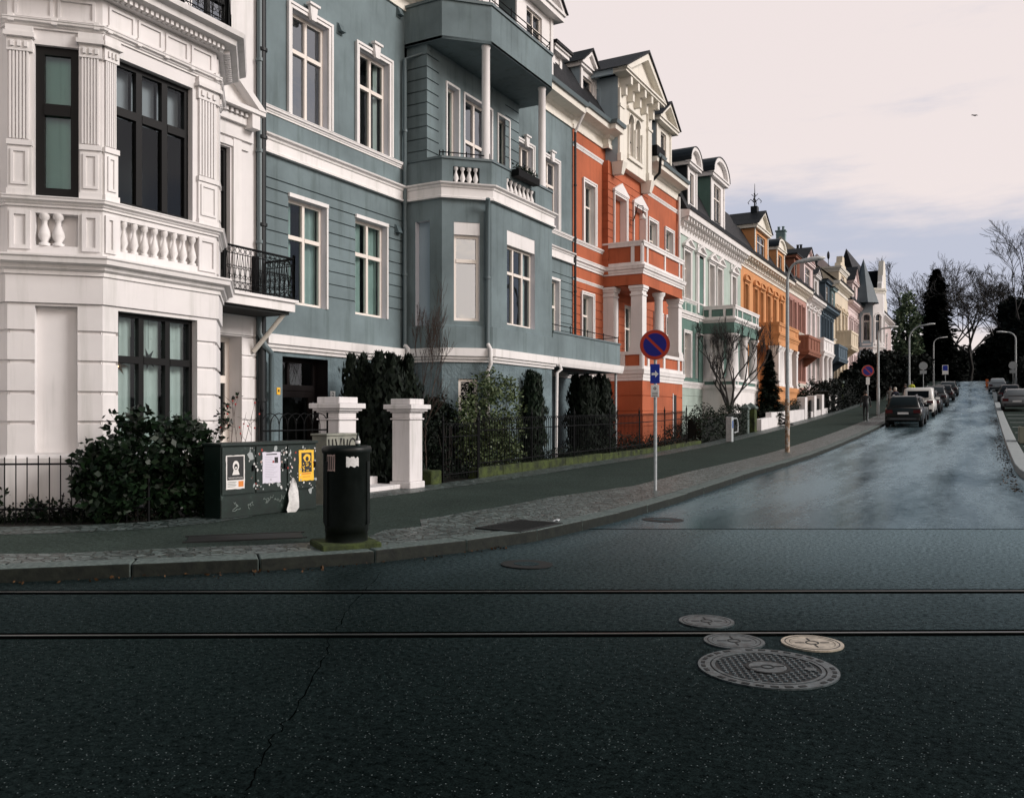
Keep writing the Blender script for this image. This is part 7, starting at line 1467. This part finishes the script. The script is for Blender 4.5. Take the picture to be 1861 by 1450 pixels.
# ================================================================ cars and people
TYRE = plain('tyre_rubber', (.010, .010, .011), .75); RIM = plain('alloy_rim', (.28, .29, .30), .35, .7); CGLASS = plain('car_glass', (.004, .005, .006), .12, 0, .3)
TAIL = plain('tail_lamp', (.07, .008, .008), .25); HEADL = plain('head_lamp', (.55, .57, .58), .15); BLKP = plain('black_plastic', (.012, .012, .013), .5); PLATE = plain('plate_white', (.62, .63, .64), .5)
def paint(n, c): m = plain(n, c, .34, .1, .3); m.node_tree.nodes['Principled BSDF'].inputs['Coat Weight'].default_value = .25; return m
CARS = {}
def car(kind, m):
    """a car standing at the origin, rear bumper at y=0, nose towards +y"""
    Lw, hw, st, gh = dict(
        suv=(4.35, .90, [(0, .42, .70, .80), (.06, .34, .98, .88), (.35, .28, 1.05, .90), (1.2, .26, 1.02, .90), (2.9, .26, .98, .90), (3.5, .28, .92, .89), (4.1, .32, .78, .84), (4.35, .42, .62, .70)], [(.10, 1.05, .80), (.42, 1.56, .66), (.9, 1.62, .66), (2.1, 1.60, .67), (2.55, 1.48, .68), (3.3, .96, .80)]),
        hatch=(4.0, .85, [(0, .40, .62, .74), (.06, .32, .88, .83), (.35, .26, .95, .85), (1.2, .24, .92, .85), (2.6, .24, .90, .85), (3.2, .26, .84, .84), (3.8, .30, .70, .78), (4.0, .40, .56, .64)], [(.08, .93, .74), (.48, 1.38, .60), (.95, 1.45, .60), (1.95, 1.42, .61), (2.3, 1.32, .62), (3.05, .88, .74)]),
        estate=(4.6, .89, [(0, .40, .66, .80), (.06, .32, .92, .87), (.4, .26, .97, .89), (1.4, .24, .94, .89), (3.1, .24, .92, .89), (3.7, .26, .86, .88), (4.4, .30, .70, .80), (4.6, .42, .58, .68)], [(.08, .96, .78), (.50, 1.40, .62), (1.2, 1.47, .63), (2.4, 1.45, .64), (2.8, 1.35, .65), (3.6, .90, .78)]),
        van=(4.5, .92, [(0, .42, .80, .88), (.05, .34, 1.12, .91), (.3, .28, 1.15, .92), (1.4, .26, 1.12, .92), (3.0, .26, 1.05, .92), (3.6, .28, .98, .90), (4.2, .32, .82, .84), (4.5, .42, .66, .70)], [(.03, 1.14, .89), (.10, 1.80, .80), (.5, 1.86, .79), (2.4, 1.84, .79), (2.85, 1.70, .78), (3.5, 1.03, .82)]))[kind]
    t = thing('parked_car', 'x', 'van' if kind == 'van' else 'car', (0, 0, 0)); g = MB(); vs = []; k = 10
    for y, zl, zt, w in st:
        vs += [(s*a*w, y, z) for s, a, z in ((-1, .82, zl), (-1, .97, zl+.08), (-1, 1.0, (zl+zt)/2), (-1, .98, zt-.08), (-1, .86, zt))]+[(s*a*w, y, z) for s, a, z in ((1, .86, zt), (1, .98, zt-.08), (1, 1.0, (zl+zt)/2), (1, .97, zl+.08), (1, .82, zl))]
    n = len(st); g.add(vs, [(i*k+j, i*k+(j+1) % k, (i+1)*k+(j+1) % k, (i+1)*k+j) for i in range(n-1) for j in range(k)]+[tuple(range(k-1, -1, -1)), tuple(range((n-1)*k, n*k))], m, True)
    vs = []; 
    zb = lambda y: next((a[2]+(b[2]-a[2])*(y-a[0])/(b[0]-a[0]) for a, b in zip(st, st[1:]) if a[0] <= y <= b[0]), .9)
    wb = hw*.92
    for y, z, w in gh: b0 = min(zb(y)-.03, z-.01); vs += [(-wb*.95, y, b0), (-w, y, z-.05), (-w*.82, y, z), (w*.82, y, z), (w, y, z-.05), (wb*.95, y, b0)]
    g.add(vs, [(i*6+j, i*6+j+1, (i+1)*6+j+1, (i+1)*6+j) for i in range(len(gh)-1) for j in range(5)]+[(5, 4, 3, 2, 1, 0)], m, True)
    bo = g.build('body', t)
    def panel(name, q, e=.012, ins=.10, insz=.14):
        q = [Vector(a) for a in q]; c = sum(q, Vector())/4; nn = (q[1]-q[0]).cross(q[3]-q[0]).normalized()
        b = lambda u, v: (q[0]*(1-u)*(1-v)+q[1]*u*(1-v)+q[2]*u*v+q[3]*(1-u)*v)
        P = [b(ins, insz), b(1-ins, insz), b(1-ins, 1-insz*.6), b(ins, 1-insz*.6)]; w_ = MB(); w_.add([p+nn*e for p in P]+[p-nn*.005 for p in P], [(0, 1, 2, 3), (7, 6, 5, 4), (0, 4, 5, 1), (1, 5, 6, 2), (2, 6, 7, 3), (3, 7, 4, 0)], CGLASS); return w_.build(name, t)
    V = lambda i, j: Vector(vs[i*6+j])
    panel('rear_window', [V(0, 0), V(0, 5), V(1, 4), V(1, 1)], .014, .12, .16); N_ = len(gh)
    panel('windscreen', [V(N_-1, 5), V(N_-1, 0), V(N_-2, 1), V(N_-2, 4)], .014, .08, .12)
    for s in (0, 1):
        for i in range(1, N_-1):
            A_, B2 = (V(i+1, 0), V(i, 0)) if s == 0 else (V(i, 5), V(i+1, 5)); C_, D_ = (V(i, 1), V(i+1, 1)) if s == 0 else (V(i+1, 4), V(i, 4))
            if (A_-B2).length < .34: continue
            if kind == 'van' and i < 3: continue
            panel('side_window', [A_, B2, C_, D_], .012, .06, .14)
    for y in (.85, Lw-.85):
        for s in (-1, 1):
            w_ = MB(); r = .325 if kind != 'suv' else .35; x0 = s*(hw-.19); x1 = s*(hw+.005); q = []
            for x, rr in ((x0, r*.93), (x0+s*.03, r), (x1-s*.03, r), (x1, r*.93), (x1, r*.64)): q.append([(x, y+rr*cos(2*pi*j/20), .33+rr*sin(2*pi*j/20)) for j in range(20)])
            q = [p for r_ in q for p in r_]; w_.add(q, [(i*20+j, i*20+(j+1) % 20, (i+1)*20+(j+1) % 20, (i+1)*20+j) if s < 0 else (i*20+j, (i+1)*20+j, (i+1)*20+(j+1) % 20, i*20+(j+1) % 20) for i in range(4) for j in range(20)], TYRE, True)
            wo = w_.build('wheel', t); w_ = MB(); w_.disc((x1-s*.025, y, .33), (0, 1, 0), (0, 0, 1), r*.64, .01, RIM, 20)
            for j in range(5): a = j*2*pi/5; u = Vector((0, cos(a), sin(a))); v = Vector((0, -sin(a), cos(a))); p = Vector((x1-s*.005, y, .33)); w_.quad(p+u*.05-v*.03, p+u*r*.6-v*.045, p+u*r*.6+v*.045, p+u*.05+v*.03, BLKP)
            w_.build('rim', wo); w_ = MB(); w_.disc((s*(hw-.10), y, .36), (0, 1, 0), (0, 0, 1), r*1.17, s*.105, BLKP, 20); w_.build('wheel_arch', t)
    zt = st[1][2]
    for s in (-1, 1):
        w_ = MB(); w_.box(min(s*.55*hw, s*.93*hw), max(s*.55*hw, s*.93*hw), -.012 if kind != 'van' else -.01, .08, zt-.24, zt-.06, TAIL); w_.build('tail_light', t)
        w_ = MB(); w_.box(min(s*.42*hw, s*.82*hw), max(s*.42*hw, s*.82*hw), Lw-.22, Lw-.02, st[-1][2]-.06, st[-1][2]+.07, HEADL); w_.build('headlight', t)
        w_ = MB(); w_.box(min(s*hw*.92, s*(hw+.17)), max(s*hw*.92, s*(hw+.17)), Lw*.655, Lw*.655+.10, zb(Lw*.65)-.02, zb(Lw*.65)+.13, m); w_.build('wing_mirror', t, .02)
    w_ = MB(); w_.box(-hw*.86, hw*.86, -.05, .05, .36, .52, BLKP); w_.box(-hw*.7, hw*.7, -.055, -.04, .44, .47, RIM); w_.build('rear_bumper', t, .02); w_ = MB(); w_.box(-hw*.8, hw*.8, Lw-.09, Lw+.03, .30, .46, BLKP); w_.build('front_bumper', t, .02)
    zp = zt-.30 if kind != 'van' else .62; w_ = MB(); w_.box(-.26, .26, -.058 if zp < .52 else -.02, 0, zp, zp+.11, PLATE); w_.build('number_plate', t)
    if kind in ('suv', 'estate'):
        w_ = MB()
        for s in (-1, 1): w_.tube([(s*.56, .7, gh[2][1]+.02), (s*.56, 2.0, gh[2][1]+.03)], .022, RIM, 6); w_.build('roof_rail', t); w_ = MB()
    w_ = MB(); w_.box(-.5, .5, gh[0][0]-.0, gh[0][0]+.03, gh[0][1]+.06, gh[0][1]+.085, BLKP); w_.build('rear_wiper', t)
    return t
def put(kind, m, x, y, lab, rz=0, group=None, name=None):
    t = car(kind, m); t['label'] = lab; t.location = (x, y, gz(y)+.01+(.10 if x > .66 else 0)); t.rotation_euler = (math.atan2(gz(y+4)-gz(y), 4), 0, rz); t['group'] = group
    if name: t.name = name
    return t
DK = paint('black_green_paint', (.005, .007, .0065)); SIL = paint('silver_paint', (.30, .32, .33)); WHP = paint('white_van_paint', (.66, .66, .64)); GRY = paint('dark_grey_paint', (.035, .04, .043)); BLK = paint('black_car_paint', (.008, .008, .009))
GL_, GR_ = 'cars parked along the left kerb', 'cars parked on the right'
put('suv', DK, -3.75, 49, 'dark green black hatchback with white number plate, nearest in the left row', group=GL_)
put('hatch', GRY, -3.85, 54.6, 'dark grey small car between the nearest dark car and the white van', group=GL_)
put('van', WHP, -3.72, 60.0, 'white delivery van with dark rear windows in the left row', group=GL_, name='parked_van')
put('estate', BLK, -3.6, 66, 'black estate car directly ahead of the white van', group=GL_); put('suv', GRY, -3.5, 75, 'grey car with silver roof rails beyond the white van', group=GL_)
put('hatch', BLK, -3.3, 86, 'black small car under the tall pale sign', group=GL_); put('estate', GRY, -3.3, 97, 'dark grey car at the head of the left row', group=GL_)
put('estate', paint('dull_silver_paint', (.15, .16, .165)), 1.85, 66, 'dull silver estate car with pale plate beyond the right kerb', group=GR_); put('hatch', BLK, 1.75, 80, 'black small car in the middle of the right row', group=GR_); put('hatch', SIL, 1.15, 104, 'silver small car farthest up the right row', group=GR_)
c = Vector((.2, 122)); g = MB(); z = gz(122); g.box(.05, .35, 121.9, 122.0, z, z+1.0, plain('orange_marker', (.7, .16, .03), .5)); g.box(-.05, .45, 121.8, 122.1, z, z+.08, BLKP); tag(g.build('marker_post', bevel=.02), 'tiny orange road marker beside the silver car', 'marker')
# people: one continuous skinned body each
SKIN = plain('skin', (.38, .22, .16), .6)
def person(lab, x, y, zg, face, top, legs, hair, phase=1, hat=None, h=1.74, backpack=None):
    t = thing('person', lab, 'person', (x, y, zg), face); s = h/1.74
    V = [((0, 0, .96), .135), ((0, 0, 1.12), .13), ((0, .01, 1.30), .155), ((0, 0, 1.44), .13), ((0, 0, 1.52), .06), ((0, .02, 1.60), .085), ((0, .02, 1.68), .095), ((0, .01, 1.74), .06)]; E_ = [(i, i+1) for i in range(7)]
    def limb(root, pts):
        p = root
        for c_, r in pts: V.append((c_, r)); E_.append((p, len(V)-1)); p = len(V)-1
    for sd in (-1, 1):
        f = phase*sd*.20
        limb(0, [((sd*.09, 0, .90), .10), ((sd*.10, f*.55+.03, .50), .068), ((sd*.10, f*1.2-.05*(f < 0), .10), .045), ((sd*.10, f*1.2+.02, .04), .045), ((sd*.11, f*1.2+.15, .035), .035)])
        limb(3, [((sd*.19, 0, 1.40), .065), ((sd*.235, -f*.45-.02, 1.14), .05), ((sd*.24, -f*.9+.06, .90), .036), ((sd*.24, -f*.95+.09, .82), .035)])
    me = bpy.data.meshes.new('figure'); me.from_pydata([(a*s, b*s, c_*s) for (a, b, c_), r in V], E_, []); o = bpy.data.objects.new('figure', me); COL.objects.link(o)
    sk = o.modifiers.new('skin', 'SKIN')
    for i, ((_, r)) in enumerate(V): me.skin_vertices[0].data[i].radius = (r*s, r*s*.82)
    me.skin_vertices[0].data[0].use_root = True
    o.modifiers.new('sub', 'SUBSURF').levels = 1; o.modifiers['sub'].render_levels = 1
    dg = bpy.context.evaluated_depsgraph_get(); m2 = bpy.data.meshes.new_from_object(o.evaluated_get(dg)); bpy.data.objects.remove(o)
    m2.materials.clear(); [m2.materials.append(m) for m in (top, legs, SKIN, BLKP)]
    for p in m2.polygons:
        z = p.center.z/s; p.material_index = 3 if z < .09 else 1 if z < .93 and abs(p.center.x) < .2*s else 2 if z > 1.49 or (z < .87 and abs(p.center.x) > .19*s) else 0; p.use_smooth = True
    b = bpy.data.objects.new('body', m2); COL.objects.link(b); b.parent = t
    g = MB(); g.lathe((x, y+.0, zg+1.655*s), [(.095*s, -.10*s), (.108*s, -.02*s), (.104*s, .05*s), (.07*s, .10*s), (.01, .125*s)], hat or hair, 12, True, .92, 1.0)
    hh = g.build('hat' if hat else 'hair', t); g = MB()
    for sd in (-1, 1): g.lathe((x+sd*.035*s, y+.105*s, zg+1.64*s), [(.002, -.01), (.012, 0), (.002, .01)], INK, 6)
    g.lathe((x, y+.118*s, zg+1.61*s), [(.004, -.02), (.016, -.012), (.006, .025)], SKIN, 6); g.box(x-.025*s, x+.025*s, y+.095*s, y+.103*s, zg+1.565*s, zg+1.573*s, plain('lips', (.25, .09, .08), .6)); g.build('face', t); return t
JK, JB, JG, JR = plain('black_jacket', (.010, .011, .013), .8), plain('navy_jacket', (.018, .024, .045), .8), plain('grey_coat', (.16, .17, .17), .85), plain('yellow_vest', (.55, .60, .05), .7)
TR, TJ = plain('dark_trousers', (.010, .010, .012), .85), plain('blue_jeans', (.03, .045, .08), .85); HB_, HW_ = plain('dark_hair', (.012, .009, .007), .7), plain('pale_hair', (.42, .40, .36), .8)
def at(px, y, X=None): r = ray(px, 700); q = y/r.y; return r.x*q
for px, y, lab, a in ((1573, 53, 'person in black walking up the pavement behind the small round sign', (0, JK, TR, HB_)), (1627, 63, 'person with pale hair walking beside the nearest dark car', (0.2, JB, TJ, HW_)), (1618, 66, 'person in a grey coat walking ahead on the upper pavement', (3.1, JG, TR, HB_)), (1645, 76, 'person in dark clothes far up the pavement near the white van', (3.0, JK, TJ, HB_)), (1657, 82, 'person in a bright yellow vest far up the pavement', (0, JR, TR, HB_))):
    person(lab, at(px, y), y, gz(y)+KH, a[0], a[1], a[2], a[3], 1 if y > 60 else -1, h=1.74 if px < 1650 else 1.8)
